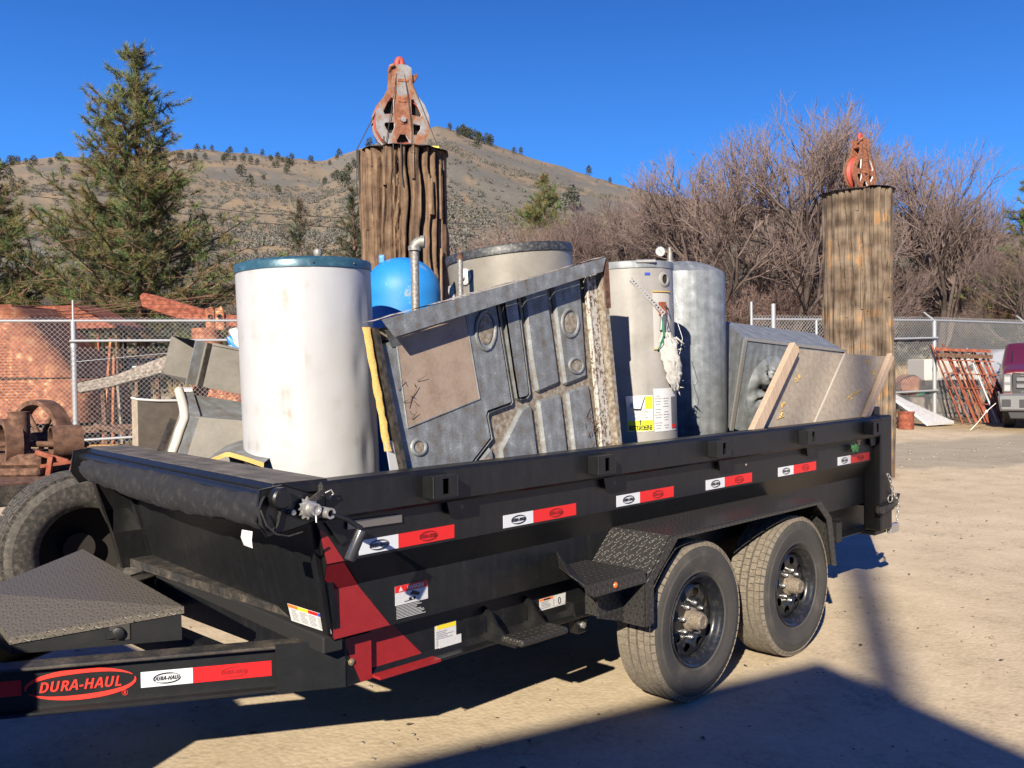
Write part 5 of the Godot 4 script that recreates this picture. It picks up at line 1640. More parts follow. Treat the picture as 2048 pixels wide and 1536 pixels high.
	part("label_band", wrap_sheet(r + 0.004, asin(0.12), asin(0.29), y1 - 0.09, y1 - 0.02), M["lime"], t)
	for i in 11:
		var ch := "ENERGYGUIDE"[i]
		var aa := lerpf(asin(0.245), asin(-0.235), i / 10.0)
		lettering(ch, 0.026, M["ink"], t, Transform3D(Basis(Vector3.UP, aa) * Basis(Vector3(0, 0, 1), PI), Vector3(sin(aa) * (r + 0.0055), y0 + 0.022, cos(aa) * (r + 0.0055))), 0.0, 700, 0.75)
	part("label_arrow", MB.new().prism([Vector2(-0.003, 0), Vector2(0.003, 0), Vector2(0.003, 0.02), Vector2(0.010, 0.018), Vector2(0, 0.03), Vector2(-0.010, 0.018), Vector2(-0.003, 0.02)], Transform3D(Basis(), Vector3(0.0, y0 + 0.036, r + 0.0045)), 0.001), M["ink"], t)
	var tx := MB.new()
	for k in 6:
		tx.bb(Vector3(-0.03 + 0.01 * (k % 2), y0 + 0.075 + k * 0.011, r + 0.0035), Vector3(0.045 - 0.012 * (k % 3), y0 + 0.079 + k * 0.011, r + 0.0045))
	part("fine_print", tx, M["sticker_text"], t)
	part("curled_corner", MB.new().grid(PackedVector3Array([Vector3(-0.066, 0.72, r - 0.005), Vector3(-0.03, 0.715, r + 0.03), Vector3(0.0, 0.712, r + 0.025), Vector3(-0.055, 0.735, r + 0.01), Vector3(-0.02, 0.75, r + 0.035), Vector3(0.02, 0.765, r + 0.02), Vector3(-0.03, 0.75, r + 0.0), Vector3(0.0, 0.775, r + 0.018), Vector3(0.035, 0.79, r + 0.008)]), 3), M["paper"], t)
	part("rating_label", wrap_sheet(r + 0.0025, asin(0.325), asin(0.90), y0 - 0.005, y1 + 0.02), M["sticker"], t)
	var rl := MB.new()
	for k in 13:
		for q in [0.42, 0.62]:
			if (k * 7 + int(q * 10)) % 5 == 0:
				continue
			var a0 := asin(q)
			rl.box(Transform3D(Basis(Vector3.UP, a0), Vector3(sin(a0) * (r + 0.004), y0 + 0.014 + k * 0.015, cos(a0) * (r + 0.004))), Vector3(0.030 + 0.008 * (k % 3), 0.003, 0.001))
	part("fine_print", rl, M["sticker_text"], t)
	part("warning_box", wrap_sheet(r + 0.004, asin(0.76), asin(0.885), y0 + 0.005, y1 - 0.03), M["truck_grey"], t)
	part("warning_box", wrap_sheet(r + 0.0055, asin(0.765), asin(0.88), y0 + 0.008, y0 + 0.03), M["tape_red"], t)


func arc_path(r: float, a0: float, a1: float, y: float) -> Array:
	var p := []
	for k in 9:
		var a := lerpf(a0, a1, k / 8.0)
		p.append(Vector3(sin(a) * r, y, cos(a) * r))
	return p


func galvanized_tank() -> void:
	var t := thing("pressure_tank", "dull galvanized domed tank with a pressure gauge on top", "tank", Vector3(4.985, 0.705, -0.895), VIEW_TURN)
	t.basis = Basis(Vector3.UP, VIEW_TURN) * Basis(Vector3(0, 0, 1), 0.008)
	var prof := [Vector2(0.26, 0.0), Vector2(0.274, 0.02), Vector2(0.274, 1.52), Vector2(0.268, 1.545)]
	for k in range(1, 9):
		var s := k / 8.0
		prof.append(Vector2(0.268 * (1.0 - s), 1.545 + 0.085 * (1.0 - (1.0 - s) * (1.0 - s))))
	part("shell", MB.new().lathe(prof, 72, Transform3D()), M["galvanized"], t)
	var stub := part("gauge_stub", MB.new().lathe([Vector2(0.03, 1.62), Vector2(0.03, 1.645), Vector2(0.018, 1.65), Vector2(0.018, 1.70), Vector2(0.012, 1.71), Vector2(0.012, 1.735), Vector2(0.0, 1.735)], 16, Transform3D(Basis(), Vector3(-0.09, -0.01, 0.0))), M["pipe_galv"], t)
	part("gauge_pipe", MB.new().tube([Vector3(-0.09, 1.69, 0.0), Vector3(-0.145, 1.70, 0.03)], 0.010, 0.010, 10), M["brass"], stub)
	var gx := Transform3D(Basis(Vector3.UP, -0.2) * Basis(Vector3.RIGHT, PI / 2), Vector3(-0.16, 1.695, 0.04))
	var gp := part("gauge", MB.new().lathe([Vector2(0.030, -0.012), Vector2(0.034, -0.012), Vector2(0.034, 0.010), Vector2(0.030, 0.012), Vector2(0.029, 0.009)], 24, gx), M["chrome"], t)
	part("dial", MB.new().lathe([Vector2(0.030, 0.009), Vector2(0.0, 0.009)], 24, gx), M["gauge_white"], gp)
	part("needle", MB.new().box(gx * Transform3D(Basis(Vector3.UP, 0.7), Vector3(0, 0.0105, 0)), Vector3(0.003, 0.001, 0.036)), M["ink"], gp)


func galvanized_plenum() -> void:
	var B: Vector3 = K["gB"]
	var C: Vector3 = K["gC"]
	var A: Vector3 = K["gA"]
	var Bb: Vector3 = K["gBb"]
	var dn := (Bb - B) * 1.05
	var t := thing("sheet_metal_plenum", "dented galvanized sheet metal plenum box with a crushed round collar", "duct", Vector3(5.6, 0.72, -0.8))
	var ex := (C - B)
	var ey := dn
	# front face with a round opening
	var cx := 0.31
	var cy := 0.54
	var rx := 0.30 * 0.42
	var mb := MB.new()
	var nseg := 40
	var en := ex.cross(-ey).normalized()
	var P := func(u: float, v: float, o := 0.0) -> Vector3: return B + ex * u + ey * v + en * o
	var rad := 0.235
	var ru := rad / ex.length()
	var rv := rad / ey.length()
	for k in nseg:
		var q := []
		for kk in [k, k + 1]:
			var a: float = TAU * kk / nseg
			var cu := cos(a)
			var sv := sin(a)
			var s := 1e9
			if cu > 0.0001: s = minf(s, (1.0 - cx) / cu)
			if cu < -0.0001: s = minf(s, -cx / cu)
			if sv > 0.0001: s = minf(s, (1.0 - cy) / sv)
			if sv < -0.0001: s = minf(s, -cy / sv)
			q.append([P.call(cx + cu * ru, cy + sv * rv), P.call(cx + cu * s, cy + sv * s)])
		mb.quad(q[0][0], q[0][1], q[1][1], q[1][0])
	wpart("front_sheet", mb, M["galvanized"], t)
	var A2 := A + ex * 0.93
	var side := MB.new()
	side.quad(A, B, C, A2)
	wpart("top_sheet", side, M["galvanized"], t)
	var l := MB.new()
	l.quad(A, A + dn, B + dn, B)
	l.quad(C, C + dn, A2 + dn, A2)
	l.quad(A2, A2 + dn, A + dn, A)
	wpart("side_sheet", l, M["galvanized"], t)
	# crushed collar: crumpled dish that half closes the opening
	var nz := FastNoiseLite.new()
	nz.seed = 6
	nz.frequency = 1.3
	var pts := PackedVector3Array()
	for i in 9:
		var s := i / 8.0
		for k in 48:
			var a := TAU * k / 48.0
			var hole := 0.45 + 0.55 * cos(a - 0.35) + 0.5 * nz.get_noise_2d(cos(a) * 0.7, sin(a) * 0.7)
			var rr := lerpf(1.04, clampf(hole, 0.10, 0.95), s)
			var o := 0.035 * sin(s * PI) + nz.get_noise_2d(cos(a) * 1.4 + s * 1.2, sin(a) * 1.4) * 0.14 * s - 0.03 * s * s
			pts.append(P.call(cx + cos(a) * ru * rr, cy + sin(a) * rv * rr, o + 0.003))
	wpart("crushed_collar", MB.new().grid(pts, 48, true), M["galvanized"], t)
	var sm := MB.new()
	sm.beam(P.call(0.0, 0.0, 0.006), P.call(0.0, 1.0, 0.006), 0.03, 0.012, en)
	sm.beam(P.call(0.0, 0.0, 0.004), P.call(1.0, 0.0, 0.004), 0.02, 0.010, en)
	wpart("folded_seam", sm, M["zinc"], t)
	var sc := MB.new()
	var rg := RandomNumberGenerator.new()
	rg.seed = 5
	for k in 9:
		var c := Vector3(4.95 + rg.randf() * 0.35, 1.10 + rg.randf() * 0.12, -0.30 - rg.randf() * 0.1)
		sc.box(Transform3D(Basis.from_euler(Vector3(rg.randf() * 3, rg.randf() * 3, rg.randf() * 3)), c), Vector3(0.06, 0.03, 0.05), 0.012)
	var f := thing("insulation_scraps", "torn cream insulation scraps lying below the crushed collar", "insulation", Vector3(5.1, 1.0, -0.35))
	wpart("scrap_pile", sc, M["yellow_foam"], f)


func wood_panel() -> void:
	var tl: Vector3 = K["wtl"]
	var bl: Vector3 = K["wbl"]
	var tr: Vector3 = K["wtr"]
	var br: Vector3 = K["wbr"]
	bl += (bl - tl) * 0.35
	br += (br - tr) * 0.35
	var n := (br - bl).cross(tl - bl).normalized()
	var t := thing("duct_board_panel", "brown duct board panel between two wooden studs at the tailgate", "panel", (bl + br) * 0.5)
	var pts := PackedVector3Array()
	for i in 9:
		for k in 15:
			var u := k / 14.0
			var v := i / 8.0
			var p := bl.lerp(br, u).lerp(tl.lerp(tr, u), v)
			pts.append(p - n * (0.03 * sin(u * PI) + 0.006 * sin(u * 17.0)))
	wpart("board", MB.new().grid(pts, 15), M["duct_board"], t)
	var back := PackedVector3Array()
	for p in pts:
		back.append(p - n * 0.022)
	wpart("foam_backing", MB.new().grid(back, 15, false, true), M["yellow_foam"], t)
	wpart("stud", MB.new().beam(bl + n * 0.02, tl + n * 0.02, 0.075, 0.040, n, 0.003), M["pine_lumber"], t)
	wpart("insulation_edge", MB.new().beam(bl + n * 0.008 + (br - bl).normalized() * 0.049, tl + n * 0.008 + (tr - tl).normalized() * 0.049, 0.018, 0.03, n), M["yellow_foam"], t)
	wpart("stud", MB.new().beam(br + n * 0.03, tr + n * 0.03, 0.050, 0.038, n, 0.003), M["pine_lumber"], t)
	wpart("seam_strip", MB.new().beam(bl.lerp(br, 0.56) - n * 0.026, tl.lerp(tr, 0.56) - n * 0.026, 0.014, 0.003, n), M["white_tape"], t)
	var rg := RandomNumberGenerator.new()
	rg.seed = 14
	for c in [[0.2, 0.72], [0.17, 0.44], [0.85, 0.93], [0.93, 0.8], [0.8, 0.5], [0.2, 0.36], [0.86, 0.56]]:
		var mb := MB.new()
		for k in 6:
			var u: float = c[0] + rg.randfn(0, 0.012)
			var v: float = c[1] + rg.randfn(0, 0.025)
			var p := bl.lerp(br, u).lerp(tl.lerp(tr, u), v) - n * (0.03 * sin(u * PI) + 0.006 * sin(u * 17.0) - 0.004)
			mb.box(Transform3D(Basis.from_euler(Vector3(rg.randf() * 3, rg.randf() * 3, rg.randf() * 3)), p), Vector3(0.014, 0.008, 0.005))
		wpart("torn_spot", mb, M["yellow_foam"], t)


func quad_tube(called: String, near_a: Array, near_b: Array, m: Material, t: Node3D) -> void:
	# hollow box duct of four thin walls: corner lists of the two ends
	for i in 4:
		var j := (i + 1) % 4
		var mb := MB.new()
		mb.quad(near_a[i], near_a[j], near_b[j], near_b[i])
		wpart(called, mb, m, t)


func ducts() -> void:
	var nt: Vector3 = K["d1nt"]
	var nb: Vector3 = K["d1nb"]
	var ft: Vector3 = K["d1ft"]
	var fb: Vector3 = K["d1fb"]
	var ax: Vector3 = ((K["d1rt"] as Vector3) - nt).normalized()
	var t := thing("square_duct", "long taupe sheet metal duct lying open end out on top", "duct", Vector3(1.9, 1.2, -1.8))
	var len := 0.75
	quad_tube("duct_wall", [nt, nb, fb, ft], [nt + ax * len, nb + ax * len, fb + ax * len, ft + ax * len], M["duct_taupe"], t)
	# inner faces
	var fr := MB.new()
	var outw := (nt - ft).normalized()
	var upw := (nt - nb).normalized()
	fr.beam(nt + outw * 0.006 + ax * 0.02, nb + outw * 0.006 + ax * 0.02, 0.05, 0.012, outw)
	wpart("joint_flange", fr, M["galv_old"], t)
	wpart("joint_seam", MB.new().beam(nt + outw * 0.005 + ax * 0.065, nb + outw * 0.005 + ax * 0.065, 0.022, 0.010, outw), M["tin_cap"], t)
	wpart("top_seam", MB.new().beam(nt + outw * 0.003 + ax * 0.08, nt + outw * 0.003 + ax * len, 0.01, 0.012, upw), M["duct_taupe"], t)
	# lower duct with a foil-faced top
	var a: Vector3 = K["d2nt"]
	var b: Vector3 = K["d2bt"]
	var c: Vector3 = K["d2nb"]
	var ar: Vector3 = K["d2rt"]
	var br: Vector3 = K["d2rbt"]
	var cr: Vector3 = K["d2rb"]
	var u := thing("square_duct", "taupe duct section with foil faced top and taped rim", "duct", Vector3(1.8, 0.9, -1.5))
	var ext := func(p: Vector3, q: Vector3) -> Vector3: return p + (q - p) * 1.7
	var tp := MB.new()
	tp.quad(a, ext.call(a, ar), ext.call(b, br), b)
	wpart("top_wall", tp, M["galv_old"], u)
	var c2 := c + (c - a) * 0.6
	var cr2 := cr + (cr - ar) * 0.6
	wpart("front_wall", MB.new().quad2(a, c2, ext.call(c2, cr2), ext.call(a, ar)), M["duct_taupe"], u)
	var bd := b + (c2 - a)
	wpart("back_wall", MB.new().quad2(b, bd, ext.call(bd, bd + (br - b)), ext.call(b, br)), M["duct_taupe"], u)
	var ux := (ar - a).normalized()
	var fo := (a - b).normalized()
	wpart("rim_flange", MB.new().beam(a + ux * 0.012 + fo * 0.006, c2 + ux * 0.012 + fo * 0.006, 0.045, 0.012, fo).beam(a + ux * 0.012 + Vector3(0, 0.006, 0), b + ux * 0.012 + Vector3(0, 0.006, 0), 0.045, 0.012), M["galv_old"], u)
	var tape := []
	var rg := RandomNumberGenerator.new()
	rg.seed = 23
	var start := b + Vector3(0, 0.01, 0)
	for k in 12:
		var s := k / 11.0
		var p := start.lerp(a, s * 3.0) if s < 0.333 else a.lerp(c2, (s - 0.333) * 1.5)
		tape.append(p - ux * 0.035 + Vector3(rg.randf_range(-0.004, 0.004), 0, rg.randf_range(-0.004, 0.004)))
	wpart("wrapped_rim", MB.new().tube(tape, 0.024, 0.020, 10), M["white_tape"], u)
	var inl := MB.new()
	inl.beam(a - ux * 0.07 + Vector3(0, -0.02, -0.05), c2 - ux * 0.09 + Vector3(0, 0, -0.05), 0.03, 0.02, fo)
	wpart("inner_liner", inl, M["tin_cap"], u)
	# brown cabinet in the far corner
	var tl: Vector3 = K["cabtl"]
	var tm: Vector3 = K["cabtm"]
	var tr: Vector3 = K["cabtr"]
	var v := thing("metal_cabinet", "dark taupe sheet metal cabinet shell at the front far corner", "cabinet", Vector3(1.8, 0.71, -1.98))
	var d := Vector3(0, -0.80, 0)
	var bk := tr + (tl - tm)
	wpart("front_wall", MB.new().quad2(tm, tm + d, tr + d, tr), M["cabinet_taupe"], v)
	wpart("side_wall", MB.new().quad2(tl, tl + d, tm + d, tm), M["duct_board"], v)
	wpart("back_wall", MB.new().quad2(bk, bk + d, tl + d, tl), M["cabinet_taupe"], v)
	wpart("end_wall", MB.new().quad2(tr, tr + d, bk + d, bk), M["cabinet_taupe"], v)
	wpart("white_film", MB.new().tube([tl + Vector3(0, 0.004, 0), tm + Vector3(0, 0.006, 0), tm.lerp(tr, 0.5) + Vector3(0, 0.003, 0.004), tr + Vector3(0, 0.008, 0)], 0.006, 0.008, 6), M["paper"], v)
	# curved piece of duct board at the bulkhead
	var cl: Vector3 = K["cvl"]
	var ct: Vector3 = K["cvt"]
	var cv: Vector3 = K["cvr"]
	var w := thing("curved_duct_board", "bent grey duct board offcut with yellow foam edge by white heater", "duct board", Vector3(1.7, 1.0, -1.05))
	var cu := Curve3D.new()
	cu.add_point(cl, Vector3.ZERO, Vector3(0.02, 0.035, 0.03))
	cu.add_point(ct, Vector3(-0.03, -0.01, -0.02), Vector3(0.04, 0.0, 0.06))
	cu.add_point(cv + Vector3(0.02, 0.02, 0.02), Vector3(-0.02, 0.0, -0.08), Vector3.ZERO)
	var g := PackedVector3Array()
	var g2 := PackedVector3Array()
	for i in 2:
		for k in 17:
			var p := cu.sample_baked(cu.get_baked_length() * k / 16.0)
			g.append(p + Vector3(0.26, 0.06, -0.22) * i)
	wpart("board", MB.new().grid(g, 17, false, true), M["galv_old"], w)
	for k in 17:
		g2.append(g[k])
	for k in 17:
		g2.append(g[k] + Vector3(-0.004, -0.02, 0.004))
	wpart("foam_edge", MB.new().grid(g2, 17), M["yellow_foam"], w)
	var under := PackedVector3Array()
	for p in g:
		under.append(p + Vector3(-0.004, -0.02, 0.004))
	wpart("underside", MB.new().grid(under, 17), M["tin_cap"], w)
	# blue crate and white bag wedged behind
	var bp: Vector3 = K["bluebin"]
	var x := thing("plastic_crate", "bright blue plastic crate corner between the two ducts", "crate", Vector3(bp.x + 0.1, 0.71, bp.z), VIEW_TURN)
	var cr_mb := MB.new()
	cr_mb.bb(Vector3(-0.10, 0.0, -0.25), Vector3(0.25, 0.83, 0.0), 0.01)
	part("body", cr_mb, M["blue_plastic"], x)
	for k in 5:
		part("rib", MB.new().bb(Vector3(-0.095 + k * 0.035, 0.72, 0.0), Vector3(-0.083 + k * 0.035, 0.825, 0.010), 0.002), M["blue_plastic"], x)
	var bg: Vector3 = K["bag"]
	var y := thing("plastic_bag", "crumpled white and blue plastic bag behind the upper duct", "bag", Vector3(bg.x, 1.62, bg.z), VIEW_TURN)
	var nz := FastNoiseLite.new()
	nz.seed = 2
	nz.frequency = 9.0
	for s in [[0.0, 0.06, 0.12, 0.10, "paper"], [-0.03, 0.02, 0.10, 0.10, "blue_plastic"]]:
		var q := PackedVector3Array()
		for i in 11:
			for k in 18:
				var th := PI * i / 10.0
				var a2 := TAU * k / 18.0
				var e := Vector3(sin(th) * sin(a2), cos(th), sin(th) * cos(a2))
				var rr := 1.0 + nz.get_noise_3dv(e * 0.25) * 0.8
				q.append(Vector3(s[0] + e.x * s[2] * rr, s[1] + 0.10 + e.y * s[3] * rr, e.z * 0.08 * rr - 0.1))
		part("bag_film", MB.new().grid(q, 18, true, true), M[s[4]], y)


# ---------------------------------------------------------------- yard
# a point on the ground: metres to the right of the view axis, metres away along it
func spot(right: float, away: float, y := 0.0) -> Vector3:
	return Vector3(CAMERA_AT.x + 0.7063 * right + 0.7079 * away, y, CAMERA_AT.z + 0.7079 * right - 0.7063 * away)


func log_skin(r: float, h: float, seed_no: int, cracks: int, depth: float, splits := []) -> MB:
	var rg := RandomNumberGenerator.new()
	rg.seed = seed_no
	var nz := FastNoiseLite.new()
	nz.seed = seed_no
	nz.frequency = 1.0
	nz.fractal_octaves = 3
	var cr := []
	for k in cracks:
		cr.append([rg.randf() * TAU, rg.randf_range(0.012, 0.035), depth * rg.randf_range(0.35, 1.0), rg.randf_range(0.0, h), rg.randf_range(h * 0.35, h * 1.1)])
	for s in splits:
		cr.append([s[0], s[1], s[2], h * 0.5, h])
	var seg := 260
	var rows := 64
	var pts := PackedVector3Array()
	for i in rows + 1:
		var y := h * i / rows
		for k in seg:
			var a := TAU * k / seg
			var rr := r * (1.0 - 0.02 * y / h)
			rr += nz.get_noise_3d(cos(a) * 2.0, y * 0.22, sin(a) * 2.0) * r * 0.10
			rr += nz.get_noise_3d(cos(a) * 9.0, y * 0.5, sin(a) * 9.0) * 0.018 + nz.get_noise_3d(cos(a) * 40.0, y * 1.1, sin(a) * 40.0) * 0.010
			for c in cr:
				var wob := nz.get_noise_2d(y * 1.3, c[3] * 9.0) * 0.09
				var da: float = wrapf(a - c[0] - wob, -PI, PI) / c[1]
				var fade: float = clampf(1.25 - absf(y - c[3]) / c[4], 0.0, 1.0)
				rr -= c[2] * fade / (1.0 + da * da * da * da)
			pts.append(Vector3(sin(a) * rr, y, cos(a) * rr))
	return MB.new().grid(pts, seg, true)


func pulley_block(label: String, at: Vector3, turn: float, s: float, m: Material) -> void:
	var t := thing("snatch_block", label, "pulley block", at, turn)
	t.scale = Vector3.ONE * s
	var half := [Vector2(0.0, 0.60), Vector2(0.06, 0.595), Vector2(0.105, 0.57), Vector2(0.112, 0.47), Vector2(0.12, 0.37), Vector2(0.165, 0.28), Vector2(0.245, 0.185), Vector2(0.295, 0.07), Vector2(0.305, -0.04), Vector2(0.285, -0.14), Vector2(0.235, -0.22), Vector2(0.15, -0.285), Vector2(0.06, -0.305)]
	var outline := PackedVector2Array()
	for p in half:
		outline.append(p)
	for i in range(half.size() - 1, 0, -1):
		outline.append(Vector2(-half[i].x, half[i].y))
	var ur := [Vector2(0.095, 0.225), Vector2(0.10, 0.06), Vector2(0.20, 0.045), Vector2(0.215, 0.075), Vector2(0.165, 0.18), Vector2(0.125, 0.235)]
	var lr := [Vector2(0.095, -0.03), Vector2(0.20, -0.045), Vector2(0.205, -0.075), Vector2(0.16, -0.15), Vector2(0.125, -0.16), Vector2(0.09, -0.085)]
	var bt := [Vector2(-0.03, -0.155), Vector2(0.03, -0.155), Vector2(0.075, -0.235), Vector2(0.06, -0.255), Vector2(-0.06, -0.255), Vector2(-0.075, -0.235)]
	var holes := [ur, lr, bt, ur.map(func(p): return Vector2(-p.x, p.y)), lr.map(func(p): return Vector2(-p.x, p.y))]
	for z in [0.075, -0.105]:
		var c := CSGPolygon3D.new()
		c.name = "cheek_plate"
		c.polygon = outline
		c.depth = 0.03
		c.position = Vector3(0, 0.31, z + 0.03)
		c.material = m
		for h in holes:
			var hc := CSGPolygon3D.new()
			hc.name = "opening"
			hc.operation = CSGShape3D.OPERATION_SUBTRACTION
			hc.polygon = PackedVector2Array(h)
			hc.depth = 0.2
			hc.position = Vector3(0, 0, 0.1)
			c.add_child(hc)
		t.add_child(c, true)
	var fr := Transform3D(Basis(Vector3.RIGHT, PI / 2), Vector3(0, 0.31, 0))
	part("sheave", MB.new().lathe([Vector2(0.24, -0.06), Vector2(0.29, -0.062), Vector2(0.295, -0.055), Vector2(0.255, -0.015), Vector2(0.255, 0.015), Vector2(0.295, 0.055), Vector2(0.29, 0.062), Vector2(0.24, 0.06), Vector2(0.24, -0.06)], 56, fr), M["red_lead"], t)
	part("sheave_web", MB.new().lathe([Vector2(0.24, -0.012), Vector2(0.24, 0.012), Vector2(0.0, 0.012)], 40, fr).lathe([Vector2(0.24, -0.012), Vector2(0.0, -0.012)], 40, fr), M["soot"], t)
	var nut := part("centre_pin", MB.new().lathe([Vector2(0.045, 0.10), Vector2(0.045, 0.108), Vector2(0.034, 0.108), Vector2(0.034, 0.135), Vector2(0.0, 0.137)], 6, fr), m, t)
	part("washer", MB.new().lathe([Vector2(0.055, 0.104), Vector2(0.052, 0.112), Vector2(0.035, 0.112)], 24, fr), M["block_rust"], nut)
	part("neck_block", MB.new().bb(Vector3(-0.095, 0.74, -0.074), Vector3(0.095, 0.86, 0.074), 0.015), M["block_rust"], t)
	part("side_lug", MB.new().prism([Vector2(0.10, 0.80), Vector2(0.185, 0.84), Vector2(0.19, 0.80), Vector2(0.15, 0.74), Vector2(0.10, 0.73)], Transform3D(Basis(), Vector3(0, 0, 0.02)), 0.05, 0.006), m, t)
	part("raised_plate", MB.new().bb(Vector3(-0.05, 0.50, 0.106), Vector3(0.05, 0.56, 0.112), 0.002), M["block_rust"], t)
	part("raised_plate", MB.new().bb(Vector3(-0.05, 0.72, 0.106), Vector3(0.07, 0.75, 0.112), 0.002), M["block_rust"], t)
	var eye := []
	for k in 13:
		var a := lerpf(-0.4, PI + 0.4, k / 12.0)
		eye.append(Vector3(cos(a) * 0.026, 0.93 + sin(a) * 0.06, 0))
	part("becket_eye", MB.new().tube(eye, 0.036, 0.036, 12), M["red_lead"], t)
	part("hook_pin", MB.new().tube([Vector3(-0.13, 0.83, 0.06), Vector3(-0.13, 0.87, 0.12), Vector3(-0.09, 0.89, 0.12)], 0.02, 0.02, 8), M["block_rust"], t)
	for w in [[-0.05, -0.20, 0.125], [0.02, 0.11, 0.125], [0.05, 0.40, 0.11]]:
		part("lashing_cable", MB.new().tube([Vector3(w[0], 0.88, 0.09), Vector3(lerpf(w[0], w[1], 0.3), 0.6, w[2] + 0.01), Vector3(w[1], 0.02, w[2])], 0.004, 0.004, 6), M["cable_dark"], t)


# long splinters of wood that stand off the log
func slivers(t: Node3D, r: float, h: float, seed_no: int, n: int, m: Material) -> void:
	var rg := RandomNumberGenerator.new()
	rg.seed = seed_no
	for k in n:
		var a := rg.randf_range(-1.3, 1.3)
		var y := rg.randf_range(h * 0.4, h * 0.98)
		var len := rg.randf_range(0.15, 0.6)
		var w := rg.randf_range(0.014, 0.04)
		var rr := r + rg.randf_range(-0.012, 0.012)
		var p := Vector3(sin(a) * rr, y, cos(a) * rr)
		var lean := Vector3(rg.randf_range(-0.02, 0.02), len, 0) + Vector3(sin(a), 0, cos(a)) * rg.randf_range(-0.012, 0.010)
		var sd := Vector3(cos(a), 0, -sin(a)) * w
		var o := Vector3(sin(a), 0, cos(a)) * 0.012
		var mb := MB.new()
		mb.loft([p - sd - o, p + sd - o, p + sd * 0.6 + o, p - sd * 0.5 + o], [p + lean - sd * 0.3 - o, p + lean + sd * 0.3 - o, p + lean + sd * 0.1 + o * 0.5, p + lean - sd * 0.1 + o * 0.5])
		part("splinter", mb, m, t)


func build_log_posts() -> void:
	var a := spot(-1.154, 10.51)
	var t := thing("log_post", "huge split log gate post behind the blue tank", "post", a, VIEW_TURN)
	part("log", log_skin(0.475, 3.97, 3, 34, 0.11, [[0.22, 0.03, 0.12], [0.60, 0.06, 0.17], [0.85, 0.05, 0.12], [-0.35, 0.02, 0.08], [-0.02, 0.018, 0.07], [1.1, 0.08, 0.14]]), M["old_wood"], t)
	part("log_top", MB.new().lathe([Vector2(0.43, 3.97), Vector2(0.0, 3.97)], 40, Transform3D()), M["wood_end"], t)
	var cap := PackedVector3Array()
	var nz := FastNoiseLite.new()
	nz.seed = 8
	nz.frequency = 0.8
	for i in 6:
		for k in 48:
			var an := TAU * k / 48.0
			var rr := 0.50 * i / 5.0 * (1.0 + 0.05 * nz.get_noise_2d(cos(an) * 2.0, sin(an) * 2.0))
			var dr := 0.0 if i < 5 else -0.03
			cap.append(Vector3(sin(an) * rr, 3.995 + dr + nz.get_noise_2d(cos(an) * 3.0 * rr + 5.0, sin(an) * 3.0) * 0.02 * i / 5.0, cos(an) * rr))
	part("tin_cap", MB.new().grid(cap, 48, true, true), M["tin_cap"], t)
	var lash := MB.new()
	for x in [-0.46, -0.05, 0.03, -0.475]:
		lash.tube([Vector3(x, 3.98, sqrt(maxf(0.26 - x * x, 0.001))), Vector3(x, 3.68, sqrt(maxf(0.245 - x * x, 0.001))), Vector3(x + 0.015, 3.53, sqrt(maxf(0.245 - x * x, 0.001)))], 0.007, 0.007, 6)
	part("cable_end", lash, M["cable_dark"], t)
	part("cap_guy", MB.new().tube([Vector3(-0.22, 4.55, 0.05), Vector3(-0.50, 4.0, 0.1), Vector3(-0.50, 3.5, 0.12)], 0.006, 0.006, 6), M["cable_dark"], t)
	slivers(t, 0.475, 3.97, 31, 16, M["old_wood"])
	var yl := thing("yellow_block", "small yellow block lying on the log post cap", "block", a + Vector3(0.24, 4.01, 0.24), VIEW_TURN)
	part("block", MB.new().bb(Vector3(-0.08, 0.0, -0.05), Vector3(0.06, 0.035, 0.05), 0.01), M["yellow_thing"], yl)
	pulley_block("large rusty grey snatch block on top of the split log post", a + Vector3(-0.02, 4.01, -0.02), VIEW_TURN + 0.36, 1.0, M["block_iron"])
	var b := spot(4.92, 13.49)
	var u := thing("log_post", "weathered round log gate post near the tailgate", "post", b, VIEW_TURN)
	part("log", log_skin(0.475, 3.99, 12, 16, 0.05, [[-0.55, 0.022, 0.06], [0.08, 0.016, 0.05], [0.42, 0.025, 0.055], [-0.95, 0.03, 0.06], [-0.2, 0.012, 0.035]]), M["grey_wood"], u)
	part("log_top", MB.new().lathe([Vector2(0.44, 3.99), Vector2(0.0, 3.99)], 40, Transform3D()), M["wood_end"], u)
	var cap2 := PackedVector3Array()
	for i in 6:
		for k in 48:
			var an := TAU * k / 48.0
			var rr := 0.505 * i / 5.0 * (1.0 + 0.07 * nz.get_noise_2d(cos(an) * 2.0 + 9.0, sin(an) * 2.0))
			cap2.append(Vector3(sin(an) * rr, 4.008 - (0.03 if i == 5 and sin(an) < 0.0 else 0.0), cos(an) * rr))
	part("tin_cap", MB.new().grid(cap2, 48, true, true), M["tin_cap"], u)
	slivers(u, 0.462, 3.99, 57, 9, M["grey_wood"])
	pulley_block("smaller rust red snatch block on top of the round log post", b + Vector3(0.02, 4.015, 0.03), VIEW_TURN + 0.55, 0.80, M["block_rust"])


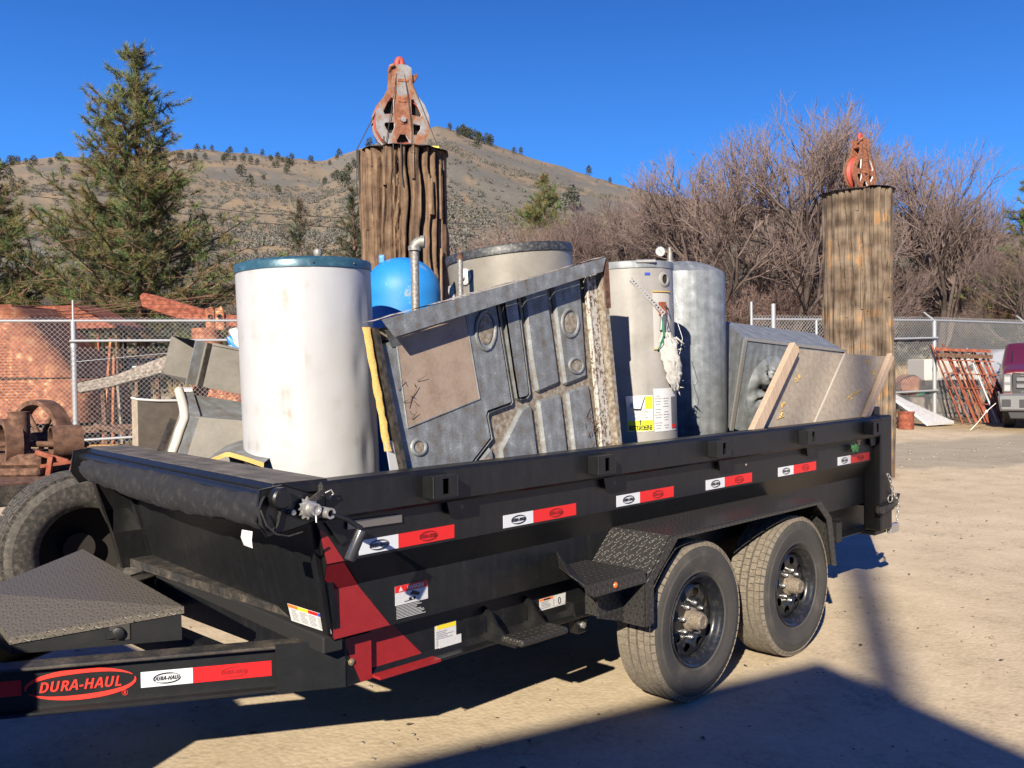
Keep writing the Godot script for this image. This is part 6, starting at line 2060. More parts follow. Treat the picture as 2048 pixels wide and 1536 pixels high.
# chain-link panel between two ground points
func link_mesh(p: Vector3, q: Vector3, y0: float, y1: float, pitch: float, rad: float) -> MB:
	var mb := MB.new()
	var d := (q - p)
	var len := d.length()
	d = d.normalized()
	var nrm := d.cross(Vector3.UP)
	var h := y1 - y0
	for fam in [1.0, -1.0]:
		var s := -h
		while s < len:
			# each wire climbs at 45 degrees
			var a := s
			var b := s + h
			var ya := y0
			var yb := y1
			if a < 0.0:
				ya += -a
				a = 0.0
			if b > len:
				yb -= b - len
				b = len
			if b - a > 0.02:
				var aa: float = a if fam > 0 else len - a
				var bb: float = b if fam > 0 else len - b
				var off: Vector3 = nrm * rad * fam
				wire(mb, p + d * aa + Vector3(0, ya, 0) + off, p + d * bb + Vector3(0, yb, 0) + off, rad)
			s += pitch
	return mb


func wire(mb: MB, a: Vector3, b: Vector3, r: float) -> void:
	var t := (b - a).normalized()
	var x := t.cross(Vector3.UP).normalized()
	var y := t.cross(x)
	var ra := []
	for k in 3:
		ra.append(x * cos(TAU * k / 3.0) + y * sin(TAU * k / 3.0))
	for k in 3:
		var k2 := (k + 1) % 3
		mb.quadn(a + ra[k] * r, a + ra[k2] * r, b + ra[k2] * r, b + ra[k] * r, ra[k], ra[k2], ra[k2], ra[k])


func build_fences() -> void:
	# left: fence with a post, barbed strands and a gate frame hung on it
	var dl := Vector3(0.898, 0, 0.44).normalized()
	var post := Vector3(6.12, 0, -14.74)
	var p0 := post - dl * 3.6
	var p1 := post + dl * 4.4
	var t := thing("chain_link_fence", "chain link fence with galvanized post before the rusty machines", "fence", post)
	wpart("post", MB.new().tube([post, post + Vector3(0, 2.50, 0)], 0.044, 0.044, 14), M["fence_zinc"], t)
	wpart("post", MB.new().tube([p0, p0 + Vector3(0, 2.50, 0)], 0.044, 0.044, 14), M["fence_zinc"], t)
	wpart("post", MB.new().tube([p1, p1 + Vector3(0, 2.50, 0)], 0.044, 0.044, 14), M["fence_zinc"], t)
	wpart("post_extension", MB.new().tube([post + Vector3(0, 2.45, 0), post + Vector3(0.0, 2.88, 0)], 0.022, 0.018, 10), M["fence_zinc"], t)
	wpart("top_rail", MB.new().tube([p0 + Vector3(0, 2.50, 0), p1 + Vector3(0, 2.52, 0)], 0.023, 0.023, 12), M["fence_zinc"], t)
	var m := wpart("chain_link", link_mesh(p0, post, 0.12, 2.58, 0.088, 0.0027), M["fence_wire"], t)
	m.set_meta("kind", "stuff")
	var m2 := wpart("chain_link", link_mesh(post, p1, 2.12, 2.58, 0.088, 0.0027), M["fence_wire"], t)
	m2.set_meta("kind", "stuff")
	for k in 4:
		var y := 2.62 + 0.075 * k
		wpart("barbed_strand", MB.new().tube([p0 + Vector3(0, y, 0), post + Vector3(0, y + 0.01, 0), post + dl * 2.0 + Vector3(0, y + 0.03 + 0.012 * k, 0), p1 + Vector3(0, y + 0.10 + 0.03 * k, 0)], 0.0045, 0.0045, 5), M["rust_wire"], t)
	# gate
	var g := thing("chain_link_gate", "chain link gate panel in a galvanized pipe frame", "gate", post + dl * 2.0)
	var off := Vector3(-0.44, 0, 0.898) * 0.07
	var a := post + off - dl * 0.06
	var b := p1 + off
	wpart("gate_rail", MB.new().tube([a + Vector3(0, 2.15, 0), b + Vector3(0, 2.15, 0)], 0.024, 0.024, 12), M["fence_zinc"], g)
	wpart("gate_rail", MB.new().tube([a + Vector3(0, 0.37, 0), b + Vector3(0, 0.50, 0)], 0.024, 0.024, 12), M["fence_zinc"], g)
	for y in [2.08, 0.30]:
		wpart("hinge", MB.new().tube([post + Vector3(0, y - 0.05, 0), post + Vector3(0, y + 0.02, 0)], 0.062, 0.062, 12), M["zinc"], g)
	var m3 := wpart("chain_link", link_mesh(a, b, 0.30, 2.04, 0.088, 0.0027), M["fence_wire"], g)
	m3.set_meta("kind", "stuff")
	wpart("brace_cable", MB.new().tube([a + dl * 0.1 + Vector3(0, 1.78, 0), a + dl * 3.9 + Vector3(0, 2.12, 0)], 0.006, 0.006, 6), M["fence_zinc"], g)
	# right
	var rp := spot(10.67, 24.0)
	var ra := spot(5.43, 21.5)
	var rb := spot(14.6, 27.0)
	var u := thing("chain_link_fence", "long chain link fence with angled barbed wire arm behind the pipe rack", "fence", rp)
	for q in [ra, ra.lerp(rp, 0.33), rp, rb]:
		var pr := 0.05 if q == rp else 0.032
		wpart("post", MB.new().tube([q, q + Vector3(0, 2.56, 0)], pr, pr, 12), M["fence_zinc"], u)
	wpart("wire_arm", MB.new().tube([rp + Vector3(0, 2.56, 0), rp + Vector3(-0.22, 2.78, -0.18)], 0.030, 0.022, 8), M["fence_zinc"], u)
	wpart("wire_arm", MB.new().tube([rb + Vector3(0, 2.56, 0), rb + Vector3(-0.22, 2.78, -0.18)], 0.030, 0.022, 8), M["fence_zinc"], u)
	wpart("end_post", MB.new().tube([ra, ra + Vector3(0, 2.95, 0)], 0.03, 0.03, 10).tube([ra + Vector3(0.35, 0, 0.35), ra + Vector3(0.35, 2.9, 0.35)], 0.05, 0.05, 10), M["fence_zinc"], u)
	wpart("top_rail", MB.new().tube([ra + Vector3(0, 2.56, 0), rp + Vector3(0, 2.57, 0), rb + Vector3(0, 2.56, 0)], 0.028, 0.028, 10), M["fence_zinc"], u)
	for y in [2.10, 0.78]:
		wpart("gate_rail", MB.new().tube([ra.lerp(rp, 0.33) + Vector3(-0.06, y - 0.03, 0.06), rp + Vector3(-0.02, y + 0.03, 0.09)], 0.026, 0.026, 10), M["fence_zinc"], u)
	for seg in [[ra, rp], [rp, rb]]:
		var mm := wpart("chain_link", link_mesh(seg[0], seg[1], 0.08, 2.66, 0.088, 0.0042), M["fence_wire"], u)
		mm.set_meta("kind", "stuff")
	for k in 3:
		var o := Vector3(-0.07 * (k + 1), 2.62 + 0.06 * k, -0.06 * (k + 1))
		wpart("barbed_strand", MB.new().tube([ra + o, rp + o, rb + o], 0.005, 0.005, 5), M["rust_wire"], u)


func build_left_yard() -> void:
	rust_house()
	old_shovel()
	scrap_behind_fence()
	engine_trailer()


func rust_house() -> void:
	var t := thing("rusted_machine_house", "big corrugated rusted machine housing with rounded shoulder behind the fence", "machine", spot(-10.0, 20.0), VIEW_TURN)
	var edge := [Vector2(0.45, 0.97), Vector2(1.1, 0.98), Vector2(1.40, 0.78), Vector2(1.46, 0.68), Vector2(2.0, 0.30), Vector2(2.48, -0.10), Vector2(2.8, -0.36), Vector2(3.05, -0.62)]
	var xr := func(y: float) -> float:
		for i in edge.size() - 1:
			if y <= edge[i + 1].x:
				return lerpf(edge[i].y, edge[i + 1].y, clampf((y - edge[i].x) / (edge[i + 1].x - edge[i].x), 0, 1))
		return -0.62
	for band in [[1.47, 3.0, "upper_shell"], [0.50, 1.44, "lower_shell"]]:
		var rows := int((band[1] - band[0]) / 0.012)
		var cols := 40
		var pts := PackedVector3Array()
		for i in rows + 1:
			var y: float = lerpf(band[0], band[1], float(i) / rows)
			var x1: float = xr.call(y)
			for k in cols:
				var s := k / (cols - 1.0)
				var x: float
				var z: float
				var round_w := 0.55
				if s < 0.6:
					x = lerpf(-3.2, x1 - round_w, s / 0.6)
					z = 0.0
				elif s < 0.85:
					var a := (s - 0.6) / 0.25 * PI / 2
					x = x1 - round_w + sin(a) * round_w
					z = -(1.0 - cos(a)) * round_w
				else:
					x = x1
					z = -round_w - (s - 0.85) / 0.15 * 2.0
				if s < 0.6:
					var rib := sin(y * TAU / 0.062)
					z += rib * 0.013 * smoothstep(0.0, 0.12, 0.6 - s) * (1.0 if y > 1.0 else 0.15)
				# dents in the sheet
				z += sin(x * 3.1 + y * 2.0) * 0.02 + sin(x * 7.0 - y * 5.0) * 0.008
				pts.append(Vector3(x, y, z))
		part(band[2], MB.new().grid(pts, cols), M["rust_orange"], t)
	part("roof_sheet", MB.new().bb(Vector3(-3.2, 2.98, -2.5), Vector3(-0.62, 3.04, -0.3), 0.02), M["rust_red"], t)
	part("skid", MB.new().bb(Vector3(-3.0, 0.0, -2.0), Vector3(0.9, 0.14, -0.3), 0.02), M["rust_brown"], t)
	for x in [-2.6, -1.2, 0.2]:
		part("bolster", MB.new().bb(Vector3(x - 0.2, 0.14, -1.9), Vector3(x + 0.2, 0.50, -0.35), 0.02), M["soot"], t)
	part("inner_bulkhead", MB.new().bb(Vector3(-3.1, 0.52, -2.4), Vector3(-0.7, 2.95, -2.3)), M["soot"], t)
	part("hatch_seam", MB.new().tube([Vector3(-3.0, 1.455, 0.01), Vector3(-0.2, 1.46, 0.01), Vector3(0.15, 1.455, -0.03)], 0.02, 0.02, 6), M["soot"], t)


func old_shovel() -> void:
	var t := thing("old_power_shovel", "rusty open cab power shovel with sloping red roof", "machine", spot(-10.3, 22.4), VIEW_TURN)
	part("roof", MB.new().prism([Vector2(-1.1, 3.12), Vector2(0.05, 3.16), Vector2(1.02, 2.66), Vector2(1.07, 2.58), Vector2(-0.05, 2.56), Vector2(-0.35, 2.74), Vector2(-1.1, 2.86)], Transform3D(Basis(), Vector3(0, 0, -1.7)), 1.8, 0.02), M["rust_red"], t)
	for x in [[-0.03, "rust_red"], [0.26, "soot"], [0.52, "rust_red"], [0.63, "soot"], [0.95, "rust_brown"]]:
		part("cab_post", MB.new().bb(Vector3(x[0] - 0.028, 0.9, -0.2), Vector3(x[0] + 0.028, 2.58, -0.14), 0.006), M[x[1]], t)
		part("cab_post", MB.new().bb(Vector3(x[0] - 0.028, 0.9, -1.5), Vector3(x[0] + 0.028, 2.58, -1.44), 0.006), M[x[1]], t)
	part("cab_rail", MB.new().bb(Vector3(-0.05, 1.98, -0.21), Vector3(0.64, 2.02, -0.15)).bb(Vector3(-0.05, 1.30, -0.21), Vector3(1.0, 1.36, -0.15)), M["rust_red"], t)
	part("deck", MB.new().bb(Vector3(-2.2, 0.55, -1.7), Vector3(1.1, 0.92, 0.0), 0.02), M["rust_brown"], t)
	part("engine_block", MB.new().bb(Vector3(-2.0, 0.93, -1.4), Vector3(-0.4, 2.2, -0.3), 0.08), M["soot"], t)
	part("sloped_panel", MB.new().beam(Vector3(-0.9, 2.75, -0.1), Vector3(0.15, 1.35, -0.1), 0.9, 0.05, Vector3(0.8, 0.6, 0)), M["soot"], t)
	for x in [-1.9, -0.9, 0.1, 0.9]:
		part("track_wheel", MB.new().lathe([Vector2(0.0, -0.15), Vector2(0.28, -0.15), Vector2(0.28, 0.15), Vector2(0.0, 0.15)], 24, Transform3D(Basis(Vector3.RIGHT, PI / 2), Vector3(x, 0.28, -0.3))), M["rust_brown"], t)
	for k in 3:
		part("winch_cable", MB.new().tube([Vector3(-1.0, 3.0 - k * 0.1, 0.15), Vector3(0.9, 3.12 - k * 0.07, 0.3), Vector3(3.6, 3.25 + k * 0.02, 0.8)], 0.010, 0.010, 5), M["rust_brown"], t)


func scrap_behind_fence() -> void:
	# boom
	var t := thing("excavator_boom", "orange rusty tapered boom arm lying over a bracket behind the gate", "boom", spot(-6.6, 21.0), VIEW_TURN)
	part("arm", MB.new().prism([Vector2(-1.5, 3.22), Vector2(-1.42, 3.29), Vector2(-1.2, 3.24), Vector2(0.05, 2.86), Vector2(0.12, 2.60), Vector2(-0.7, 2.72), Vector2(-1.45, 2.98)], Transform3D(Basis(), Vector3(0, 0, -0.2)), 0.4, 0.02), M["rust_red"], t)
	var teeth := MB.new()
	for k in 13:
		var s := k / 12.0
		teeth.bb(Vector3(-1.12 + s * 1.1 - 0.02, 2.80 - s * 0.20, -0.15), Vector3(-1.12 + s * 1.1 + 0.02, 2.90 - s * 0.23, 0.15))
	part("rack_teeth", teeth, M["soot"], t)
	part("rear_arm", MB.new().prism([Vector2(0.30, 2.80), Vector2(1.5, 2.68), Vector2(1.6, 2.48), Vector2(0.35, 2.52)], Transform3D(Basis(), Vector3(0, 0, -0.2)), 0.35, 0.02), M["rust_red"], t)
	part("rear_arm", MB.new().prism([Vector2(0.35, 2.48), Vector2(1.5, 2.30), Vector2(1.5, 2.18), Vector2(0.4, 2.30)], Transform3D(Basis(), Vector3(0, 0, -0.15)), 0.25, 0.02), M["rust_brown"], t)
	for x in [0.03, 0.24]:
		part("saddle_bracket", MB.new().prism([Vector2(x - 0.09, 2.92), Vector2(x + 0.06, 2.97), Vector2(x + 0.11, 2.85), Vector2(x + 0.11, 2.45), Vector2(x - 0.09, 2.45)], Transform3D(Basis(), Vector3(0, 0, 0.17)), 0.06, 0.015), M["rust_orange"], t)
		part("pin_boss", MB.new().lathe([Vector2(0.055, 0.0), Vector2(0.055, 0.04), Vector2(0.03, 0.042), Vector2(0.03, 0.01), Vector2(0.0, 0.01)], 16, Transform3D(Basis(Vector3.RIGHT, PI / 2), Vector3(x + 0.02, 2.74, 0.22))), M["soot"], t)
	var pd := []
	for k in 9:
		var a := k / 8.0
		pd.append(Vector3(-0.10 + 0.25 * a * a, 2.5 - a * 0.9, 0.1))
	part("pedestal", MB.new().tube(pd, 0.30, 0.34, 18), M["rust_orange"], t)
	part("pedestal_base", MB.new().bb(Vector3(-0.4, 0.0, -0.5), Vector3(1.5, 1.7, 0.2), 0.05), M["rust_orange"], t)
	# dozer blade
	var b := thing("grader_mouldboard", "long grey flat steel blade propped at an angle", "scrap metal", spot(-8.1, 19.4), VIEW_TURN)
	part("blade", MB.new().prism([Vector2(-0.82, 1.42), Vector2(-0.70, 1.22), Vector2(-0.10, 1.33), Vector2(0.95, 1.62), Vector2(1.25, 2.10), Vector2(0.85, 1.95), Vector2(0.0, 1.60)], Transform3D(Basis(Vector3.RIGHT, -0.35), Vector3(0, 0.0, 0.45)), 0.05, 0.01), M["scrap_grey"], b)
	part("blade_edge", MB.new().beam(Vector3(-0.70, 1.16, -0.03), Vector3(0.95, 1.52, -0.12), 0.06, 0.05), M["soot"], b)
	part("prop", MB.new().beam(Vector3(-0.3, 0.0, -0.25), Vector3(-0.3, 1.2, -0.15), 0.08, 0.08, Vector3(0, 0, 1)).beam(Vector3(0.8, 0.0, -0.35), Vector3(0.8, 1.5, -0.2), 0.08, 0.08, Vector3(0, 0, 1)), M["rust_brown"], b)
	for k in 3:
		var l := thing("rusty_angle_iron", "bent rusty angle iron standing beside the flat blade", "scrap metal", spot(-8.75 + k * 0.16, 20.6), VIEW_TURN, "angle irons by the blade")
		part("iron", MB.new().beam(Vector3(-0.12 + 0.05 * k, 0.0, 0), Vector3(0.06 - 0.10 * k, 2.3 - 0.4 * k, -0.1), 0.05, 0.10, Vector3(0, 0, 1)), M["rust_orange"] if k != 2 else M["scrap_grey"], l)
	# stacked pipes on trestles
	for k in 6:
		var y := 1.66 + 0.085 * (k / 2) + 0.02 * (k % 2)
		var pp := thing("steel_pipe", "long pale steel pipe in the stack beyond the blade", "pipe", spot(-8.0, 24.0 + 0.12 * (k % 2)), VIEW_TURN, "stacked steel pipes")
		part("pipe", MB.new().tube([Vector3(-1.9, y, 0), Vector3(2.6, y + 0.03, -0.3)], 0.036, 0.036, 10), M["white_sheet"] if k % 3 != 1 else M["rust_brown"], pp)
	var tr := thing("pipe_trestle", "rough timber trestle carrying the steel pipes", "trestle", spot(-8.0, 24.06), VIEW_TURN)
	for x in [-1.3, 1.6]:
		part("leg", MB.new().bb(Vector3(x - 0.06, 0.0, -0.3), Vector3(x + 0.06, 1.55, 0.2), 0.01), M["rust_brown"], tr)
	part("cross_bar", MB.new().bb(Vector3(-1.5, 1.55, -0.3), Vector3(1.8, 1.615, 0.2), 0.01), M["rust_brown"], tr)
	# truck chassis and beams lying on the ground
	var ch := thing("steel_beam", "long rusty steel beam lying on blocks inside the fence", "beam", spot(-8.6, 18.6), VIEW_TURN)
	part("beam", MB.new().beam(Vector3(-1.5, 0.42, 0.1), Vector3(2.6, 0.52, -0.1), 0.14, 0.14, Vector3.UP, 0.015), M["rust_brown"], ch)
	part("beam_end", MB.new().beam(Vector3(0.5, 0.55, 0.15), Vector3(1.6, 0.30, 0.25), 0.18, 0.10, Vector3.UP, 0.015), M["rust_brown"], ch)
	for x in [-1.2, 0.1, 1.4]:
		part("block", MB.new().bb(Vector3(x - 0.15, 0.0, -0.15), Vector3(x + 0.15, 0.345, 0.2), 0.01), M["soot"], ch)
	for k in 3:
		var pl := thing("timber_pallet", "sunlit tan timber pallet on the ground below the gate", "pallet", spot(-7.7 + k * 0.85, 18.1), VIEW_TURN, "pallets below the gate")
		for j in 4:
			part("plank", MB.new().bb(Vector3(-0.38, 0.10 + 0.07 * (j % 2), -0.35 + j * 0.2), Vector3(0.38, 0.125 + 0.07 * (j % 2), -0.22 + j * 0.2), 0.004), M["pallet_wood"], pl)
		for j in 3:
			part("runner", MB.new().bb(Vector3(-0.36 + j * 0.33, 0.0, -0.35), Vector3(-0.30 + j * 0.33, 0.10, 0.38)), M["pallet_wood"], pl)
	var fr := thing("truck_frame", "dark truck frame with round tanks lying beyond the gate", "truck frame", spot(-6.9, 22.5), VIEW_TURN)
	part("rail", MB.new().bb(Vector3(-1.6, 0.80, -0.3), Vector3(1.9, 0.95, -0.2), 0.01), M["scrap_grey"], fr)
	part("rail", MB.new().bb(Vector3(-1.6, 0.55, 0.1), Vector3(1.9, 0.66, 0.2), 0.01), M["rust_brown"], fr)
	for x in [-1.2, -0.4, 0.9]:
		part("wheel", MB.new().lathe([Vector2(0.0, -0.12), Vector2(0.36, -0.12), Vector2(0.40, -0.06), Vector2(0.40, 0.06), Vector2(0.36, 0.12), Vector2(0.0, 0.12)], 28, Transform3D(Basis(Vector3.RIGHT, PI / 2), Vector3(x, 0.40, -0.05))), M["soot"], fr)
	part("air_tank", MB.new().tube([Vector3(-0.9, 1.05, 0.1), Vector3(-0.55, 1.05, 0.1)], 0.13, 0.13, 16).tube([Vector3(0.2, 1.06, 0.1), Vector3(0.6, 1.06, 0.1)], 0.11, 0.11, 16), M["white_sheet"], fr)


func engine_trailer() -> void:
	var o := spot(-3.45, 7.1)
	var t := thing("flat_trailer", "low black trailer with a big bald tyre beside the dump trailer", "trailer", Vector3(o.x, 0, o.z))
	part("deck_rail", MB.new().bb(Vector3(-2.2, 0.72, 0.30), Vector3(1.6, 0.86, 0.36), 0.008), M["dusty_black"], t)
	part("deck_rail", MB.new().bb(Vector3(-2.2, 0.72, -0.9), Vector3(1.6, 0.86, -0.84), 0.008), M["dusty_black"], t)
	for k in 6:
		part("cross_bar", MB.new().bb(Vector3(-2.0 + k * 0.65, 0.74, -0.84), Vector3(-1.93 + k * 0.65, 0.83, 0.30)), M["black_paint"], t)
	part("deck_plate", MB.new().bb(Vector3(-2.0, 0.861, -0.88), Vector3(0.9, 0.872, 0.34)), M["rust_brown"], t)
	part("mud_rail", MB.new().bb(Vector3(-0.2, 0.78, 0.37), Vector3(1.5, 0.90, 0.80), 0.01), M["dusty_black"], t)
	for w in [[1.95 - o.x, -3.50 - o.z], [0.55 - o.x, -3.75 - o.z]]:
		var wl := holder("wheel", t, Transform3D(Basis(Vector3.UP, -0.06), Vector3(w[0], 0.50, w[1])).scaled_local(Vector3.ONE * 1.12))
		var ax := Transform3D(Basis(Vector3.RIGHT, PI / 2), Vector3.ZERO)
		var ty := part("tyre", MB.new().lathe([Vector2(0.26, -0.11), Vector2(0.31, -0.14), Vector2(0.37, -0.14), Vector2(0.425, -0.125), Vector2(0.438, -0.10), Vector2(0.441, 0.0), Vector2(0.438, 0.10), Vector2(0.425, 0.125), Vector2(0.40, 0.136), Vector2(0.396, 0.141), Vector2(0.37, 0.14), Vector2(0.31, 0.14), Vector2(0.27, 0.12), Vector2(0.25, 0.10)], 80, ax), M["old_tread"], wl)
		var tr := MB.new()
		for rb in [[-0.095, 0.034, 52], [-0.048, 0.036, 60], [0.0, 0.036, 60], [0.048, 0.036, 60], [0.095, 0.034, 52]]:
			for k in rb[2]:
				var a: float = TAU * (k + (0.5 if rb[0] > 0 else 0.0)) / rb[2]
				var e := Vector3(cos(a), sin(a), 0)
				var tn := Vector3(-sin(a), cos(a), 0)
				tr.box(Transform3D(Basis(tn, Vector3(0, 0, 1), e), e * 0.4415 + Vector3(0, 0, rb[0])), Vector3(TAU / rb[2] * 0.442 * 0.88, rb[1], 0.018))
		part("tread", tr, M["old_tread"], ty)
		part("rim", MB.new().lathe([Vector2(0.300, 0.118), Vector2(0.292, 0.124), Vector2(0.282, 0.11), Vector2(0.27, -0.07), Vector2(0.10, -0.08), Vector2(0.09, -0.02), Vector2(0.0, -0.02)], 40, ax), M["soot"], wl)
	var base := spot(-3.70, 7.2)
	var g := thing("antique_engine", "rust brown antique engine with flywheel, drum and upright cylinder", "engine", Vector3(base.x, 0.873, base.z), VIEW_TURN)
	g.scale = Vector3.ONE * 1.18
	var rb: Material = M["rust_brown"]
	part("bed_plate", MB.new().bb(Vector3(-0.55, 0.0, -0.35), Vector3(0.17, 0.05, 0.16), 0.012), rb, g)
	part("sump", MB.new().prism([Vector2(-0.5, 0.05), Vector2(0.155, 0.05), Vector2(0.155, 0.11), Vector2(0.12, 0.135), Vector2(-0.5, 0.135)], Transform3D(Basis(), Vector3(0, 0, -0.3)), 0.42, 0.02), M["rust_brown"], g)
	part("cylinder", MB.new().lathe([Vector2(0.076, 0.13), Vector2(0.076, 0.155), Vector2(0.066, 0.16), Vector2(0.064, 0.40), Vector2(0.052, 0.40), Vector2(0.050, 0.30)], 28, Transform3D(Basis(), Vector3(-0.02, 0, 0.02))), rb, g)
	var fw := Transform3D(Basis(Vector3.UP, -0.5) * Basis(Vector3.RIGHT, PI / 2), Vector3(-0.03, 0.20, -0.28))
	var fly := part("flywheel", MB.new().lathe([Vector2(0.235, -0.055), Vector2(0.265, -0.055), Vector2(0.268, 0.0), Vector2(0.265, 0.055), Vector2(0.235, 0.055), Vector2(0.235, -0.055)], 56, fw), rb, g)
	part("flywheel_hub", MB.new().lathe([Vector2(0.05, -0.06), Vector2(0.05, 0.06), Vector2(0.0, 0.06)], 20, fw), rb, g)
	for k in 5:
		var a := TAU * k / 5.0 + 0.3
		part("spoke", MB.new().tube([fw * Vector3(cos(a) * 0.045, 0, sin(a) * 0.045), fw * Vector3(cos(a) * 0.24, 0, sin(a) * 0.24)], 0.018, 0.013, 8), rb, fly)
	var f2 := Transform3D(Basis(Vector3.UP, -0.9) * Basis(Vector3.RIGHT, PI / 2), Vector3(-0.09, 0.20, 0.0))
	part("small_wheel", MB.new().lathe([Vector2(0.12, -0.05), Vector2(0.155, -0.05), Vector2(0.157, 0.05), Vector2(0.12, 0.05), Vector2(0.12, -0.05)], 40, f2), rb, g)
	var f3 := Transform3D(Basis(Vector3.UP, -0.95) * Basis(Vector3.RIGHT, PI / 2), Vector3(0.24, 0.20, -0.06))
	part("belt_drum", MB.new().lathe([Vector2(0.095, -0.09), Vector2(0.105, -0.09), Vector2(0.108, 0.0), Vector2(0.105, 0.09), Vector2(0.095, 0.09), Vector2(0.095, -0.09)], 36, f3), rb, g)
	part("crank_shaft", MB.new().tube([Vector3(-0.25, 0.20, 0.10), Vector3(0.05, 0.19, -0.02), Vector3(0.34, 0.17, -0.14)], 0.02, 0.02, 10), rb, g)
	part("linkage", MB.new().beam(Vector3(0.12, 0.15, 0.1), Vector3(0.30, 0.08, 0.05), 0.03, 0.03).beam(Vector3(0.16, 0.06, 0.12), Vector3(0.42, 0.09, 0.02), 0.02, 0.02).beam(Vector3(0.2, 0.0, 0.1), Vector3(0.22, 0.12, 0.1), 0.03, 0.03, Vector3(0, 0, 1)), M["rust_red"], g)
	part("side_plate", MB.new().prism([Vector2(0.30, 0.0), Vector2(0.44, 0.0), Vector2(0.46, 0.05), Vector2(0.40, 0.11), Vector2(0.33, 0.09)], Transform3D(Basis(), Vector3(0, 0, 0.04)), 0.02, 0.004), M["rust_red"], g)


func build_right_yard() -> void:
	pipe_rack()
	ground_scrap()
	white_box_trailer()
	suv()
	red_truck()


func pipe_rack() -> void:
	var o := spot(10.95, 23.5)
	var t := thing("pipe_gate_stack", "stack of rusty red pipe gates leaning against the fence", "pipe gates", o, VIEW_TURN)
	var rg := RandomNumberGenerator.new()
	rg.seed = 61
	for k in 22:
		var s := k / 21.0
		var xt := lerpf(-0.42, 0.92, s) + rg.randf_range(-0.03, 0.03)
		var xb := xt + 0.36 + rg.randf_range(-0.04, 0.06)
		var yt := 1.96 - 0.18 * s + rg.randf_range(-0.12, 0.05)
		var zt := -0.25 - 0.25 * rg.randf()
		part("pipe", MB.new().tube([Vector3(xb, 0.03, 0.35 + rg.randf() * 0.25), Vector3(xt, yt, zt)], 0.022, 0.022, 8), M["rust_red"] if k % 5 != 3 else (M["rust_orange"] if k % 2 == 0 else M["white_sheet"]), t)
	for h in [[1.84, 0.07], [1.70, 0.10], [1.58, 0.03], [1.25, 0.028], [0.90, 0.028], [0.52, 0.03]]:
		var sh: float = (1.84 - h[0]) * 0.19
		part("cross_pipe", MB.new().beam(Vector3(-0.42 + sh, h[0], -0.14 + (1.84 - h[0]) * 0.3), Vector3(0.95 + sh, h[0] - 0.07, -0.14 + (1.84 - h[0]) * 0.3), h[1], 0.04, Vector3(0, 0, 1)), M["rust_red"] if h[0] != 1.70 else M["rust_brown"], t)


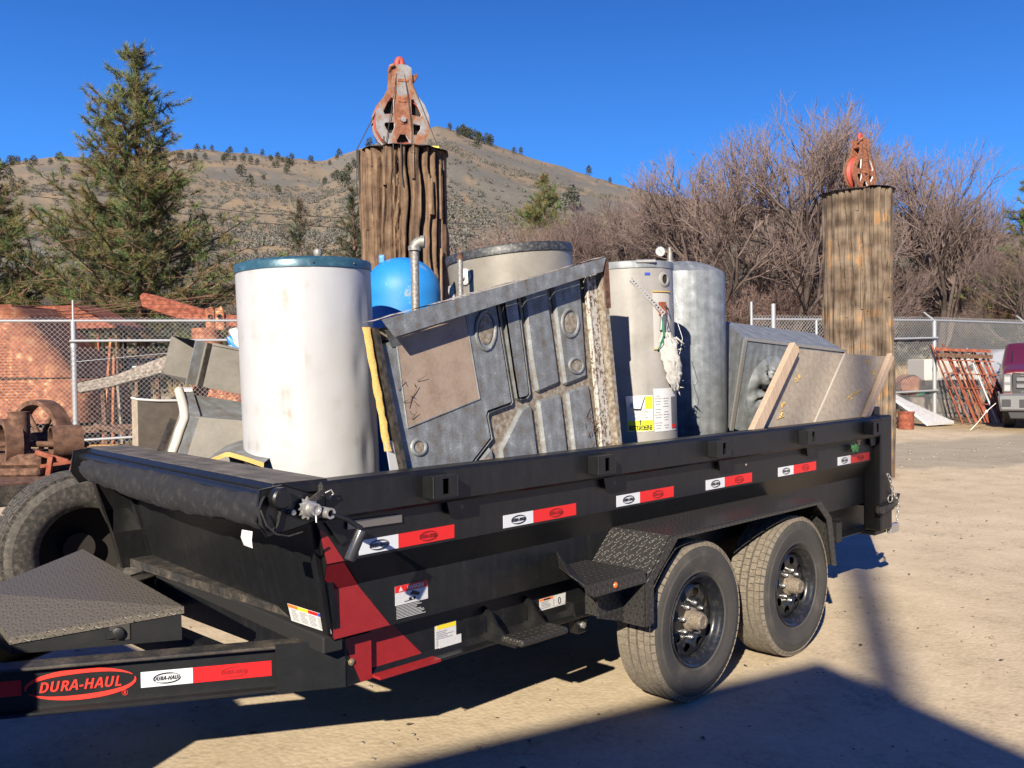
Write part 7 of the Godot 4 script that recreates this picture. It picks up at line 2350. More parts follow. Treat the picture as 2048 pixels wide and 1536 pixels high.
func ground_scrap() -> void:
	var o := spot(9.75, 22.6)
	var t := thing("bent_metal_sheet", "long bent pale metal sheet sloping down to the gravel", "metal sheet", o, VIEW_TURN)
	var pts := PackedVector3Array()
	for i in 2:
		for q in [Vector3(-0.72, 0.80, -0.35), Vector3(-0.45, 0.58, -0.2), Vector3(-0.2, 0.36, -0.05), Vector3(0.08, 0.08, 0.10)]:
			var w: Vector3 = Vector3(0.10, 0.05, -0.10) if q.x < -0.6 else (Vector3(0.25, 0.02, -0.12) if q.x < -0.3 else (Vector3(0.48, 0.0, -0.18) if q.x < 0.0 else Vector3(0.72, 0.03, -0.20)))
			pts.append(q + w * i)
	part("sheet", MB.new().grid(pts, 4, false, true), M["white_sheet"], t)
	var lip := PackedVector3Array()
	for i in 2:
		for k in 4:
			lip.append(pts[k] - Vector3(0.0, 0.07 * i, 0.0))
	part("folded_edge", MB.new().grid(lip, 4), M["white_sheet"], t)
	part("end_fold", MB.new().quad2(pts[3], pts[7], pts[7] - Vector3(0, 0.06, 0), pts[3] - Vector3(0, 0.06, 0)), M["white_sheet"], t)
	var c := thing("culvert_ring", "short rusty steel culvert ring standing on the ground", "pipe ring", spot(9.08, 21.9), VIEW_TURN)
	part("ring", MB.new().lathe([Vector2(0.17, 0.0), Vector2(0.172, 0.36), Vector2(0.185, 0.37), Vector2(0.185, 0.40), Vector2(0.15, 0.40), Vector2(0.15, 0.0)], 32, Transform3D()), M["rust_red"], c)
	for q in [[8.86, 22.2, 0.14, "rust_brown"], [8.95, 22.6, 0.18, "scrap_grey"], [9.35, 22.9, 0.16, "soot"], [9.6, 23.2, 0.14, "rust_brown"]]:
		var r := thing("scrap_lump", "lump of tangled rusty scrap behind the culvert ring", "scrap metal", spot(q[0], q[1]), 0.4, "scrap by the culvert ring")
		var mb := MB.new()
		for k in 6:
			mb.box(Transform3D(Basis.from_euler(Vector3(k * 1.1, k * 0.7, k * 1.7)), Vector3(sin(k * 2.2) * q[2] * 0.5, q[2] * 0.45 + 0.05 * (k % 3), cos(k * 1.3) * q[2] * 0.5)), Vector3(q[2], q[2] * 0.5, q[2] * 0.7), 0.02)
		part("lump", mb, M[q[3]], r)
	var b := thing("rusty_drum", "round orange rusted drum lying beyond the fence", "drum", spot(11.25, 27.0), VIEW_TURN)
	part("drum", MB.new().lathe([Vector2(0.0, -0.25), Vector2(0.30, -0.25), Vector2(0.30, 0.25), Vector2(0.27, 0.27), Vector2(0.0, 0.27)], 28, Transform3D(Basis(Vector3.RIGHT, PI / 2), Vector3(0, 0.86, 0))), M["rust_orange"], b)
	part("cradle", MB.new().bb(Vector3(-0.35, 0.0, -0.3), Vector3(0.35, 0.56, 0.2), 0.03), M["soot"], b)
	var hz := thing("garden_hose", "green hose draped low behind the fence", "hose", spot(11.6, 25.6), VIEW_TURN)
	var hp := []
	for k in 9:
		hp.append(Vector3(-0.7 + k * 0.17, 0.62 + sin(k * 1.7) * 0.04 + k * 0.012, 0))
	part("hose", MB.new().tube(hp, 0.035, 0.035, 8), M["green_hose"], hz)
	part("low_wall", MB.new().bb(Vector3(-0.8, 0.0, -0.3), Vector3(0.9, 0.56, -0.05), 0.03), M["scrap_grey"], hz)
	var rp := thing("tow_rope", "pale knotted rope running from the truck bumper to the ground", "rope", spot(10.2, 21.2), VIEW_TURN)
	part("rope", MB.new().tube([Vector3(-0.03, 0.01, 0.1), Vector3(0.18, 0.20, 0.05), Vector3(0.38, 0.42, 0.0), Vector3(0.60, 0.60, -0.02)], 0.009, 0.008, 6), M["rope_white"], rp)
	part("knot", MB.new().lathe([Vector2(0.0, -0.05), Vector2(0.03, -0.02), Vector2(0.03, 0.02), Vector2(0.0, 0.05)], 8, Transform3D(Basis(Vector3(0, 0, 1), -0.8), Vector3(0.38, 0.42, 0.0))), M["rope_white"], rp)


func white_box_trailer() -> void:
	var t := thing("equipment_trailer", "cream white equipment box on a small trailer behind the fence", "trailer", spot(12.9, 28.0), VIEW_TURN)
	part("box", MB.new().bb(Vector3(-0.75, 0.95, -1.2), Vector3(1.0, 1.58, 0.0), 0.02), M["cream_metal"], t)
	for x in [-0.45, 0.2, 0.6]:
		part("vent_panel", MB.new().bb(Vector3(x - 0.08, 1.22, 0.001), Vector3(x + 0.08, 1.34, 0.015), 0.003), M["soot"], t)
	part("chassis", MB.new().bb(Vector3(-0.9, 0.6, -1.1), Vector3(1.6, 0.78, -0.1), 0.02), M["soot"], t)
	part("skirt", MB.new().bb(Vector3(-0.7, 0.78, -1.1), Vector3(0.95, 0.95, -0.05)), M["soot"], t)
	for x in [-0.35, 0.75]:
		part("wheel", MB.new().lathe([Vector2(0.0, -0.1), Vector2(0.32, -0.1), Vector2(0.35, 0.0), Vector2(0.32, 0.1), Vector2(0.0, 0.1)], 28, Transform3D(Basis(Vector3.RIGHT, PI / 2), Vector3(x, 0.35, -0.05))), M["sidewall"], t)


func car_shell(profile: Array, half_w: float, tumble: float, beltline: float) -> MB:
	# body lofted across its width from a side outline (x along the car, y up); the cabin narrows above the beltline
	var mb := MB.new()
	var rows := [-1.0, -0.93, -0.75, 0.0, 0.75, 0.93, 1.0]
	var pts := PackedVector3Array()
	for r in rows:
		for p in profile:
			var w := half_w
			if p.y > beltline:
				w -= (p.y - beltline) * tumble
			var lift := 0.0 if absf(r) < 0.9 else (-0.02 if absf(r) < 0.95 else -0.07)
			pts.append(Vector3(p.x, p.y + lift * (1.0 if p.y > 0.5 else 0.0), w * r))
	mb.grid(pts, profile.size())
	for sg in [0, rows.size() - 1]:
		var poly := PackedVector2Array()
		for k in profile.size():
			poly.append(Vector2(pts[sg * profile.size() + k].x, pts[sg * profile.size() + k].y))
		var ids := Geometry2D.triangulate_polygon(poly)
		for i in range(0, ids.size(), 3):
			mb.tri(pts[sg * profile.size() + ids[i]], pts[sg * profile.size() + ids[i + 1]], pts[sg * profile.size() + ids[i + 2]])
	return mb


func car_wheel(t: Node3D, p: Vector3, r: float) -> void:
	var w := holder("wheel", t, Transform3D(Basis(), p))
	var ax := Transform3D(Basis(Vector3.RIGHT, PI / 2), Vector3.ZERO)
	part("tyre", MB.new().lathe([Vector2(r * 0.6, -0.11), Vector2(r * 0.92, -0.12), Vector2(r, -0.09), Vector2(r, 0.09), Vector2(r * 0.92, 0.12), Vector2(r * 0.6, 0.11)], 36, ax), M["sidewall"], w)
	part("rim", MB.new().lathe([Vector2(r * 0.62, -0.06), Vector2(0.0, -0.06)], 24, ax).lathe([Vector2(r * 0.6, 0.10), Vector2(r * 0.5, 0.05), Vector2(0.0, 0.07)], 24, ax), M["silver_paint"], w)


func suv() -> void:
	# parked parallel to the fence; its length runs across the view
	var t := thing("parked_suv", "silver car parked behind the fence beyond the red truck", "car", spot(16.6, 30.5), VIEW_TURN)
	var prof := [Vector2(-2.25, 0.45), Vector2(-2.3, 0.75), Vector2(-2.2, 1.08), Vector2(-1.85, 1.2), Vector2(-1.5, 1.78), Vector2(-1.2, 1.86), Vector2(0.4, 1.87), Vector2(0.8, 1.78), Vector2(1.35, 1.25), Vector2(2.15, 1.12), Vector2(2.3, 0.85), Vector2(2.25, 0.45)]
	part("body", car_shell(prof, 0.92, 0.28, 1.2), M["silver_paint"], t)
	part("side_window", MB.new().prism([Vector2(-1.6, 1.26), Vector2(-1.35, 1.70), Vector2(-0.45, 1.76), Vector2(-0.45, 1.26)], Transform3D(Basis(Vector3.RIGHT, -0.26), Vector3(0, 0.05, 1.10)), 0.02), M["pane_dark"], t)
	part("side_window", MB.new().prism([Vector2(-0.35, 1.26), Vector2(-0.35, 1.76), Vector2(0.45, 1.75), Vector2(0.95, 1.26)], Transform3D(Basis(Vector3.RIGHT, -0.26), Vector3(0, 0.05, 1.10)), 0.02), M["pane_dark"], t)
	part("tail_lamp", MB.new().bb(Vector3(-2.27, 0.85, 0.7), Vector3(-2.10, 1.1, 0.94), 0.02), M["tape_red"], t)
	for x in [-1.4, 1.45]:
		for z in [-0.8, 0.82]:
			car_wheel(t, Vector3(x, 0.36, z), 0.36)


func red_truck() -> void:
	var t := thing("pickup_truck", "dark red pickup truck front with grey bumper facing the yard", "truck", spot(11.95, 21.0), VIEW_TURN - 0.46)
	var B := Basis(Vector3.UP, -PI / 2)      # side outlines run along -z
	var hold := func(mb: MB, nm: String, m: Material, parent: Node3D) -> MeshInstance3D:
		var o := part(nm, mb, m, parent)
		o.basis = B
		return o
	hold.call(car_shell([Vector2(0.02, 0.80), Vector2(0.0, 1.26), Vector2(-0.06, 1.34), Vector2(-0.5, 1.42), Vector2(-1.25, 1.47), Vector2(-1.95, 1.95), Vector2(-3.2, 1.98), Vector2(-3.35, 1.45), Vector2(-5.9, 1.42), Vector2(-5.95, 0.6), Vector2(-0.4, 0.55)], 0.97, 0.22, 1.5), "body", M["truck_red"], t)
	part("windshield", MB.new().quad2(Vector3(-0.80, 1.50, -1.30), Vector3(0.80, 1.50, -1.30), Vector3(0.72, 1.92, -1.92), Vector3(-0.72, 1.92, -1.92)), M["pane_dark"], t)
	# grille of two broad bars with fine louvres, headlights at each side
	part("grille_frame", MB.new().bb(Vector3(-0.80, 0.78, -0.05), Vector3(0.80, 1.27, 0.03), 0.02), M["truck_dark"], t)
	for y in [1.13, 0.98]:
		part("grille_bar", MB.new().bb(Vector3(-0.72, y - 0.055, 0.031), Vector3(0.72, y + 0.045, 0.075), 0.015), M["truck_grey"], t)
	for y in [1.25, 1.21, 0.86, 0.82]:
		part("louvre", MB.new().bb(Vector3(-0.64, y - 0.012, 0.031), Vector3(0.64, y + 0.006, 0.055), 0.004), M["truck_grey"], t)
	part("badge", MB.new().lathe([Vector2(0.14, 0.0), Vector2(0.13, 0.012), Vector2(0.0, 0.014)], 28, Transform3D(Basis.from_scale(Vector3(1, 0.42, 1)) * Basis(Vector3.RIGHT, PI / 2), Vector3(0, 1.05, 0.077))), M["sticker_blue"], t)
	for sg in [-1.0, 1.0]:
		var hl := part("headlight", MB.new().bb(Vector3(minf(sg * 0.80, sg * 0.99), 0.82, -0.10), Vector3(maxf(sg * 0.80, sg * 0.99), 1.25, 0.045), 0.03), M["truck_grey"], t)
		for y in [0.93, 1.12]:
			part("lens", MB.new().bb(Vector3(sg * 0.895 - 0.06, y - 0.065, 0.046), Vector3(sg * 0.895 + 0.06, y + 0.065, 0.06), 0.012), M["lamp_clear"], hl)
	part("bumper", MB.new().prism([Vector2(-1.06, 0.80), Vector2(1.06, 0.80), Vector2(1.09, 0.72), Vector2(1.04, 0.42), Vector2(-1.04, 0.42), Vector2(-1.09, 0.72)], Transform3D(Basis(), Vector3(0, 0, -0.02)), 0.22, 0.04), M["truck_grey"], t)
	for sg in [-1.0, 1.0]:
		part("fog_lamp", MB.new().bb(Vector3(sg * 0.92 - 0.09, 0.52, 0.201), Vector3(sg * 0.92 + 0.09, 0.68, 0.215), 0.01), M["truck_dark"], t)
	part("air_intake", MB.new().bb(Vector3(-0.66, 0.50, 0.201), Vector3(0.66, 0.68, 0.212), 0.01), M["truck_dark"], t)
	part("licence_plate", MB.new().bb(Vector3(-0.15, 0.50, 0.213), Vector3(0.15, 0.66, 0.222)), M["plate_white"], t)
	part("valance", MB.new().prism([Vector2(-0.90, 0.42), Vector2(0.90, 0.42), Vector2(0.84, 0.24), Vector2(-0.84, 0.24)], Transform3D(Basis(), Vector3(0, 0, -0.1)), 0.2, 0.02), M["truck_dark"], t)
	for sg in [-1.0, 1.0]:
		for z in [-0.95, -4.6]:
			var w := holder("wheel", t, Transform3D(Basis(Vector3.UP, PI / 2), Vector3(sg * 0.84, 0.41, z)))
			var ax := Transform3D(Basis(Vector3.RIGHT, PI / 2), Vector3.ZERO)
			part("tyre", MB.new().lathe([Vector2(0.24, -0.12), Vector2(0.37, -0.13), Vector2(0.41, -0.10), Vector2(0.41, 0.10), Vector2(0.37, 0.13), Vector2(0.24, 0.12)], 36, ax), M["sidewall"], w)
			part("rim", MB.new().lathe([Vector2(0.25, 0.11), Vector2(0.2, 0.05), Vector2(0.0, 0.08)], 24, ax), M["silver_paint"], w)


# ---------------------------------------------------------------- plants
func limb(mb: MB, a: Vector3, b: Vector3, r0: float, r1: float, sides: int) -> void:
	var t := (b - a).normalized()
	var x := t.cross(Vector3(0.31, 0.2, 0.93)).normalized()
	var y := t.cross(x)
	for k in sides:
		var u := TAU * k / sides
		var w := TAU * (k + 1) / sides
		var d0 := x * cos(u) + y * sin(u)
		var d1 := x * cos(w) + y * sin(w)
		mb.quadn(a + d0 * r0, a + d1 * r0, b + d1 * r1, b + d0 * r1, d0, d1, d1, d0)


func grow_bare(mb: MB, rg: RandomNumberGenerator, p: Vector3, dir: Vector3, len: float, rad: float, lvl: int, P: Dictionary) -> void:
	var last: bool = lvl >= P.levels
	var segs := 2 if last else 3
	var sides := 3 if lvl >= 3 else (5 if lvl >= 1 else 8)
	var q := p
	var d := dir
	var bark: Color = P.bark
	var twig: Color = P.twig
	mb.col = bark.lerp(twig, clampf(float(lvl) / P.levels, 0, 1)) * rg.randf_range(0.75, 1.2)
	var nodes := []
	for s in segs:
		d = (d + Vector3(rg.randf_range(-1, 1), rg.randf_range(-0.8, 1), rg.randf_range(-1, 1)) * P.wob + Vector3(0, P.up, 0)).normalized()
		var e: Vector3 = q + d * len / segs
		var r0 := rad * (1.0 - 0.45 * s / segs)
		var r1 := rad * (1.0 - 0.45 * (s + 1) / segs)
		limb(mb, q, e, maxf(r0, P.thin), maxf(r1 if not last or s < segs - 1 else P.thin * 0.5, P.thin * 0.5), sides)
		q = e
		nodes.append([q, d])
	if last:
		return
	var kids: int = P.kids[mini(lvl, P.kids.size() - 1)]
	for k in kids:
		var nd: Array = nodes[nodes.size() - 1] if k < 2 else nodes[rg.randi() % nodes.size()]
		var ax: Vector3 = (nd[1] as Vector3).cross(Vector3(rg.randf_range(-1, 1), rg.randf_range(-1, 1), rg.randf_range(-1, 1))).normalized()
		var nd2: Vector3 = (nd[1] as Vector3).rotated(ax, rg.randf_range(P.spread * 0.45, P.spread * 1.25))
		grow_bare(mb, rg, nd[0], nd2, len * rg.randf_range(P.shrink - 0.1, P.shrink + 0.08), rad * rg.randf_range(0.48, 0.66), lvl + 1, P)


func bare_tree(called: String, label: String, at: Vector3, seed_no: int, hgt: float, P: Dictionary, group := "") -> Node3D:
	var t := thing(called, label, "tree" if called.contains("tree") else "shrub", at, 0.0, group)
	var rg := RandomNumberGenerator.new()
	rg.seed = seed_no
	var mb := MB.new()
	mb.colored = true
	for k in P.stems:
		var a: float = TAU * k / P.stems + rg.randf() * 0.8
		var lean := rg.randf_range(0.05, 0.25) if P.stems == 1 else rg.randf_range(0.35, 0.8)
		grow_bare(mb, rg, Vector3(cos(a), 0, sin(a)) * 0.08 * (P.stems - 1) + Vector3(0, -0.15, 0), Vector3(cos(a) * lean, 1, sin(a) * lean).normalized(), hgt * P.first, P.rad * hgt, 0, P)
	part("branches", mb, M["bare_wood"], t)
	return t


func conifer(called: String, label: String, at: Vector3, seed_no: int, hgt: float, width: float, tufts_scale: float, needle: float, col: Color, group := "", lean := 0.0) -> Node3D:
	var t := thing(called, label, "tree", at, 0.0, group)
	t.rotation.z = lean
	var rg := RandomNumberGenerator.new()
	rg.seed = seed_no
	part("trunk", MB.new().tube([Vector3(0, -0.3, 0), Vector3(0.05, hgt * 0.4, 0.03), Vector3(0, hgt * 0.97, 0)], hgt * 0.022, hgt * 0.004, 12), M["pine_bark"], t)
	var wood := MB.new()
	var leaf := MB.new()
	leaf.colored = true
	var levels := int(26 * tufts_scale) + 8
	for i in levels:
		var s := (i + rg.randf() * 0.7) / levels
		var y := hgt * lerpf(0.10, 0.97, s)
		# outline: widest low down, ragged, narrowing to a tuft
		var reach := width * 0.5 * pow(1.0 - s, 0.95) * 1.08 + 0.11 * width * 0.5
		var n := 4 + rg.randi() % 3
		if s > 0.85:
			n = 3
		for k in n:
			var a := rg.randf() * TAU
			var L := reach * rg.randf_range(0.50, 1.12)
			var rise := rg.randf_range(-0.08, 0.28) + s * 0.55
			var d := Vector3(cos(a), rise, sin(a)).normalized()
			var p0 := Vector3(0, y, 0)
			var p1 := p0 + d * L * 0.55
			var p2 := p1 + (d + Vector3(0, 0.30, 0)).normalized() * L * 0.45
			var br := hgt * 0.006 * (1.0 - s * 0.7)
			limb(wood, p0, p1, br, br * 0.6, 5)
			limb(wood, p1, p2, br * 0.6, br * 0.25, 4)
			var m := int(maxf(4.0, L * 4.6) * tufts_scale)
			for j in m:
				var f := lerpf(0.30, 1.0, (j + rg.randf()) / m)
				var c := p0.lerp(p1, f / 0.55) if f < 0.55 else p1.lerp(p2, (f - 0.55) / 0.45)
				var sidev := Vector3(rg.randfn(0, 0.55), rg.randfn(0.10, 0.30), rg.randfn(0, 0.55)) * (0.16 + L * 0.16)
				var tip := c + sidev
				limb(wood, c, tip, br * 0.22, br * 0.12, 3)
				var axis := (sidev.normalized() + d * 0.7 + Vector3(0, 0.35, 0)).normalized()
				leaf.col = Color(col.r * rg.randf_range(0.7, 1.35), col.g * rg.randf_range(0.75, 1.25), col.b * rg.randf_range(0.7, 1.2))
				tuft(leaf, rg, tip, axis, needle)
	part("limbs", wood, M["pine_bark"], t)
	part("crown", leaf, M["needles"], t)
	return t


func tuft(mb: MB, rg: RandomNumberGenerator, p: Vector3, axis: Vector3, needle: float) -> void:
	for k in 64:
		var d := (axis * 0.9 + Vector3(rg.randfn(0, 0.5), rg.randfn(0, 0.5), rg.randfn(0, 0.5))).normalized()
		var L := needle * rg.randf_range(0.7, 1.15)
		var sd := d.cross(Vector3(rg.randf() - 0.5, rg.randf() - 0.5, rg.randf() - 0.5)).normalized() * needle * 0.030
		var b := p - axis * needle * 1.5 * rg.randf()
		var tip := b + d * L
		var nn := d.cross(sd).normalized()
		mb.vert(b - sd, nn)
		mb.vert(b + sd, nn)
		mb.vert(tip, nn)


func land_at(right: float, away: float) -> Vector3:
	var p := spot(right, away)
	var dx := p.x - CAMERA_AT.x
	var dz := CAMERA_AT.z - p.z
	var d := sqrt(dx * dx + dz * dz)
	var az := rad_to_deg(atan2(dz, dx))
	p.y = maxf(land_y(az, d), 0.0 if d < 30.0 else -1.0)
	return p


func build_trees() -> void:
	var pine_col := Color(0.115, 0.125, 0.046)
	conifer("pine_tree", "large bushy green pine standing alone behind the rusty machines", land_at(-12.43, 32.0), 5, 11.8, 8.4, 1.3, 0.25, pine_col)
	conifer("pine_tree", "smaller pine beside the large bushy one, behind the machine housing", land_at(-17.6, 31.0), 8, 9.4, 6.8, 1.2, 0.25, pine_col)
	var p3 := land_at(2.55, 70.0)
	conifer("pine_tree", "round topped green pine rising out of the reddish thicket", p3, 11, 15.6 - p3.y, 7.0, 0.7, 0.42, pine_col)
	var p3b := land_at(4.1, 72.0)
	conifer("pine_tree", "short green pine beside the taller one in the thicket", p3b, 13, 12.0 - p3b.y, 4.4, 0.5, 0.42, pine_col)
	var p4 := land_at(-13.2, 60.0)
	conifer("juniper_tree", "grey green open conifer on the lower hillside above the white heater", p4, 15, 12.3 - p4.y, 4.6, 0.5, 0.30, Color(0.085, 0.088, 0.055))
	var p5 := land_at(-9.5, 58.0)
	conifer("juniper_tree", "dark conifer half hidden by the split log post", p5, 17, 12.6 - p5.y, 5.0, 0.6, 0.28, Color(0.06, 0.066, 0.036))
	conifer("pine_tree", "tall green pine at the edge of the bare trees", land_at(20.15, 37.0), 19, 7.6, 5.0, 0.7, 0.30, pine_col)
	conifer("pine_tree", "low dark pine under the bare trees by the road", land_at(21.5, 40.0), 23, 5.0, 5.5, 0.6, 0.30, pine_col)
	var W := {"levels": 6, "kids": [4, 4, 4, 4, 4, 4], "wob": 0.17, "up": 0.07, "spread": 0.60, "shrink": 0.75, "first": 0.28, "rad": 0.022, "thin": 0.0048, "stems": 1, "bark": Color(0.050, 0.038, 0.031), "twig": Color(0.185, 0.135, 0.118)}
	var pts := [
		[8.0, 38.5, 10.4, 101, "bare leafless willow with a dark forked trunk behind the galvanized tank", 0],
		[10.6, 37.0, 11.2, 102, "tall leafless willow with a fan shaped crown behind the sheet metal plenum", 0],
		[14.6, 41.0, 12.2, 103, "tall leafless tree whose crown rises above the round log post", 0],
		[17.0, 38.0, 9.6, 104, "leafless willow with long arching limbs behind the stack of pipe gates", 0]]
	var base := []
	for q in pts:
		base.append(bare_tree("bare_tree", q[4], land_at(q[0], q[1]), q[3], q[2], W, "leafless willows beyond the fence"))
	# further trees in the belt are turned and scaled copies
	var more := [[5.0, 44.0, 0, 0.82, 1.3], [3.4, 48.0, 1, 0.66, 2.0], [6.2, 46.0, 3, 0.80, 4.0], [11.9, 43.0, 1, 0.80, 0.9], [19.3, 42.0, 0, 0.80, 2.8], [20.8, 44.0, 2, 0.62, 0.4], [9.2, 50.0, 2, 0.78, 5.2], [15.6, 47.0, 0, 0.75, 3.9], [22.5, 46.0, 1, 0.6, 3.0], [13.4, 35.5, 3, 0.52, 1.9], [18.6, 35.0, 1, 0.50, 5.0], [-0.6, 52.0, 0, 0.50, 1.0], [1.2, 56.0, 3, 0.60, 3.3]]
	for q in more:
		var c := copy_of(base[q[2]], "leafless brown tree in the thicket between the log posts")
		c.set_meta("group", "leafless thicket trees")
		c.position = land_at(q[0], q[1])
		c.rotation.y = q[4]
		c.scale = Vector3.ONE * q[3]
	var Sx := {"levels": 4, "kids": [5, 5, 5, 5], "wob": 0.22, "up": 0.03, "spread": 0.75, "shrink": 0.70, "first": 0.34, "rad": 0.012, "thin": 0.0055, "stems": 5, "bark": Color(0.08, 0.06, 0.05), "twig": Color(0.20, 0.135, 0.115)}
	var G := Sx.duplicate()
	G.bark = Color(0.10, 0.09, 0.075)
	G.twig = Color(0.185, 0.165, 0.14)
	var red := bare_tree("bare_shrub", "reddish leafless shrub growing behind the beige tank", land_at(0.6, 45.0), 201, 6.0, Sx, "reddish leafless shrubs")
	for q in [[2.2, 44.0, 1.1, 1.0], [-1.2, 47.0, 0.8, 2.0], [4.0, 41.0, 0.95, 3.0], [6.0, 39.5, 0.8, 4.0], [3.0, 50.0, 1.25, 5.0], [0.2, 54.0, 1.1, 0.5], [9.6, 40.0, 0.75, 2.2], [12.6, 39.0, 0.8, 1.2], [16.0, 42.0, 0.9, 3.1], [18.0, 44.0, 1.0, 0.2], [20.5, 39.0, 0.7, 4.4], [7.4, 44.0, 1.0, 5.5], [11.0, 45.0, 1.0, 2.6], [14.0, 44.0, 0.9, 0.7], [1.6, 40.5, 0.7, 2.9]]:
		var c := copy_of(red, "reddish leafless shrub in the thicket behind the load")
		c.position = land_at(q[0], q[1])
		c.scale = Vector3.ONE * q[2]
		c.rotation.y = q[3]
	var grey := bare_tree("bare_shrub", "grey brown leafless shrub on the slope above the white heater", land_at(-11.6, 52.0), 301, 5.2, G, "grey leafless shrubs")
	for q in [[-14.2, 50.0, 0.9, 1.0], [-16.0, 54.0, 1.0, 2.1], [-9.0, 54.0, 0.85, 3.0], [-10.3, 49.0, 0.75, 4.0], [-18.8, 50.0, 0.9, 0.4], [-21.5, 48.0, 1.0, 5.0], [-12.8, 58.0, 0.9, 2.5], [-7.4, 56.0, 0.8, 1.6], [-20.2, 42.0, 0.7, 3.6], [-23.0, 44.0, 0.9, 0.9], [-15.2, 44.0, 0.55, 5.6], [-8.6, 46.0, 0.5, 2.2]]:
		var c := copy_of(grey, "grey brown leafless shrub on the slope behind the pine")
		c.position = land_at(q[0], q[1])
		c.scale = Vector3.ONE * q[2]
		c.rotation.y = q[3]
	# power lines crossing the hillside
	for k in 2:
		var a := land_at(-30.0, 60.0)
		var b := land_at(-2.0, 62.0)
		a.y = 13.0 - k * 0.5
		b.y = 10.6 - k * 0.7
		var l := thing("power_line", "dark power line sagging across the hillside", "power line", a, 0.0, "power lines on the hillside")
		wpart("cable", MB.new().tube([a, (a + b) * 0.5 - Vector3(0, 0.45, 0), b], 0.03, 0.03, 5), M["cable_dark"], l)


func leaf_ball(rg: RandomNumberGenerator, n: int, squash: float, size: float, cols: Array, cone := 0.0) -> MB:
	var mb := MB.new()
	mb.colored = true
	for k in n:
		var d := Vector3(rg.randfn(0, 1), rg.randfn(0, 1), rg.randfn(0, 1)).normalized()
		var r := pow(rg.randf(), 0.4) * 0.5
		var p := d * r
		p.y = (p.y + 0.5) * squash
		var taper := 1.0 - cone * p.y / squash
		p.x *= taper
		p.z *= taper
		mb.col = (cols[rg.randi() % cols.size()] as Color) * rg.randf_range(0.8, 1.2)
		var u := Vector3(rg.randfn(0, 1), rg.randfn(0, 1), rg.randfn(0, 1)).normalized() * size
		var w := u.cross(Vector3(rg.randfn(0, 1), rg.randfn(0, 1), rg.randfn(0, 1))).normalized() * size
		mb.tri(p - u * 0.6, p + u * 0.6 + w * 0.3, p + w)
	return mb


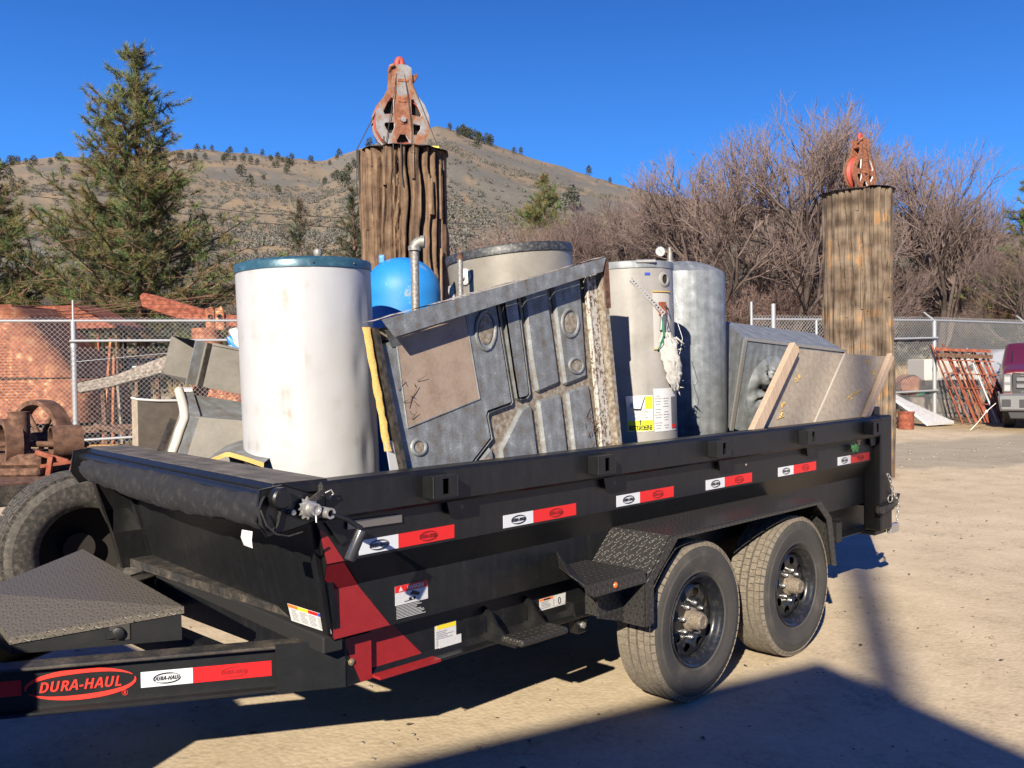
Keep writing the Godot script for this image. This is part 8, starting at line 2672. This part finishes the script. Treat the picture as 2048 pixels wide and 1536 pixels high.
func build_hill_plants() -> void:
	var rg := RandomNumberGenerator.new()
	rg.seed = 404
	var kinds := []
	for k in 3:
		kinds.append(leaf_ball(rg, 260, 1.15, 0.10, [Color(0.040, 0.048, 0.028), Color(0.055, 0.058, 0.036), Color(0.035, 0.040, 0.028)], 0.55).mesh())
	# [bearing, share of the way to the ridge, height]
	var spots := []
	for k in 46:
		spots.append([rg.randf_range(57.0, 73.5), rg.randf_range(0.86, 0.985), rg.randf_range(3.5, 6.5)])
	for k in 30:
		spots.append([rg.randf_range(52.5, 62.0), rg.randf_range(0.50, 0.97), rg.randf_range(2.5, 6.0)])
	for k in 16:
		spots.append([rg.randf_range(64.0, 74.0), rg.randf_range(0.45, 0.9), rg.randf_range(3.0, 6.5)])
	for k in 20:
		spots.append([rg.randf_range(45.6, 48.6), rg.randf_range(0.93, 0.995), rg.randf_range(3.0, 6.0)])
	for q in [[40.15, 0.99, 5.0], [44.6, 0.97, 3.5], [44.2, 0.985, 4.2], [46.8, 0.74, 5.0], [47.9, 0.9, 4.0], [38.9, 0.9, 3.0], [41.2, 0.5, 7.0], [50.6, 0.97, 6.0], [51.4, 0.985, 5.0], [52.0, 0.96, 7.0], [52.7, 0.985, 5.5], [53.2, 0.9, 6.5], [37.5, 0.97, 3.0]]:
		spots.append(q)
	for k in 14:
		spots.append([rg.randf_range(18.0, 33.0), rg.randf_range(0.6, 0.97), rg.randf_range(2.5, 4.5)])
	var i := 0
	for q in spots:
		var d: float = lerpf(YARD_R, ridge_dist(q[0]), q[1])
		var o := MeshInstance3D.new()
		o.name = numbered("hill_juniper")
		o.mesh = kinds[i % 3]
		o.material_override = M["needles"]
		o.position = land_point(q[0], d) - Vector3(0, 0.1, 0)
		q[2] *= 0.82
		o.scale = Vector3(q[2] * rg.randf_range(0.75, 1.15), q[2] * 0.85, q[2] * rg.randf_range(0.75, 1.1))
		o.rotation.y = rg.randf() * TAU
		o.set_meta("label", "small dark juniper dotting the dry hillside")
		o.set_meta("category", "tree")
		o.set_meta("group", "junipers on the hills")
		add_child(o)
		i += 1
	# sagebrush
	var sage := leaf_ball(rg, 46, 0.62, 0.17, [Color(0.115, 0.118, 0.098), Color(0.14, 0.135, 0.11), Color(0.10, 0.095, 0.08)])
	var n2 := FastNoiseLite.new()
	n2.seed = 5
	n2.frequency = 0.02
	n2.fractal_octaves = 4
	var list := []
	var tries := 0
	while list.size() < 12000 and tries < 60000:
		tries += 1
		var az := rg.randf_range(14.0, 77.0)
		var tt := pow(rg.randf(), 1.1) * 0.95
		var d := lerpf(YARD_R, ridge_dist(az), tt)
		if d < 42.0:
			continue
		var p := land_point(az, d)
		var s1 := n2.get_noise_2d(p.x * 0.55, p.z * 0.55)
		var dens := 1.0 - smoothstep(0.42, 0.75, tt + s1 * 0.35)
		if rg.randf() > dens * 0.95 + 0.06:
			continue
		list.append(Transform3D(Basis(Vector3.UP, rg.randf() * TAU).scaled(Vector3.ONE * rg.randf_range(0.7, 1.7)), p))
	scatter("sagebrush", "grey sagebrush scattered over the lower hills", sage.mesh(), M["brush"], list)
	# dry weeds beyond the fence
	var weed := MB.new()
	weed.colored = true
	for k in 26:
		var a := rg.randf() * TAU
		var lean := rg.randf_range(0.1, 0.6)
		var b := Vector3(cos(a), 0, sin(a)) * rg.randf() * 0.12
		weed.col = Color(0.30, 0.22, 0.11) * rg.randf_range(0.7, 1.2)
		weed.tri(b, b + Vector3(0.018, 0, 0.01), b + Vector3(cos(a) * lean * 0.4, rg.randf_range(0.2, 0.5), sin(a) * lean * 0.4))
	var wl := []
	for k in 5200:
		var right := rg.randf_range(-24.0, 26.0)
		var away := rg.randf_range(25.0, 62.0)
		var p := land_at(right, away)
		wl.append(Transform3D(Basis(Vector3.UP, rg.randf() * TAU).scaled(Vector3.ONE * rg.randf_range(0.6, 1.5)), p))
	scatter("dry_weeds", "dry tan weeds covering the slope beyond the fence", weed.mesh(), M["brush"], wl)


func scatter(called: String, label: String, mesh: Mesh, m: Material, list: Array) -> void:
	var mm := MultiMesh.new()
	mm.transform_format = MultiMesh.TRANSFORM_3D
	mm.mesh = mesh
	mm.instance_count = list.size()
	for k in list.size():
		mm.set_instance_transform(k, list[k])
	var o := MultiMeshInstance3D.new()
	o.name = numbered(called)
	o.multimesh = mm
	o.material_override = m
	o.set_meta("kind", "stuff")
	o.set_meta("label", label)
	add_child(o)


func build_litter() -> void:
	var rg := RandomNumberGenerator.new()
	rg.seed = 99
	var stone := MB.new()
	stone.colored = true
	stone.col = Color(0.24, 0.205, 0.16)
	var pts := PackedVector3Array()
	for i in 5:
		for k in 7:
			var th := PI * i / 4.0
			var a := TAU * k / 7.0
			var r := 0.5 * (1.0 + rg.randf_range(-0.18, 0.18))
			pts.append(Vector3(sin(th) * cos(a) * r, cos(th) * r * 0.6, sin(th) * sin(a) * r))
	stone.grid(pts, 7, true)
	var list := []
	for k in 3600:
		var right := rg.randf_range(-6.0, 14.0)
		var away := rg.randf_range(3.0, 22.0)
		var s := 0.008 + 0.022 * pow(rg.randf(), 4.0)
		if away > 14.0:
			s *= 2.2
		list.append(Transform3D(Basis(Vector3.UP, rg.randf() * TAU).scaled(Vector3(s, s * 0.8, s * 1.2)), spot(right, away, 0.0)))
	scatter("pebbles", "small pale pebbles strewn over the dirt", stone.mesh(), M["brush"], list)
	var chip := MB.new()
	chip.colored = true
	chip.col = Color(0.10, 0.075, 0.05)
	chip.tri(Vector3(-0.5, 0.12, 0), Vector3(0.5, 0.2, 0.1), Vector3(0.1, 0.25, 0.35))
	chip.tri(Vector3(-0.5, 0.12, 0), Vector3(0.4, 0.15, -0.2), Vector3(0.5, 0.2, 0.1))
	var l2 := []
	for k in 900:
		var s := rg.randf_range(0.012, 0.045)
		l2.append(Transform3D(Basis(Vector3.UP, rg.randf() * TAU).scaled(Vector3(s, s * 0.5, s)), spot(rg.randf_range(-5.0, 12.0), rg.randf_range(3.2, 16.0), 0.001)))
	scatter("leaf_litter", "dark bits of bark and dry leaf on the dirt", chip.mesh(), M["brush"], l2)
